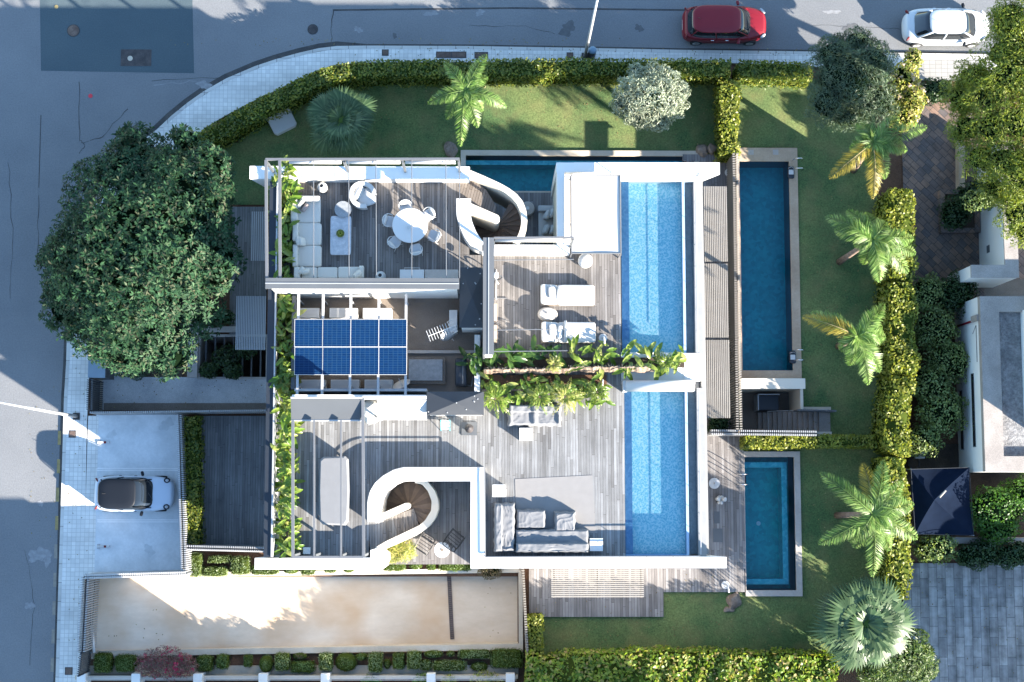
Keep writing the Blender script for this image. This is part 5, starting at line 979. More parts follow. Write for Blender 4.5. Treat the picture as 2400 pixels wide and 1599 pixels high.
rg = [P(*p, TZ + .01) for p in ((1207, 1123), (1388, 1114), (1396, 1250), (1210, 1250))]; MB().prism([(p.x, p.y) for p in rg], TZ + .002, TZ + .014).build('rug', M['rugm'], None); o = bpy.data.objects['rug']; tag(o, 'large pale outdoor rug on the south terrace under the covered stools', 'rug')
t = T('covered_sofa', 'two-seat sofa under a white-grey cover in front of the sunny planter', 'sofa', 1254, 972, TZ); drape(t, R(1190, 946, 1317, 998, 5.95), TZ, 5.72, mat='covercloth', seed=9, wr=.015, hf=lambda u, v: .22 * (v > .62) + .08 * (abs(u - .5) < .03) + .1 * (u < .07 or u > .93))
t = T('sculpture', 'dark stone figure on a square grey plate beside the hipped cap', 'sculpture', 1100, 1005, TZ); MB().bx(0, 0, 0, .70, .60, .05).build('plinth', M['zinc'], t, local=True); MB().lathe([(.12, .05), (.2, .2), (.13, .45), (.17, .62), (.1, .78), (.02, .84)], n=14).build('figure', M['iron'], t, True, local=True)
t = T('childs_chair', 'small turquoise and white folding seat below the hipped cap', 'chair', 1044, 997, TZ); tq = flat('turq', (.10, .42, .50), .6); MB().box(-.2, -.2, .3, .2, .2, .33).build('seat', M['canvas'], t, local=True)
for sx in (-.2, .2): MB().tube([(sx, -.25, 0), (sx, .2, .6)], .018, 6).build('leg', tq, t, local=True); MB().tube([(sx, .25, 0), (sx, -.2, .4)], .018, 6).build('leg', tq, t, local=True)
MB().box(-.2, .14, .4, .2, .17, .6).build('backrest', tq, t, local=True)
t = T('covered_table', 'long dining table under a taut grey cover on the southwest terrace', 'table', 781, 1150, TZ); zz = 6.0
cp = [P(*p, zz) for p in ((749, 1078), (757, 1071), (808, 1069), (815, 1076), (818, 1150), (815, 1222), (808, 1232), (757, 1230), (749, 1222), (747, 1150))]; m = MB(); m.prism([(p.x, p.y) for p in cp], TZ + .25, zz - .06, None); n = len(cp)
ct = sum((Vector(p) for p in cp), Vector()) / n; ring = [(ct.x + (p.x - ct.x) * .9, ct.y + (p.y - ct.y) * .95, zz) for p in cp]; o_ = len(m.v); rr = [(p.x, p.y, zz - .058) for p in cp]; m.add(rr + ring, [(i, (i + 1) % n, n + (i + 1) % n, n + i) for i in range(n)] + [tuple(range(n, 2 * n))])
m.build('cover', M['covercloth'], t)
for dx in (-.5, .5):
    for dy in (-1.4, 1.4): MB().bx(ct.x + dx, ct.y + dy, TZ, .08, .08, .3).build('leg', M['slatbrown'], t)
t = T('covered_barbecue', 'lumpy white covered barbecue between the dark awning and the canvas roof', 'barbecue', 868, 970, TZ); m = MB()
m.pillow(P(866, 958, 6.2).x, P(866, 958, 6.2).y, 5.9, .62, .8, 1.3, 0, .6, wr=.05, nu=28, nv=14).pillow(P(870, 978, 6.0).x, P(870, 978, 6.0).y, 5.75, .66, .55, 1.0, .3, .7, wr=.05, nu=28, nv=14); m.build('cover', M['canvas'], t, True)
for dx in (-.2, .2): c = P(866, 965, TZ); MB().bx(c.x + dx, c.y, TZ, .05, .05, .3).build('leg', M['zinc'], t)
# --- patio below the south stair
PZ = 2.72
t = T('patio_table', 'round white table with a small dish, on the lower patio beside the two black chairs', 'table', 1037, 1288, PZ); MB().lathe([(.36, .54), (.365, .56), (.36, .58)], n=36).build('tabletop', M['whiteplastic'], t, local=True); MB().lathe([(.2, 0), (.04, .03), (.04, .54)], n=16).build('pedestal', M['whitemetal'], t, local=True); MB().lathe([(.05, .58), (.07, .61)], n=12).build('dish', M['slatbrown'], t, local=True)
def wirechair(px, py, rz, lb, group='black slatted chairs on the lower patio'):
    t = T('patio_chair', lb, 'chair', px, py, PZ, rz, group); bk = M['black']
    m = MB(); [m.tube([(-.30, -.28 + .14 * i, .42), (.30, -.30 + .14 * i, .42)], .016, 6) for i in range(5)]; m.tube([(-.32, -.32, .42), (.32, -.34, .42), (.34, .32, .42), (-.34, .32, .42), (-.32, -.32, .42)], .022, 6); m.build('seat', bk, t, local=True)
    m = MB(); [m.tube([(-.30 + .15 * i, .30, .42), (-.33 + .165 * i, .46, .80)], .016, 6) for i in range(5)]; m.tube([(-.36, .46, .80), (-.2, .52, .82), (.2, .52, .82), (.36, .46, .80)], .022, 6); m.build('backrest', bk, t, local=True)
    for s in (-1, 1): MB().tube([(.34 * s, .46, .78), (.37 * s, .1, .62), (.36 * s, -.34, .60), (.34 * s, -.36, 0)], .02, 6).build('armrest', bk, t, True, local=True); MB().tube([(.32 * s, .30, .42), (.34 * s, .42, 0)], .018, 6).build('leg', bk, t, local=True)
wirechair(995, 1277, -.55, 'black wire chair in the sun left of the round patio table'); wirechair(1066, 1263, 2.5, 'black slatted chair in the shade right of the round patio table')
t = T('patio_sofa', 'white sofa with cushions on the ground deck below the curved stair', 'sofa', 1283, 520, .15); zz = .6
sofa_mod(t, (1262, 492, 1302, 560), .2, .55, 'seat', 'canvas'); sofa_mod(t, (1261, 481, 1302, 495), .2, .8, 'armrest', 'greycanvas')
for x, y in ((1281, 504), (1279, 538), (1292, 500), (1293, 538)): c = P(x, y, .75); MB().pillow(c.x, c.y, .75, .5, .2, .45, 1.2, .6, roll=.4).build('cushion', M['whitemetal'], t, True)
t = T('drum_table', 'round pale drum table beside the lower sofa, under the curved stair wall', 'table', 1236, 492, .15); MB().lathe([(.34, 0), (.36, .2), (.34, .42), (.30, .43)], n=32).build('body', M['greystone'], t, True, local=True); MB().lathe([(.06, .43), (.09, .47)], n=14).build('bowl', M['whiteplastic'], t, local=True)
# --- service yard
YZ = 4.5
SP = thing('solar_rack', 'steel rack carrying the eight solar panels over the service yard', 'rack', P(820, 810, YZ)); za = 6.75
for x in (697, 755, 820, 886, 950): a, b_ = P(x, 690, za), P(x + 2, 925, za); MB().bx((a.x + b_.x) / 2, (a.y + b_.y) / 2, za - .1, .11, abs(a.y - b_.y), .1).build('beam', M['galv'], SP)
for x in (697, 755, 820, 886, 950):
    for y in (700, 905): a = P(x, y, za); MB().bx(a.x, a.y, YZ, .07, .07, za - .1 - YZ).build('post', M['galv'], SP)
def panelmat():
    m, nt, b_ = _m('solar_cells'); N = nt.nodes; L = nt.links; g = N.new('ShaderNodeTexCoord'); t_ = N.new('ShaderNodeTexBrick'); t_.offset = 0
    t_.inputs['Color1'].default_value = (.001, .016, .06, 1); t_.inputs['Color2'].default_value = (.001, .02, .075, 1); t_.inputs['Mortar'].default_value = (.022, .062, .115, 1); t_.inputs['Scale'].default_value = 1; t_.inputs['Brick Width'].default_value = 1.28 / 6; t_.inputs['Row Height'].default_value = 1.28 / 12; t_.inputs['Mortar Size'].default_value = .007
    L.new(g.outputs['Object'], t_.inputs['Vector']); L.new(t_.outputs[0], b_.inputs['Base Color']); b_.inputs['Roughness'].default_value = .45; b_.inputs['Specular IOR Level'].default_value = .12; return m
M['cells'] = panelmat(); zs = 6.85
def spanel(x, y, lb):
    a, b_ = P(x, y, zs), P(x + 65.4, y + 65.2, zs); t = thing('solar_module', lb, 'solar panel', (a.x, b_.y, zs), 0, 'solar panels over the service yard'); w, h = b_.x - a.x, a.y - b_.y
    m = MB(); f = .016; m.box(0, 0, -.04, w, f, 0).box(0, h - f, -.04, w, h, 0).box(0, f, -.04, f, h - f, 0).box(w - f, f, -.04, w, h - f, 0); m.build('frame', M['whitemetal'], t, local=True)
    MB().box(f, f, -.03, w - f, h - f, -.006).build('cells', M['cells'], t, local=True)
for r_ in range(2):
    for c_ in range(4): spanel(690.5 + 65.8 * c_, 748 + 65.6 * r_, '%s solar panel in the %s row of the rack' % (['westernmost', 'second from west', 'third from west', 'easternmost'][c_], ['north', 'south'][r_]))
def acunit(px, z1, lb):
    q = R(*px, z1); t = thing('air_conditioner', lb, 'air conditioner', ((q[0] + q[2]) / 2, (q[1] + q[3]) / 2, YZ), 0, 'white air conditioners in the service yard'); MB().box(q[0], q[1], YZ + .12, q[2], q[3], z1).build('housing', M['whitemetal'], t, bevel=.02)
    for dx in (.12, q[2] - q[0] - .18): MB().box(q[0] + dx, q[1], YZ, q[0] + dx + .08, q[3], YZ + .12).build('foot', M['darksteel'], t)
    o = MB().lathe([(.24, 0), (.24, .02)], n=20).build('fan_grille', M['galv'], t, local=True, loc=None)
    o.rotation_euler = (PI / 2, 0, 0); o.location = (-.1, -(q[3] - q[1]) / 2 - .001, .55)
    m = MB(); [m.box(q[0] + .08, q[1] + .03 + i * .06, z1 - .003, q[2] - .08, q[1] + .045 + i * .06, z1 + .004) for i in range(int((q[3] - q[1] - .06) / .06))]; m.build('top_ribs', M['galv'], t)
for i, (x0, x1) in enumerate(((692, 748), (772, 838), (850, 917))): acunit((x0, 722, x1, 745), 5.4, 'white air conditioner north of the solar panels, %s' % ('westmost', 'middle', 'partly in sun at the east end')[i])
for i, (x0, x1) in enumerate(((697, 763), (775, 842), (854, 920))): acunit((x0, 890, x1, 912), 5.3, 'white air conditioner south of the solar panels, %s' % ('westmost', 'middle', 'at the east end by the dish')[i])
q = R(957, 842, 1037, 892, 5.1); t = thing('rooflight', 'square grey-white rooflight on a wooden kerb in the service yard', 'rooflight', ((q[0] + q[2]) / 2, (q[1] + q[3]) / 2, YZ)); MB().box(q[0] - .12, q[1] - .14, YZ, q[2] + .12, q[3] + .12, 4.85).build('kerb', M['gravel'], t); MB().box(q[0], q[1], 4.85, q[2], q[3], 4.98).build('lid', M['greytop'], t, bevel=.02)
q = R(1066, 838, 1094, 905, 5.6); t = thing('heat_pump', 'dark blue-black heat pump unit beside the east wall of the service yard', 'heat pump', ((q[0] + q[2]) / 2, (q[1] + q[3]) / 2, YZ)); m = MB(); m.pillow((q[0] + q[2]) / 2, (q[1] + q[3]) / 2, 5.0, q[2] - q[0], q[3] - q[1], 1.0, 0, .2, nu=28, fl=.25); m.build('housing', M['darksteel'], t, True)
MB().box(q[2] - .22, q[1] + .1, 5.5, q[2] - .16, q[3] - .1, 5.52).build('rail', M['zinc'], t); MB().tube([(q[2] + .02, q[1] + .1, 4.7), (q[2] + .2, q[1] + .05, 4.8), (q[2] + .28, q[1] + .5, 4.7)], .035, 8).build('pipe', M['galv'], t, True)
c = P(1003, 785, 6.6); t = thing('antenna', 'white television antenna with many cross bars on a short mast beside the hipped cap', 'antenna', (P(1068, 780, YZ).x, P(1068, 780, YZ).y, YZ)); A_, B_ = P(1004, 788, 7.0), P(1070, 762, 7.0); d = (B_ - A_); dn = d.normalized(); pr = Vector((-dn.y, dn.x, 0))
MB().tube([A_, B_], .02, 6).build('boom', M['whitemetal'], t); m = MB()
for i in range(9): p = A_ + d * (i / 10.5); l_ = .26 + .0 * i; m.tube([p - pr * l_, p + pr * l_], .014, 5)
m.build('elements', M['whitemetal'], t); MB().tube([(B_.x, B_.y, YZ), (B_.x, B_.y, 7.1)], .03, 8).build('mast', M['galv'], t); m = MB(); [m.tube([B_ + dn * (-.35) + pr * s - Vector((0, 0, .2)), B_ + dn * (-.35) + pr * s + Vector((0, 0, .25)) + dn * .3], .012, 5) for s in (-.3, -.15, 0, .15, .3)]; m.build('reflector', M['whitemetal'], t)
MB().bx(P(1062, 752, 5.6).x, P(1062, 752, 5.6).y, YZ, .36, 1.0, 1.05).build('junction_cabinet', M['whitemetal'], t)
def dish(px, py, z, rz, tilt, r, lb):
    b0 = P(px, py, YZ); t = thing('satellite_dish', lb, 'satellite dish', (b0.x, b0.y, YZ)); MB().tube([(0, 0, 0), (0, 0, z - YZ)], .03, 8).build('mast', M['galv'], t, local=True)
    m = MB(); m.lathe([(.02, -.06), (r * .5, -.035), (r, .05), (r * 1.01, .06), (r * .5, -.02), (.02, -.045)], n=32); o = m.build('reflector', M['whitemetal'], t, True, local=True); o.location = (0, 0, z - YZ); o.rotation_euler = (tilt, 0, rz)
    o2 = MB().tube([(0, -r * .9, .05), (0, -.1, r)], .015, 6).build('feed_arm', M['galv'], t, local=True); o2.location = (0, 0, z - YZ); o2.rotation_euler = (tilt, 0, rz)
dish(1052, 785, 5.3, .6, 1.1, .45, 'thin-rimmed white satellite dish under the antenna'); dish(946, 908, 5.9, .4, -1.05, .42, 'grey satellite dish at the southeast corner of the solar rack')
# ================================================================ cars
def sgp(x, p): return math.copysign(abs(x) ** p, x)
def car(label, px, py, L_, W_, H_, body, roofm, cfg, name='parked_car', rz=0.0):
    t = thing(name, label, 'car', P(px, py, cfg.get('z', 0.005)), rz)
    hw = W_ / 2; nst = 40; nr, nf = cfg.get('nr', 4.5), cfg.get('nf', 3.2)
    def half(u):
        s = 2 * u - 1; n = nf if s > 0 else nr; return hw * max(0.0, 1 - abs(s) ** n * (1 - cfg.get('endw', .0))) ** (1 / n if True else 1)
    hood = cfg['hood']; tail = cfg['tail']; belt = .62 * H_
    def top(u):
        if u > cfg['cow']: f = (u - cfg['cow']) / (1 - cfg['cow']); return belt - (.02 + hood * f ** 1.6)
        if u < cfg['dk']: f = 1 - u / cfg['dk']; return belt - tail * f ** 2
        return belt
    m = MB(); prof = [(.86, .20), (.97, .28), (1.0, .40), (1.0, .55), (.985, None, -.10), (.93, None, -.035), (.80, None, 0.0), (.40, None, .025), (0, None, .035)]
    full = prof + [(-a[0],) + tuple(a[1:]) for a in prof[-2::-1]]; k_ = len(full)
    us = [.5 - .5 * math.cos(PI * i / nst) for i in range(nst + 1)]
    for i, u in enumerate(us):
        w = max(half(u), hw * .30 if 0 < i < nst else hw * .26); x = (u - .5) * L_; hb = top(u); endf = min(1, min(u, 1 - u) / .04)
        for a in full:
            if a[1] is not None: z = a[1] * (1 if a[1] > .3 else 1) ; z = z if endf >= 1 else z + (.42 - z) * (1 - endf) * .5
            else: z = hb + a[2]; z = z if endf >= 1 else z - (z - .5) * (1 - endf) ** 2 * .55
            m.v.append((x, a[0] * w, z))
    for i in range(nst):
        for j in range(k_ - 1): m.f.append((i * k_ + j, i * k_ + j + 1, (i + 1) * k_ + j + 1, (i + 1) * k_ + j))
    m.f.append(tuple(range(k_))); m.f.append(tuple(nst * k_ + j for j in range(k_ - 1, -1, -1)))
    m.build('body', M[body], t, 'auto', local=True)
    # greenhouse
    b0, b1, r0, r1 = [(v - .5) * L_ for v in (cfg['gb0'], cfg['gb1'], cfg['rf0'], cfg['rf1'])]; wb, wr_ = hw * cfg.get('wb', .88), hw * cfg.get('wr', .70)
    def ring(xa, xb, w, z, n=40, er=.42, ef=.42, arch=0.0):
        out = []
        for i in range(n):
            a = 2 * PI * i / n; c, s = math.cos(a), math.sin(a); e = ef if c > 0 else er; x = (xa + xb) / 2 + (xb - xa) / 2 * sgp(c, e); y = w * sgp(s, .40) * (1 - .10 * max(0, c) ** 2 - .12 * max(0, -c) ** 2); out.append((x, y, z - arch * abs(y / w) ** 2))
        return out
    ra = ring(b0, b1, wb, belt - .02); rb = ring((b0 + r0 * 2) / 3, (b1 + r1 * 2) / 3, (wb + wr_ * 1.4) / 2.4, belt + (H_ - belt) * .66); rc = ring(r0, r1, wr_, H_ - .06); n = 40
    m = MB(); m.v = ra + rb + rc
    for k2 in range(2):
        for i in range(n): m.f.append((k2 * n + i, k2 * n + (i + 1) % n, (k2 + 1) * n + (i + 1) % n, (k2 + 1) * n + i))
    m.f.append(tuple(2 * n + i for i in range(n))); m.build('windows', M['glassdark'], t, True, local=True)
    m = MB(); lv = [(1.015, H_ - .085), (1.0, H_ - .045), (.93, H_ - .015), (.6, H_ + .008), (.25, H_ + .016)]; cx = (r0 + r1) / 2
    for f, z in lv: m.v += [(cx + (x - cx) * f, y * f * 1.03, z) for x, y, _ in rc]
    for k2 in range(len(lv) - 1):
        for i in range(n): m.f.append((k2 * n + i, k2 * n + (i + 1) % n, (k2 + 1) * n + (i + 1) % n, (k2 + 1) * n + i))
    m.f.append(tuple((len(lv) - 1) * n + i for i in range(n))); m.build('roof', M[roofm], t, True, local=True)
    for s in (-1, 1):
        for fb, fr in cfg.get('pil', ((.96, .93), (.46, .46), (.06, .08))):
            xb = b0 + (b1 - b0) * fb; xr = r0 + (r1 - r0) * fr; yb = wb * (1.0 if .1 < fb < .9 else .86); yr = wr_ * (1.0 if .1 < fb < .9 else .92)
            MB().tube([(xb, yb * s, belt - .02), ((xb + 1.6 * xr) / 2.6, (yb + 1.6 * yr) / 2.6 * s * 1.02, belt + (H_ - belt) * .62), (xr, yr * s, H_ - .06)], cfg.get('pr', .028), 6).build('pillar', M[cfg.get('pillm', body)], t, True, local=True)
        mx = b0 + (b1 - b0) * .80; MB().pillow(mx, (hw + .10) * s, belt + .03, .14, .24, .13, .25 * s, .6).build('mirror', M[cfg.get('mirm', body)], t, True, local=True)
        for wx in (-.5 * L_ + cfg.get('wr0', .17) * L_, .5 * L_ - .19 * L_):
            o_ = MB().lathe([(.20, -.1), (.31, -.09), (.325, 0), (.31, .09), (.2, .1)], n=24).build('wheel', M['rubber'], t, True, local=True); o_.location = (wx, (hw - .10) * s, .325); o_.rotation_euler = (PI / 2, 0, 0)
            o3 = MB().lathe([(.19, .095), (.19, .11), (.05, .10)], n=14).build('rim', M['galv'], o_, local=True)
            if s > 0: o3.rotation_euler = (PI, 0, 0)
        hx = .5 * L_ * cfg['hl'][0]; hy = hw * cfg['hl'][1]; hz = top((hx / L_) + .5) - .005
        if cfg.get('roundlamp'):
            o_ = MB().lathe([(.15, 0), (.15, .03), (.12, .035)], (0, 0, 0), 24, 1.0, .85).build('headlight', M['blackpaint'], t, local=True); o_.location = (hx, hy * s, hz); o_.rotation_euler = (0, .35, 0); MB().lathe([(.085, .036), (.05, .05)], (0, 0, 0), 20, 1, .85).build('lens', M['galv'], o_, local=True)
        else: MB().pillow(hx, hy * s, hz, .36, .13, .12, -.75 * s, .8, tilt=.2).build('headlight', M['galv'], t, True, local=True)
        MB().pillow(-.5 * L_ + cfg.get('tlx', .16), hw * .76 * s, belt - tail * .55 - .05, .08, .24, .2, .6 * s, .6).build('tail_light', M['redlamp'], t, True, local=True)
        for dx in (-.5, .42): MB().pillow(dx * .8 - .25, (hw - .01) * s, belt - .12, .16, .05, .03, 0, .6).build('door_handle', M[cfg.get('dh', 'chrome')], t, True, local=True)
    MB().tube([(r0 + .35, 0, H_), (r0 + .22, 0, H_ + .14)], .012, 5).build('aerial', M['black'], t, local=True)
    MB().box(-.5 * L_ - .005, -.26, .5, -.5 * L_ + .03, .26, .61).build('number_plate', M['whiteplastic'], t, local=True)
    for s in (-.3, .25): MB().tube([(b1 - .02, s, belt + .03), (b1 - .3, s + .45, belt + .18)], .012, 4).build('wiper', M['black'], t, local=True)
    q_ = MB(); [q_.tube([( .5 * L_ * .62 + .0, y0, top(.81) + .03), (.5 * L_ * .9, y0 * .8, top(.95) + .02)], .006, 4) for y0 in (-hw * .5, hw * .5)]; q_.build('bonnet_crease', M[body], t, local=True)
    return t
car('dark red compact car parked on the road north of the villa', 1693, 67, 4.22, 1.80, 1.58, 'redpaint', 'redpaint', dict(hood=.16, tail=.10, cow=.73, dk=.1, gb0=.045, gb1=.80, rf0=.10, rf1=.665, wb=.90, wr=.76, hl=(.90, .72), nr=5, nf=3.4))
car('white hatchback parked on the road at the right edge of the photo', 2209, 72, 4.36, 1.80, 1.52, 'whitepaint', 'whitepaint', dict(hood=.20, tail=.16, cow=.74, dk=.16, gb0=.10, gb1=.82, rf0=.255, rf1=.67, wb=.86, wr=.66, hl=(.84, .74), nr=4.2, nf=3.0, pillm='whitepaint', pr=.05, mirm='blackpaint'))
car('pale silver compact car with black roof, reversed into the middle parking bay', 322, 1157, 3.84, 1.72, 1.42, 'silverpaint', 'blackpaint', dict(z=.135, hood=.12, tail=.08, cow=.70, dk=.08, gb0=.05, gb1=.755, rf0=.10, rf1=.56, wb=.92, wr=.80, hl=(.83, .74), nr=5, nf=3.8, roundlamp=True, pillm='blackpaint', mirm='blackpaint', dh='blackpaint'))
# street lamps
def lamp(px, py, h, arm, lb, foot=True):
    c = P(px, py, .13); t = thing('street_lamp', lb, 'street lamp', tuple(c)); MB().tube([(0, 0, 0), (0, 0, h * .5), (0, 0, h)], [.085, .075, .055], 12).build('pole', M['galv'], t, True, local=True)
    a = Vector((math.cos(arm), math.sin(arm), 0)); MB().tube([Vector((0, 0, h)), a * .35 + Vector((0, 0, h + .35)), a * 1.2 + Vector((0, 0, h + .6)), a * 2.0 + Vector((0, 0, h + .65))], .045, 10).build('arm', M['galv'], t, True, local=True)
    p = a * 2.3; MB().pillow(p.x, p.y, h + .64, .75, .28, .14, arm, .7).build('lamp_head', M['galv'], t, True, local=True); MB().bx(0, 0, 0, .34, .34, .03).build('base_plate', M['iron'], t, local=True); return t
lamp(1371, 132, 8.6, 1.2, 'tall grey street lamp on the north pavement beside the blue bin'); lamp(179, 976, 7.6, 2.95, 'grey street lamp with curved arm on the west pavement by the parking bays')
c = P(1386, 131, .13); t = thing('litter_bin', 'dark blue cylindrical bin at the foot of the north street lamp', 'bin', tuple(c)); MB().lathe([(.19, 0), (.2, .85), (.205, .9)], n=24).build('body', M['darksteel'], t, True, local=True); MB().lathe([(.21, .9), (.2, .98), (.1, 1.02)], n=24).build('lid', flat('bluelid', (.12, .2, .28), .5), t, True, local=True)
for y, lb in ((1037, 'folded white parking barrier in the north bay'), (1281, 'folded white parking barrier in the south bay')):
    c = P(243, y, .14); t = thing('parking_barrier', lb, 'parking barrier', tuple(c), 0, 'folded parking barriers'); MB().box(-.3, -.05, 0, .3, .05, .07).build('arm', M['whitemetal'], t, local=True, bevel=.01); MB().box(-.32, -.12, 0, -.18, .12, .03).build('base_plate', M['galv'], t, local=True); MB().box(.02, -.055, .071, .14, .055, .074).build('reflector', M['redlamp'], t, local=True)
t = T('garden_bench', 'white-blue rounded bench on the shaded lawn beside the curved hedge', 'bench', 664, 291, .02, math.radians(27)); m = MB(); m.prism([(-.62, -.32), (-.5, -.45), (.5, -.45), (.62, -.3), (.62, .42), (-.62, .42)], .05, .42); m.build('seat', M['canvas'], t, local=True, bevel=.04); MB().box(-.64, .34, .05, .64, .46, .78).build('backrest', M['canvas'], t, local=True, bevel=.03)
for sx in (-.5, .5):
    for sy in (-.3, .35): MB().box(sx - .04, sy - .04, -.0, sx + .04, sy + .04, .06).build('leg', M['galv'], t, local=True)
def rock(px, py, z, s, lb, seed):
    r_ = random.Random(seed); m = MB(); m.lathe([(.35 + .6 * math.sin(PI * (j + .3) / 9), -.8 + 1.7 * j / 8) for j in range(9)], n=18); ph = [r_.uniform(0, 6) for _ in range(6)]
    m.v = [((x * (1 + .16 * math.sin(3 * y + ph[0]) + .1 * math.sin(7 * z_ + ph[1]))) * s[0], (y * (1 + .16 * math.sin(4 * x + ph[2]) + .08 * math.sin(9 * x * z_ + ph[3]))) * s[1], (z_ + .12 * math.sin(5 * x + ph[4]) + .12 * math.sin(6 * y + ph[5])) * s[2]) for x, y, z_ in m.v]
    o = m.build('boulder', M['rock'], None, 'auto', local=True); o.location = P(px, py, z); o.rotation_euler = (0, 0, r_.uniform(0, 3)); tag(o, lb, 'rock')
rock(1057, 351, .05, (.40, .36, .3), 'brown boulder with a pale top at the west end of the lap pool', 1); rock(1646, 354, .1, (.36, .30, .3), 'rough brown boulder at the northeast corner of the lap pool', 2); rock(1668, 350, .1, (.28, .30, .32), 'rough brown boulder between the lap pool and the clipped hedge', 3); rock(1720, 1408, .05, (.34, .42, .25), 'pale boulder on the lawn at the corner of the small pool', 4); rock(1708, 1428, .03, (.30, .17, .12), 'low pale stone beside the boulder at the small pool', 5)
for px, py in ((1683, 1120), ): 
    t = T('parasol_base', 'small pale round disc on the east deck by the house wall', 'parasol base', 1674, 1133, .16); MB().lathe([(.27, 0), (.27, .05), (.05, .07)], n=28).build('base', M['whitemetal'], t, local=True); MB().lathe([(.04, .05), (.03, .35)], n=12).build('tube', M['galv'], t, local=True)
t = T('driftwood_sculpture', 'whitish gnarled ornament on the east deck beside the house wall', 'ornament', 1687, 1172, .16); m = MB()
for i in range(9): a = rnd.uniform(0, 6.28); m.pillow(.16 * math.cos(a), .12 * math.sin(a), .2 + rnd.uniform(0, .4), .22, .16, .3, a, .8)
m.build('body', M['canvas'], t, True, local=True); MB().lathe([(.2, 0), (.18, .08)], n=14).build('base', M['darksteel'], t, local=True)
for x, y, w, h_, lb in ((1680, 1213, 14, 28, 'dark square sunken tile on the east deck, upper'), (1682, 1255, 22, 32, 'dark square mat on the east deck, lower')):
    q = R(x - w / 2, y - h_ / 2, x + w / 2, y + h_ / 2, .17); tag(MB().box(q[0], q[1], .153, q[2], q[3], .175).build('deck_mat', M['zinc'], None), lb, 'mat')
# ================================================================ planting
def hedge(label, px, w, h, mat='l_hedge', ls=.14, dens=190, name='hedge', side='right', core='hedge_core', rough=.05):
    """clipped hedge: outer top edge given in px, w wide to its right-hand side"""
    o_ = [P(x, y, h) for x, y in px]; a = np.array([(p.x, p.y) for p in o_]); b = np.array(offset_px(px, w, h)); n = max(8, int(np.linalg.norm(np.diff(a, axis=0), axis=1).sum() / .35)); a = np.array(resample([tuple(x) for x in a], n)); b = np.array(resample([tuple(x) for x in b], n))
    jt = .16 if w > .9 else .035; wob = np.array([[mnoise.noise(Vector((x * .9 + k9, y * .9, k9))) for k9 in (0, 7)] for x, y in a]) * jt * 2.2; a = a + wob; b = b - wob[:, ::-1]; ctr = np.concatenate([a, b]).mean(0); t = thing(name, label, 'hedge', (float(ctr[0]), float(ctr[1]), 0))
    core_m = MB(); ai = a + (b - a) * (.12 / w); bi = b - (b - a) * (.12 / w); core_m.band([tuple(x) for x in ai], [tuple(x) for x in bi], 0.0, h - .12)
    seg = np.linalg.norm(np.diff((a + b) / 2, axis=0), axis=1); Ltot = seg.sum(); cum = np.r_[0, np.cumsum(seg)]
    def at(s, f):
        i = np.clip(np.searchsorted(cum, s) - 1, 0, n - 2); u = ((s - cum[i]) / seg[i])[:, None]; A = a[i] * (1 - u) + a[i + 1] * u; B = b[i] * (1 - u) + b[i + 1] * u; return A * (1 - f[:, None]) + B * f[:, None], unit(B - A)
    nt = int(Ltot * w * dens * 1.15); s_ = rng.random(nt) * Ltot; f = rng.random(nt); p, d = at(s_, f); bump = rough * (np.sin(s_ * 2.1) + np.sin(s_ * 5.3 + f * 5) * .7); P1 = np.c_[p, h + bump + rng.uniform(-.10, .04, nt)]; N1 = np.tile([0, 0, 1.0], (nt, 1))
    ns = int(Ltot * h * dens * .75); s_ = rng.random(ns) * Ltot; z = h * rng.random(ns) ** .8; sd = rng.random(ns) > .5; f = np.where(sd, 1.0 + .03, -.03) + rng.normal(0, .035 / w, ns); p, d = at(s_, f); P2 = np.c_[p, z]; N2 = np.c_[d * np.where(sd, 1, -1)[:, None], np.full(ns, .25)]
    ne = int(w * h * dens); f = rng.random(ne); e = rng.random(ne) > .5; p, d = at(np.where(e, Ltot, 0.0), f); tg = np.c_[-d[:, 1], d[:, 0]]; P3 = np.c_[p + tg * np.where(e, -.0, .0)[:, None], h * rng.random(ne)]; N3 = np.c_[tg * np.where(e, 1, -1)[:, None], np.full(ne, .2)]
    V = leaves(np.vstack([P1, P2, P3]), np.vstack([N1, N2, N3]), ls, ls * .66, .55)
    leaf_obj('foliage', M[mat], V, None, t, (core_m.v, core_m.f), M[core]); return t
def topiary(label, px, h, mat='l_box', rd=.14, group='clipped bushes along the driveway', ls=.075):
    q = R(*px, h); cx, cy = (q[0] + q[2]) / 2, (q[1] + q[3]) / 2; sx, sy = (q[2] - q[0]) / 2, (q[3] - q[1]) / 2; t = thing('clipped_bush', label, 'bush', (cx, cy, 0), 0, group); n = int((4 * sx * sy + 4 * (sx + sy) * h * .7) * 230)
    d = unit(rng.normal(0, 1, (n, 3))); d[:, 2] = np.abs(d[:, 2]); k = (np.abs(d) ** (1 / rd)).sum(1) ** rd if rd < .3 else np.ones(n); d = d / np.abs(d).max(1)[:, None] if rd < .3 else d
    d = d / ((np.abs(d) ** 8).sum(1) ** (1 / 8))[:, None] if rd < .3 else d
    p = np.c_[cx + d[:, 0] * sx, cy + d[:, 1] * sy, h * .08 + d[:, 2] * h * .92] + rng.normal(0, .018, (n, 3)); nn = unit(d ** 3 if rd < .3 else d)
    m = MB(); m.pillow(cx, cy, h * .47, sx * 1.84, sy * 1.84, h * .9, 0, .25 if rd < .3 else .9, fl=.3 if rd < .3 else .9)
    leaf_obj('foliage', M[mat], leaves(p, nn, ls, ls * .6, .55), None, t, (m.v, m.f), M['hedge_core']); MB().tube([(cx, cy, 0), (cx, cy, h * .5)], .03, 6).build('stem', M['bark'], t)
def ground_px(x, y): return P(x, y, 0)
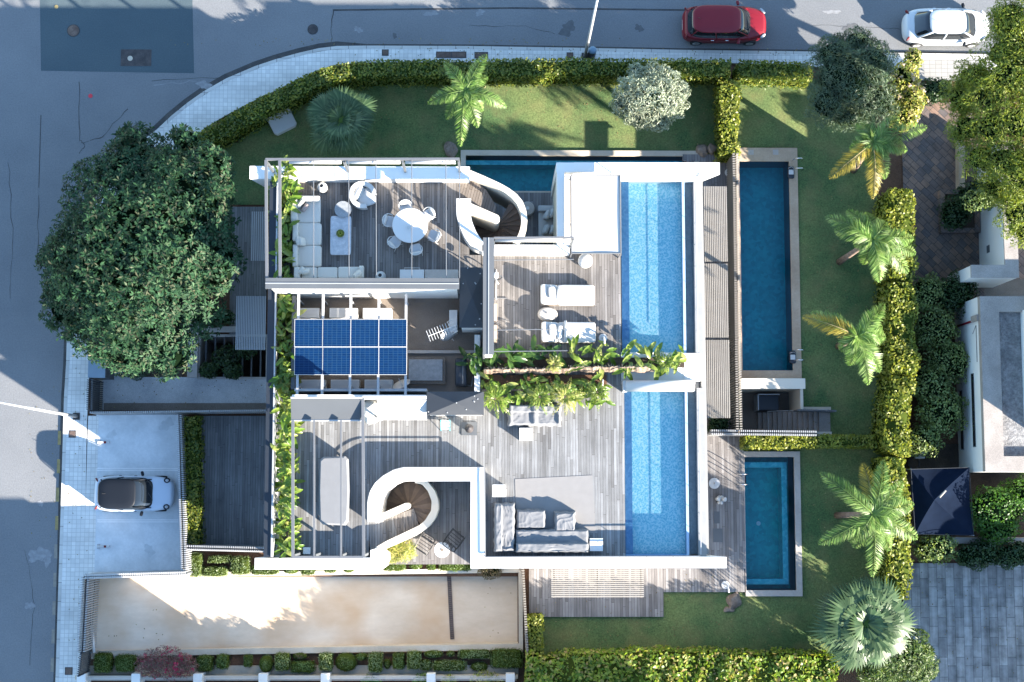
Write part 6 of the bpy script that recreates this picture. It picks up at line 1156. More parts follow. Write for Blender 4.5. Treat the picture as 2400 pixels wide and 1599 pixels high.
def blob_plant(name, label, cat, blobs, n, ls, lw, mat, trunk=None, spread=.8, shell=.35, lump=.12, zmin=-.35, core=True, group=None, up=0.0, tr=.12, ck=.74, extra=None):
    """blobs: (px,py,z,rx,ry,rz) ellipsoids; trunk: px foot"""
    B = [(P(x, y, z), rx, ry, rz) for x, y, z, rx, ry, rz in blobs]; w = np.array([rx * ry + rx * rz for _, rx, ry, rz in B]); w = w / w.sum()
    foot = P(*trunk, 0) if trunk else Vector((sum(b[0].x for b in B) / len(B), sum(b[0].y for b in B) / len(B), 0)); foot.z = 0; t = thing(name, label, cat, tuple(foot), 0, group); PP, NN, cv, cf = [], [], [], []
    for (c, rx, ry, rz), f in zip(B, w):
        p, nn = ell_pts(int(n * f), (c.x, c.y, c.z), (rx, ry, rz), zmin, shell, lump); PP.append(p); NN.append(nn)
        if core: v, fc = ico_core((c.x, c.y, c.z), (rx, ry, rz), ck); o = len(cv); cv += v; cf += [tuple(i + o for i in g) for g in fc]
    PP, NN = np.vstack(PP), np.vstack(NN); V = leaves(PP, NN, ls, lw, spread, up)
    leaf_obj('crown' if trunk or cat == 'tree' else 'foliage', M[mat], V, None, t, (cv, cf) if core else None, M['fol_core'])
    if extra: mt, k, s_ = extra; idx = rng.choice(len(PP), k); idx = idx[PP[idx][:, 2] > np.median(PP[:, 2])]; q = np.repeat(PP[idx], 14, 0) + rng.normal(0, .055, (len(idx) * 14, 3)) + np.array([0, 0, .04]); leaf_obj('blossom', M[mt], leaves(q, np.repeat(NN[idx], 14, 0), s_, s_ * .8, .9), None, t)
    top = max(B, key=lambda b: b[0].z); m = MB(); mid = Vector((sum(b[0].x for b in B) / len(B), sum(b[0].y for b in B) / len(B), min(b[0].z for b in B))); m.tube([foot, foot.lerp(mid, .5) + Vector((.05, .03, 0)), mid], [tr, tr * .8, tr * .6], 8)
    for c, rx, ry, rz in B[:9]: m.tube([foot.lerp(mid, .7), mid.lerp(c, .5) + Vector((0, 0, .1)), c], [tr * .55, tr * .4, tr * .15], 6)
    m.build('trunk' if trunk or cat == 'tree' else 'stem', M['bark'], t, True); return t
# hedges
hedge('long clipped hedge curving along the north pavement', [(448, 322), (500, 290), (544, 263), (590, 239), (646, 211), (700, 183), (748, 161), (800, 148), (870, 141), (1100, 139), (1400, 137), (1712, 139)], .82, 2.1, 'l_hedge_n')
hedge('short length of clipped hedge by the blue-green tree, east of the metal post', [(1732, 140), (1905, 147)], .8, 2.0, 'l_hedge_n')
hedge('short north-south hedge between the north lawn and the long garden pool', [(1731, 188), (1733, 362)], .95, 1.9)
hedge('low yellow-green hedge between the stairwell and the small turquoise pool', [(1744, 1017), (2052, 1019)], .62, 1.6)
hedge('dark narrow hedge along the head of the parking bays', [(465, 977), (468, 1277)], .78, 1.5, 'l_hedge_n')
hedge('small hedge closing the south deck beside the driveway end', [(1270, 1444), (1273, 1532)], .66, 1.6)
hedge('broad rough hedge along the foot of the photo', [(1232, 1544), (1320, 1540), (1500, 1533), (1700, 1533), (1850, 1538), (1940, 1548), (1975, 1556)], 3.2, 2.2, 'l_hedgebig', .2, 120, rough=.09)
for i, seg in enumerate(([(2138, 440), (2146, 560), (2140, 660)], [(2146, 664), (2150, 760), (2146, 850), (2142, 880)], [(2142, 884), (2134, 980), (2128, 1060)], [(2120, 1066), (2128, 1160), (2140, 1240)], [(2128, 1244), (2130, 1320), (2128, 1405)])):
    hedge('yellow-green boundary hedge on the east side, ' + ['beside the terracotta court', 'level with the palm of three fronds', 'level with the stairwell', 'beside the dark shade sail', 'above the big fan palm'][i], seg, [1.1, 1.15, 1.05, 1.05, .95][i], 3.0, 'l_hedge', .16, 150, rough=.12)
# clipped bushes
TP = [((217, 1532, 259, 1578), .8, 'l_box', 1), ((267, 1536, 316, 1576), .75, 'l_box', 1), ((458, 1538, 497, 1576), .7, 'l_box', 1), ((505, 1535, 534, 1569), .7, 'l_box', 1), ((570, 1536, 589, 1565), .6, 'l_box', 1), ((604, 1538, 638, 1580), .8, 'l_box', 0), ((643, 1532, 677, 1574), .8, 'l_boxpale', 1), ((683, 1531, 720, 1548), .5, 'l_boxbrown', 0), ((679, 1551, 737, 1578), .6, 'l_box', 1), ((746, 1532, 778, 1574), .8, 'l_boxpale', 1), ((783, 1532, 836, 1577), .7, 'l_box', 0), ((832, 1532, 860, 1550), .6, 'l_box', 0), ((862, 1531, 896, 1578), .8, 'l_boxpale', 1), ((898, 1545, 916, 1570), .5, 'l_box', 0), ((919, 1532, 947, 1570), .7, 'l_box', 1), ((953, 1528, 986, 1571), .8, 'l_boxpale', 1), ((985, 1547, 1009, 1573), .5, 'l_boxpale', 1), ((993, 1525, 1039, 1544), .5, 'l_boxpale', 0), ((1046, 1526, 1066, 1541), .45, 'l_boxpale', 0), ((1012, 1549, 1093, 1574), .55, 'l_boxpale', 1), ((1074, 1524, 1150, 1545), .6, 'l_boxpale', 1), ((1150, 1522, 1226, 1568), .65, 'l_box', 1), ((1102, 1552, 1145, 1576), .5, 'l_boxpale', 0),
      ((443, 1296, 471, 1353), .8, 'l_boxpale', 1), ((472, 1328, 530, 1352), .6, 'l_boxpale', 1), ((486, 1302, 540, 1320), .7, 'l_boxpale', 1), ((538, 1305, 583, 1348), .8, 'l_boxpale', 1), ((585, 1325, 651, 1348), .6, 'l_boxpale', 1), ((662, 1330, 698, 1346), .55, 'l_boxpale', 0), ((705, 1330, 736, 1348), .55, 'l_boxpale', 1), ((760, 1330, 786, 1343), .5, 'l_boxpale', 1), ((803, 1328, 829, 1343), .5, 'l_boxpale', 0), ((896, 1318, 949, 1339), .55, 'l_box', 1), ((958, 1318, 990, 1335), .5, 'l_box', 0), ((1000, 1318, 1021, 1337), .5, 'l_box', 1), ((1028, 1318, 1104, 1339), .55, 'l_box', 1)]
ords = ['first', 'second', 'third', 'fourth', 'fifth', 'sixth', 'seventh', 'eighth', 'ninth', 'tenth', 'eleventh', 'twelfth', 'thirteenth', 'fourteenth', 'fifteenth', 'sixteenth', 'seventeenth', 'eighteenth', 'nineteenth', 'twentieth', 'twenty-first', 'twenty-second', 'twenty-third']
adj = {'l_box': 'green', 'l_boxpale': 'pale green', 'l_boxbrown': 'brownish'}
for i, (px, h, mt, sq) in enumerate(TP):
    k = i if i < 23 else i - 23; topiary('%s clipped %s bush %s, counted from the street' % (ords[k], adj[mt] + (' square' if sq else ' round'), 'south of the driveway' if i < 23 else 'between driveway and villa'), px, h, mt, .14 if sq else 1.0)
blob_plant('shrub', 'round grey-green shrub leaning over the driveway below the white parapet', 'bush', [(1149, 1337, .55, .62, .45, .5)], 900, .08, .045, 'l_boxbrown')
# big round tree
def rosettes(label, blobs, ncl, mat, trunk):
    B = [(P(x, y, z), rx, ry, rz) for x, y, z, rx, ry, rz in blobs]; foot = P(*trunk, 0); t = thing('broadleaf_tree', label, 'tree', tuple(foot)); w = np.array([rx * ry for _, rx, ry, rz in B]); w /= w.sum(); PP, NN, cv, cf = [], [], [], []
    for (c, rx, ry, rz), f in zip(B, w):
        p, nn = ell_pts(int(ncl * f), (c.x, c.y, c.z), (rx, ry, rz), -.25, .30, .10); PP.append(p); NN.append(nn); v, fc = ico_core((c.x, c.y, c.z), (rx, ry, rz), .66); o = len(cv); cv += v; cf += [tuple(i + o for i in g) for g in fc]
    PP, NN = np.vstack(PP), np.vstack(NN); k = 12; n = len(PP); ax = unit(NN + rng.normal(0, .25, (n, 3)) + [0, 0, .5]); ax = np.repeat(ax, k, 0); base = np.repeat(PP, k, 0) - ax * rng.uniform(0, .22, (n * k, 1))
    rad = unit(np.cross(ax, rng.normal(0, 1, (n * k, 3)))); el = rng.uniform(.0, .7, (n * k, 1)); dr = unit(rad + ax * el); L_ = rng.uniform(.20, .35, (n * k, 1)); W_ = L_ * .28; sd = unit(np.cross(dr, ax)); tip = base + dr * L_ - ax * L_ * .12; mid = base + dr * L_ * .55 + ax * .03
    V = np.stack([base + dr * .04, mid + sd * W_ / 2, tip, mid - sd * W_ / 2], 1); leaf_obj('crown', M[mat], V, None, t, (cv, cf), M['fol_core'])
    m = MB(); mid = Vector((sum(b[0].x for b in B) / len(B), sum(b[0].y for b in B) / len(B), 3.2)); m.tube([foot, foot.lerp(mid, .6), mid], [.34, .26, .2], 12)
    for c, rx, ry, rz in B: m.tube([foot.lerp(mid, .6), mid.lerp(c, .5), c], [.18, .12, .05], 8)
    m.build('trunk', M['bark'], t, True)
rosettes('very large round dark green tree with rosettes of leaves at the street corner', [(335, 570, 5.04, 3.7, 4.4, 2.06), (215, 640, 4.29, 2.4, 2.7, 1.52), (300, 740, 4.82, 2.9, 2.6, 1.65), (430, 500, 5.63, 2.4, 3.2, 1.65), (320, 400, 4.94, 1.9, 2.1, 1.23), (400, 830, 4.84, 1.3, 1.2, 0.88), (510, 620, 5.52, 1.2, 1.6, 0.96), (150, 610, 3.29, 1.3, 1.2, 0.88), (300, 830, 4.22, 1.3, 1.0, 0.88), (480, 400, 5.34, 1.4, 1.3, 0.89), (310, 330, 4.28, 0.8, 1.0, 0.88), (435, 330, 5.06, 0.8, 0.8, 0.88), (175, 720, 4.04, 1.6, 1.6, 0.89), (330, 600, 4.9, 4.3, 5.3, 2.6)], 4800, 'l_ficus', (350, 640))
blob_plant('shrub', 'blue-green rounded shrub in the bed beside the entrance path, under the big tree', 'bush', [(320, 862, .8, .75, .6, .6)], 2200, .12, .05, 'l_bluegreen')
for i, (x, y, r) in enumerate(((530, 838, .75), (575, 820, .55), (490, 868, .5), (545, 870, .5))): blob_plant('climber', ['feathery plant over the beams of the light well, largest', 'feathery plant over the light well nearest the grey slatted canopy', 'feathery plant at the west end of the light well beams', 'feathery plant at the south edge of the light well'][i], 'plant', [(x, y, .35, r, r * .8, .35)], 500, .24, .07, 'l_dark', core=False, shell=.9, group='plants over the light well')
blob_plant('shrub', 'dark shrub against the grey garden wall under the round tree', 'bush', [(500, 745, .6, 1.2, .5, .5)], 1300, .14, .06, 'l_dark')
# named trees
blob_plant('olive_tree', 'silver-leaved olive tree on the north lawn', 'tree', [(1525, 235, 2.9, 1.45, 1.25, 1.25), (1480, 215, 2.7, .85, .9, .9), (1560, 200, 2.8, .9, .9, .95), (1500, 270, 2.5, 1.0, .65, .8), (1575, 250, 2.6, .75, .75, .8), (1530, 180, 2.7, .8, .7, .8), (1598, 215, 2.6, .4, .55, .5), (1450, 245, 2.5, .45, .5, .5), (1545, 292, 2.3, .55, .35, .45), (1490, 165, 2.6, .4, .4, .4)], 13000, .20, .042, 'l_olive', (1500, 262), 1.0, .5, .22, -.5, ck=.5, up=.2)
blob_plant('acacia_tree', 'blue-green fine-leaved tree rising through the northeast hedge', 'tree', [(1990, 185, 4.2, 2.0, 1.9, 1.3), (1945, 240, 3.9, 1.1, 1.2, 1.0), (2040, 150, 4.2, 1.2, 1.1, 1.0), (1960, 130, 4.3, 1.2, 1.0, .9), (2050, 240, 3.9, 1.1, 1.1, .9), (1985, 275, 3.6, 1.0, .7, .8), (2010, 95, 4.2, .8, .6, .7)], 15000, .26, .035, 'l_bluegreen', (1990, 190), .9, .4, .2, -.3, ck=.66)
pb = []; rr = random.Random(5)
for x, y, z, r in ((2352, 62, 8.5, .8), (2352, 128, 9.0, 1.1), (2292, 178, 8.2, .95), (2250, 230, 7.6, .9), (2320, 220, 9.0, 1.2), (2370, 180, 9.4, 1.3), (2390, 90, 9.2, 1.3), (2270, 300, 7.8, 1.0), (2330, 300, 8.8, 1.2), (2390, 290, 9.3, 1.3), (2300, 370, 8.0, 1.0), (2360, 380, 8.8, 1.2), (2400, 420, 9.0, 1.2), (2330, 440, 7.5, .8), (2385, 500, 8.2, 1.0), (2400, 545, 8.0, .7), (2372, 32, 8.8, .9), (2258, 205, 7.2, .65), (2450, 200, 9.6, 1.6), (2460, 380, 9.4, 1.6), (2450, 60, 9.2, 1.5)): pb.append((x, y, z, r * 1.05, r * 1.05, r * .6)); pb += [(x + rr.uniform(-28, 28), y + rr.uniform(-28, 28), z - rr.uniform(.2, .9), r * .6, r * .6, r * .4)]
blob_plant('pine_tree', 'tall yellow-green pine with clumped crown at the right edge', 'tree', pb, 60000, .19, .04, 'l_pine', (2400, 300), 1.0, .6, .25, -.5, tr=.25, ck=.5, up=.3)
blob_plant('flowering_shrub', 'pale yellow flowering shrub with pinkish tips below the white hatchback', 'bush', [(2118, 185, 2.6, .75, .9, .8), (2135, 235, 2.5, .7, .9, .8), (2115, 275, 2.3, .8, .7, .7), (2140, 140, 2.6, .45, .6, .5), (2095, 225, 2.5, .6, .7, .6)], 4200, .15, .09, 'l_yellow', None, .9, .45, .15, extra=('l_white', 50, .10))
SH = [((2168, 690, 1.5, 1.0, 1.0, .9), 'l_shrub', 'pale green shrub beside the terracotta court, just behind the boundary hedge'), ((2238, 690, 1.3, 1.15, 1.1, .9), 'l_dark', 'dark shrub between the white wall foot and the neighbouring house'), ((2190, 770, 1.5, 1.1, 1.2, .95), 'l_shrub', 'bushy shrub at the red pipe of the neighbouring house'), ((2222, 850, 1.5, 1.15, 1.2, .95), 'l_shrub', 'bushy shrub halfway along the neighbouring house wall'), ((2180, 900, 1.6, 1.15, 1.1, .95), 'l_shrub', 'bushy shrub level with the long slit window, next to the hedge'), ((2205, 965, 1.6, 1.25, 1.2, .95), 'l_shrub', 'largest pale shrub by the neighbouring house wall'), ((2165, 1030, 1.4, .9, .9, .8), 'l_shrub', 'southernmost shrub of the row by the neighbouring house'),
      ((2335, 1190, 1.8, 1.5, 1.2, 1.2), 'l_green', 'bright green bush right of the dark shade sail'), ((2395, 1160, 1.8, 1.0, 1.0, 1.1), 'l_green', 'bright green bush at the right edge below the neighbouring house'), ((2340, 1240, 1.5, 1.0, .7, .8), 'l_green', 'small bright bush just north of the grey garden wall'), ((2190, 1285, 1.6, 1.1, .75, .9), 'l_shrub', 'pale bush at the west end of the grey garden wall'), ((2290, 1300, 1.3, 1.2, .7, .8), 'l_dark', 'dark shrub south of the grey garden wall, middle'), ((2375, 1300, 1.2, 1.1, .65, .7), 'l_dark', 'dark shrub south of the grey garden wall at the right edge'), ((2190, 215, .8, 1.0, .65, .6), 'l_dark', 'dark low shrub beside the pale pavement at the terracotta court'), ((2285, 455, 1.8, 1.0, .6, .6), 'l_dark', 'dark leafy shrub over the stone planter'), ((2240, 500, 1.0, .8, .9, .6), 'l_dark', 'dark plant filling the stone planter'), ((1683, 994, .8, .55, .45, .5), 'l_dark', 'small dark shrub at the south end of the slatted canopies'), ((2300, 470, 3.2, .9, .5, .6), 'l_shrub', 'pale leafy branch mass over the white low wall')]
for bl, mt, lb in SH: blob_plant('shrub', lb, 'bush', [bl, (bl[0] + 12, bl[1] - 14, bl[2] + .15, bl[3] * .6, bl[4] * .6, bl[5] * .7), (bl[0] - 14, bl[1] + 12, bl[2] + .05, bl[3] * .6, bl[4] * .6, bl[5] * .7)], int(1500 * bl[3] * bl[4]) + 500, .13, .075, mt, lump=.2)
blob_plant('thuja', 'dark green conifer bush at the foot of the fan palm by the slab court', 'tree', [(2105, 1530, 1.8, 1.6, 1.3, 1.5), (2140, 1560, 1.6, 1.2, 1.1, 1.2), (2060, 1560, 1.5, 1.1, 1.0, 1.2)], 8000, .22, .05, 'l_thuja', (2110, 1550), .7, .3, .15, up=.4)
blob_plant('bougainvillea', 'thin purple-brown bougainvillea with magenta blossom by the street gate', 'plant', [(390, 1553, .9, 1.2, .8, .6), (350, 1560, .8, .7, .6, .5), (430, 1560, .8, .7, .6, .5)], 5200, .13, .035, 'l_boug', (390, 1572), 1.0, .9, .2, -.3, core=False, tr=.05, extra=('l_magenta', 60, .075))
t = blob_plant('ornamental_grass', 'pale yellow tufted grass on the patio below the stair parapet', 'plant', [(938, 1290, 3.1, .75, .55, .45), (915, 1300, 3.05, .45, .4, .35)], 1500, .34, .03, 'l_yellow', (935, 1296), .9, .8, .1, core=False, up=.6)
for x, y, r, mt, lb in ((990, 1594, .5, 'l_palm', 'spiky green plant on the red-tiled terrace, left one'), (1052, 1592, .35, 'l_yellow', 'small pale rosette plant on the red-tiled terrace'), (1140, 1596, .8, 'l_yellow', 'flowering bush on the red-tiled terrace next to the broad hedge'), (870, 1598, .5, 'l_green', 'small green plant on the red-tiled terrace under the pale square bush')):
    blob_plant('terrace_plant', lb, 'plant', [(x, y, .5, r, r * .6, .4)], 420, .22, .05, mt, core=False, up=.4, shell=.7)
# fallen leaves
lp = []
for x0, y0, x1, y1, z, k9 in ((560, 190, 1680, 345, .03, 260), (1890, 340, 2050, 1400, .03, 260), (1250, 1450, 1900, 1530, .03, 120), (160, 780, 205, 1600, .14, 40), (800, 112, 2100, 132, .14, 90), (400, 90, 1500, 108, .01, 60), (230, 890, 620, 960, .09, 30), (240, 1380, 1200, 1500, -.2, 50), (1250, 1340, 1740, 1440, .165, 40), (2130, 1330, 2390, 1590, .06, 60), (60, 900, 140, 1300, .01, 25)):
    for _ in range(k9): p = P(rnd.uniform(x0, x1), rnd.uniform(y0, y1), max(z, 0)); lp.append((p.x, p.y, z + .012 if z >= 0 else -.7 * (3 * ((p.x - a0.x) / (c0.x - a0.x)) ** 2 - 2 * ((p.x - a0.x) / (c0.x - a0.x)) ** 3) + .012))
lp = np.array(lp); o = leaf_obj('fallen_leaves', leafmat('l_litter', [(.16, .10, .05), (.30, .22, .08), (.10, .09, .04), (.38, .33, .16)], .7, .1), leaves(lp, np.tile([0, 0, 1.0], (len(lp), 1)), .085, .045, .12), None); tag(o, 'dry leaves scattered over lawns and paving', 'leaves', kind='stuff')
# palms
def frond(m, base, tip, rise, leaf_l, n=46, yellow=False):
    b, t = Vector(base), Vector(tip); L_ = (t - b).length; prev = None; pts_ = []
    for i in range(n + 1): f = i / n; p = b.lerp(t, f); p.z += rise * math.sin(PI * min(1, f * .95)) * (1 - .2 * f); pts_.append(p)
    d0 = (t - b); d0.z = 0; d0.normalize(); sd = Vector((-d0.y, d0.x, 0)); q = []
    for i in range(2, n + 1):
        f = i / n; ll = leaf_l * (math.sin(PI * min(1, .18 + f * .80)) ** .7) * rnd.uniform(.85, 1.1); dd = (pts_[min(i + 1, n)] - pts_[i - 1]).normalized()
        for s in (-1, 1):
            for j in range(2):
                o = pts_[i - 1].lerp(pts_[i], rnd.random()); v = (sd * s * .9 + dd * rnd.uniform(.55, .95) + Vector((0, 0, rnd.uniform(-.45, .2)))).normalized(); w = dd * .021; q.append([o - w, o + v * ll * .5 + w + Vector((0, 0, .03)), o + v * ll - Vector((0, 0, ll * .18)), o + v * ll * .5 - w + Vector((0, 0, .03))])
    return q, pts_
def palm(label, foot, crown, z, tips, leaf_l=.55, yellow=(), tr=.14, rise=.55):
    f0 = P(*foot, 0); c = P(*crown, z); t = thing('feather_palm', label, 'palm tree', tuple(f0)); m = MB(); m.tube([f0, f0.lerp(c, .35) + Vector((0, 0, -.1)), f0.lerp(c, .7), c - Vector((0, 0, .1))], [tr * 1.2, tr, tr * .85, tr * .8], 12); m.build('trunk', M['palmbark'], t, True)
    cpx = crown; tips = list(tips) + [(cpx[0] + (x - cpx[0]) * .62 * math.cos(.5) - (y - cpx[1]) * .62 * math.sin(.5), cpx[1] + (x - cpx[0]) * .62 * math.sin(.5) + (y - cpx[1]) * .62 * math.cos(.5)) for x, y in tips[2:7]]
    for i, (x, y) in enumerate(tips):
        tp = P(x, y, z - .55 - .3 * (i % 3)); q, pts_ = frond(None, c, tp, rise, leaf_l); o = leaf_obj('frond', M['l_palmyellow' if i in yellow else 'l_palm'], np.array([[tuple(v) for v in k] for k in q]), None, t)
        MB().tube([tuple(p) for p in pts_[::4]], [.028 - .0026 * k for k in range(len(pts_[::4]))], 5).build('rachis', M['yellow'] if i in yellow else M['l_palm'], o, True)
palm('slender feather palm on the north lawn, its fronds over the hedge', (1092, 265), (1092, 212), 5.2, [(1003, 243), (1042, 148), (1140, 128), (1187, 252), (1078, 345), (1062, 190), (1120, 300), (1125, 170)], .5)
palm('feather palm at the north end of the east hedge with yellowed fronds', (2000, 400), (2045, 335), 6.0, [(1943, 418), (2045, 466), (2172, 298), (2105, 275), (1990, 350), (2075, 420), (2120, 350), (2010, 290)], .6, (0, 1))
palm('feather palm with leaning ringed trunk, beside the middle of the garden pool', (1967, 614), (2044, 562), 6.6, [(1935, 508), (1985, 492), (2030, 498), (2075, 520), (2140, 560), (2128, 640), (2060, 662), (2000, 575), (2145, 595), (1955, 540)], .62)
palm('feather palm with three broad fronds at the south end of the garden pool', (1965, 812), (2010, 788), 6.6, [(1880, 742), (1900, 732), (2072, 712), (2050, 730), (2035, 902), (2062, 872), (1968, 822), (2075, 790)], .6, (0,))
palm('largest feather palm beside the small turquoise pool, with one orange frond', (1962, 1208), (2045, 1205), 7.0, [(1922, 1108), (1918, 1275), (2022, 1086), (2070, 1080), (2044, 1352), (2150, 1262), (2140, 1180), (1975, 1150), (2085, 1290), (1990, 1270), (2115, 1130)], .62, (2,))
def fanpalm(label, ctr, z, r, nf, seed, mat='l_fan', curl=.25):
    r_ = random.Random(seed); c = P(*ctr, z); f0 = Vector((c.x, c.y - .05, 0)); t = thing('fan_palm', label, 'palm tree', tuple(f0)); MB().tube([f0, (c.x, c.y, z - .2)], [.2, .16], 12).build('trunk', M['palmbark'], t, True)
    for i in range(nf):
        a = i * 2.39996 + r_.uniform(-.15, .15); el = .85 - 1.05 * (i / nf) ** .8 + r_.uniform(-.15, .15); pl = r * (.05 + .55 * (i / nf) ** .75) * r_.uniform(.85, 1.12); d = Vector((math.cos(a) * math.cos(el), math.sin(a) * math.cos(el), math.sin(el))); b = c + d * pl; R_ = r * .52 * r_.uniform(.68, 1.15); side = Vector((-math.sin(a), math.cos(a), 0)); q = []; ns = 26
        nrm = d.cross(side).normalized() * -1
        for k in range(ns):
            th = (k - (ns - 1) / 2) / (ns / 2) * 2.0; v = (d * math.cos(th) + side * math.sin(th)); Lk = R_ * (1 - .25 * abs(th) / 2.0) * r_.uniform(.92, 1.05); w = (side * math.cos(th) - d * math.sin(th)) * (R_ * .045); dz = Vector((0, 0, -Lk * curl * r_.uniform(.7, 1.3)))
            q.append([b, b + v * Lk * .6 + w, b + v * Lk + dz, b + v * Lk * .6 - w])
        o = leaf_obj('fan_leaf', M[mat], np.array([[tuple(v) for v in k] for k in q]), None, t); MB().tube([c, b], .018, 5).build('leaf_stalk', M['l_palm'], o)
fanpalm('round fan palm on the shaded lawn beside the rounded bench', (800, 282), 2.6, 1.9, 38, 3); fanpalm('big pale fan palm at the southeast corner of the lawn', (2030, 1462), 3.4, 2.45, 46, 9, 'l_fan', .45)
# banana-like plants in the troughs
def banana(label, px, z0, n, ln, seed, mat='l_banana', spread=.45, group='broad-leaved plants in the roof troughs', lean=(0, 0), tall=.8):
    r_ = random.Random(seed); c = P(*px, z0 + .5); c.z = z0; t = thing('broadleaf_plant', label, 'plant', tuple(c), 0, group); me = MB()
    for i in range(n):
        a = r_.uniform(0, 6.28); L_ = ln * r_.uniform(.6, 1.15); W_ = L_ * r_.uniform(.26, .36); b = Vector((r_.uniform(-spread, spread) * .7, r_.uniform(-spread, spread), r_.uniform(.2, tall))); el = r_.uniform(-.2, .9); d = Vector((math.cos(a) + lean[0], math.sin(a) + lean[1], 0)).normalized(); sd = Vector((-d.y, d.x, 0)); ns = 7; rows = []
        for k in range(ns + 1):
            f = k / ns; w = W_ * math.sin(PI * (.04 + .93 * f)) ** .75; p = b + d * (L_ * f * math.cos(el * (1 - f))) + Vector((0, 0, L_ * (math.sin(el) * f - .55 * f * f))); wv = Vector((0, 0, .04 * math.sin(f * 17 + i))); rows.append((p + sd * w / 2 + Vector((0, 0, w * .22)) + wv, p, p - sd * w / 2 + Vector((0, 0, w * .22)) - wv))
        o = len(me.v)
        for r3 in rows: me.v += [tuple(x) for x in r3]
        for k in range(ns):
            for j in range(2): me.f.append((o + 3 * k + j, o + 3 * k + j + 1, o + 3 * k + j + 4, o + 3 * k + j + 3))
    me.build('leaves', M[mat], t, True, local=True); m = MB(); [m.tube([(0, 0, 0), (r_.uniform(-spread, spread) * .6, r_.uniform(-spread, spread) * .8, .6)], .018, 5) for _ in range(6)]; m.build('stem', M['l_palm'], t, local=True)
ys = [398, 432, 470, 512, 556, 598, 634, 690, 735, 782, 830, 880, 922, 965, 1008, 1052, 1096, 1140, 1186, 1230, 1272]
for i, y in enumerate(ys): banana('broad-leaved plant in the west roof trough, %s from its north end' % (ords[i]), (668 + (i % 3) * 4 + (y > 900) * 4 - (5 if i % 2 else 0), y), 5.1, 36 if i % 4 else 30, .50 + .08 * (i % 3), 20 + i, spread=.40, tall=1.25)
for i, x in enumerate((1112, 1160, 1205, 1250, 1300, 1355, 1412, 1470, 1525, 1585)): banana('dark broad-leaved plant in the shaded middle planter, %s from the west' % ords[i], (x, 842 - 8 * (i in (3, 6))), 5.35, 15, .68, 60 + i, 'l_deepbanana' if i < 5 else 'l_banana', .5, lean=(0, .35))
for i, x in enumerate((1142, 1185, 1225, 1262, 1300, 1340, 1380, 1405)): banana('sunlit plant in the planter behind the covered two-seat sofa, %s from the west' % ords[i], (x, 912 + 10 * (i % 2)), 5.35, 20, .60, 80 + i, 'l_banana', .45, lean=(0, -.5))
def fern(label, px, z, r, n, seed, mat='l_banana'):
    r_ = random.Random(seed); c = P(*px, z); t = thing('fern', label, 'plant', (c.x, c.y, z - .5), 0, 'ferns in the roof planters'); q = []
    for i in range(n):
        a = i * 6.283 / n + r_.uniform(-.2, .2); L_ = r * r_.uniform(.7, 1.1); tip = c + Vector((math.cos(a) * L_, math.sin(a) * L_, -.25)); k, pts_ = frond(None, c, tip, .3, .16, 16); q += k
    leaf_obj('fronds', M[mat], np.array([[tuple(v) for v in k] for k in q]), None, t); MB().tube([(c.x, c.y, z - .5), c], .05, 6).build('stem', M['palmbark'], t)
fern('drooping fern in front of the west end of the sunlit planter', (1160, 935), 6.1, .95, 9, 1); fern('pale feathery fern above the covered two-seat sofa, east end', (1325, 930), 6.3, .95, 11, 2, 'l_yellow'); fern('fern hanging over the covered two-seat sofa, middle', (1265, 930), 6.2, .85, 10, 3); fern('fern at the east end of the sunlit planter', (1400, 920), 6.1, .8, 9, 4); fern('upright fern tips behind the reed screen', (1298, 855), 6.4, .5, 7, 5, 'l_yellow'); fern('fern beside the north roof pool end', (1560, 850), 6.0, .6, 10, 6)
# ================================================================ neighbours to the east
q = R(2303, 695, 2800, 1106, 3.9); t = thing('neighbour_house', 'white flat-roofed neighbouring house with slit windows and gravel roof', 'house', (q[0] + 3, (q[1] + q[3]) / 2, 0)); MB().box(q[0], q[1], 0, q[2], q[3], 3.55).build('wall', M['wall'], t)
g = R(2342, 733, 2760, 1070, 3.6); m = MB(); m.box(q[0], q[1], 3.55, g[0], q[3], 3.9).box(g[0], q[1], 3.55, q[2], g[1], 3.9).box(g[0], g[3], 3.55, q[2], q[3], 3.9); o = m.build('roof_parapet', M['granite'], t); MB().box(g[0], g[1], 3.55, q[2], g[3], 3.6).build('roof_gravel', M['whitegravel'], t)
for x, y0, y1, z in ((2280, 870, 1046, 2.3), (2226, 905, 1050, .5)): a, b_ = P(2303, y0, 3.9), P(2303, y1, 3.9); f = MB().box(q[0] - .02, b_.y, z, q[0] + .02, a.y, z + .4).build('window', M['zinc'], t); MB().box(q[0] - .03, b_.y + .04, z + .04, q[0] - .021, a.y - .04, z + .36).build('pane', M['glassdark'], f)
a = P(2303, 747, 3.9); MB().tube([(q[0] - .05, a.y, 0.2), (q[0] - .05, a.y, 2.9)], .05, 8).build('downpipe', M['redpaint'], t, True); MB().box(q[0] - .12, a.y - .06, 2.85, q[0], a.y + .22, 3.7).build('flue_box', M['granite'], t); MB().tube([(q[0] - .03, a.y - .6, 2.8), (q[0] - .03, a.y - .25, 3.3), (q[0] - .03, a.y - 2, 3.3)], .015, 5).build('cable', M['zinc'], t)
q2 = R(2425, 720, 2800, 1000, 5.2); MB().box(q2[0], q2[1], 3.6, q2[2], q2[3], 5.1).build('upper_storey', M['wall'], t); MB().box(q2[0] - .1, q2[1] - .1, 5.1, q2[2] + .1, q2[3] + .1, 5.2).build('upper_roof', M['granite'], t)
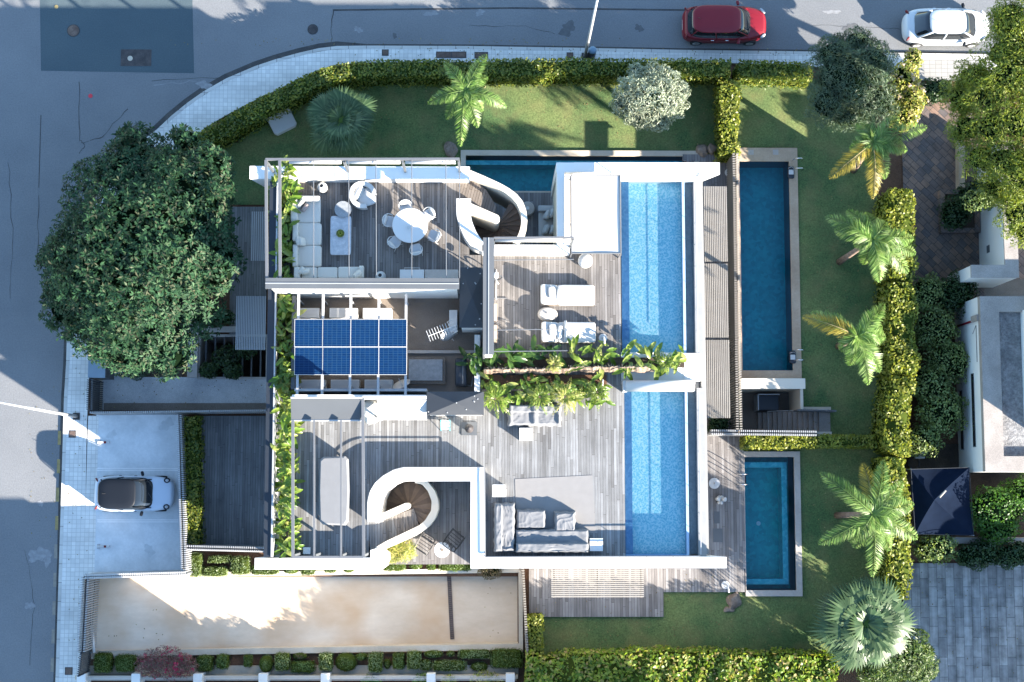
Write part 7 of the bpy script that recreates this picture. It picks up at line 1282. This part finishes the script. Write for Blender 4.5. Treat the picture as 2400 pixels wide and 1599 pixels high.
t = thing('garden_wall', 'white L-shaped low building wall with grey top at the terracotta court', 'wall', P(2360, 550, 0)); v1, v2 = R(2352, 330, 2382, 650, 3.7), R(2277, 622, 2352, 650, 3.7); m = MB(); m.box(v1[0], v1[1], 0, v1[2], v1[3], 3.6).box(v2[0], v2[1], 0, v1[0], v2[3], 3.6); m.build('wall_face', M['wall'], t)
m = MB(); m.box(v1[0] - .02, v1[1] - .02, 3.6, v1[2] + .02, v1[3], 3.7).box(v2[0] - .02, v2[1] - .02, 3.6, v1[0] - .02, v2[3] + .02, 3.7); m.build('coping', M['granite'], t); a = R(2290, 580, 2296, 597, .8); MB().box(v1[0] - .02, a[1], 1.2, v1[0] - .005, a[3], 1.6).build('vent', M['zinc'], t)
t = thing('stone_planter', 'square stone-edged planter on the terracotta court', 'planter', P(2250, 495, 0)); v = R(2205, 444, 2296, 545, .5); w = .24; m = MB(); m.box(v[0], v[1], 0, v[2], v[1] + w, .5).box(v[0], v[3] - w, 0, v[2], v[3], .5).box(v[0], v[1] + w, 0, v[0] + w, v[3] - w, .5).box(v[2] - w, v[1] + w, 0, v[2], v[3] - w, .5); m.build('edging', M['terracotta'], t); MB().box(v[0] + w, v[1] + w, 0, v[2] - w, v[3] - w, .35).build('soil', M['darksoil'], t)
wallpx('court_wall', 'low brown wall running north from the stone planter', (2255, 440), (2254, 300), .3, .6, 0, 'sandstone'); wallpx('garden_wall', 'long low grey wall between the shade sail yard and the slab court', (2170, 1266), (2560, 1270), .3, 1.1, 0, 'greystone')
t = thing('shade_sail', 'dark blue-black shade cloth tent beside the east hedge', 'shade sail', P(2200, 1180, 0)); cs = [P(2135, 1100, 2.3), P(2272, 1096, 2.3), P(2282, 1255, 2.3), P(2145, 1252, 2.3)]; ap = P(2190, 1172, 2.75); m = MB(); m.v = [tuple(c) for c in cs] + [tuple(ap)]; N_ = 8
m = MB()
for k in range(4):
    A, B = cs[k], cs[(k + 1) % 4]; o = len(m.v)
    for i in range(N_ + 1):
        for j in range(N_ + 1): u, w = i / N_, j / N_; e = A.lerp(B, w); p = ap.lerp(e, u); p.z -= .22 * math.sin(PI * w) * u + .1 * math.sin(PI * u); m.v.append(tuple(p))
    for i in range(N_):
        for j in range(N_): a = o + i * (N_ + 1) + j; m.f.append((a, a + 1, a + N_ + 2, a + N_ + 1))
m.build('cloth', flat('shadecloth', (.006, .011, .024), .95, spec=.05, var=.15), t, True)
for c in cs: MB().tube([(c.x, c.y, 0), c], .03, 8).build('pole', M['galv'], t)
m = MB(); m.tube([cs[0], cs[1], cs[2], cs[3], cs[0]], .015, 5); m.build('edge_cord', M['darksteel'], t)
MB().tube([P(2202, 1166, 2.8), P(2216, 1150, 2.7)], .05, 8).build('peak_pole', M['slat'], t)
for x, y, lb in ((2195, 760, 'east'), ): pass
q = R(2145, 1055, 2168, 1075, .8); t = thing('water_tank', 'small white tank beside the shade sail', 'tank', ((q[0] + q[2]) / 2, q[1], 0)); MB().box(q[0], q[1], 0, q[2], q[3], .8).build('body', M['whitemetal'], t, bevel=.03); MB().box(q[0] + .08, q[1] + .08, .8, q[2] - .08, q[3] - .08, .84).build('lid', M['galv'], t)
c = P(2142, 1085, .5); t = thing('plant_pot', 'dark round pot at the corner of the shade sail', 'pot', (c.x, c.y, 0.04)); MB().lathe([(.2, 0), (.28, .4), (.3, .5), (.26, .5), (.24, .4)], n=24).build('pot', M['iron'], t, True, local=True); MB().lathe([(.24, .41), (.2, .42)], n=20).build('soil', M['darksoil'], t, local=True)
# beyond the frame: the houses and trees whose shadows fall into it
def offhouse(px, z, lb):
    q = R(*px, z); t = thing('neighbour_house', lb, 'house', ((q[0] + q[2]) / 2, (q[1] + q[3]) / 2, 0)); MB().box(q[0], q[1], 0, q[2], q[3], z - .3).build('wall', M['wall'], t); MB().box(q[0] - .15, q[1] - .15, z - .3, q[2] + .15, q[3] + .15, z).build('roof', M['granite'], t)
    for i in range(4): x = q[0] + (q[2] - q[0]) * (i + .25) / 4; f = MB().box(x, q[3], 1, x + 1.4, q[3] + .03, 2.4).build('window', M['whitemetal'], t); MB().box(x + .06, q[3] + .031, 1.06, x + 1.34, q[3] + .04, 2.34).build('pane', M['glassdark'], f)
    return q
offhouse((300, 1702, 690, 2200), 6.2, 'white neighbouring house southwest of the driveway, outside the frame'); offhouse((2570, 1400, 2950, 2200), 4.7, 'white neighbouring house southeast of the slab court, outside the frame'); q = offhouse((1400, 1790, 1800, 2200), 5.2, 'white neighbouring house south of the driveway, outside the frame')
for i, (x, z) in enumerate(((800, 2.7), (890, 2.5), (985, 2.2), (1090, 2.5), (1210, 3.1), (1330, 3.9))): blob_plant('garden_tree', 'leafy tree south of the driveway, outside the frame, %s from the street' % ords[i], 'tree', [(x, 1765, z, 1.25, 1.0, 1.0), (x + 40, 1775, z - .3, 1.1, 1.0, 1.0), (x - 35, 1760, z - .5, .9, .9, .9)], 2400, .2, .09, 'l_green', (x, 1780))
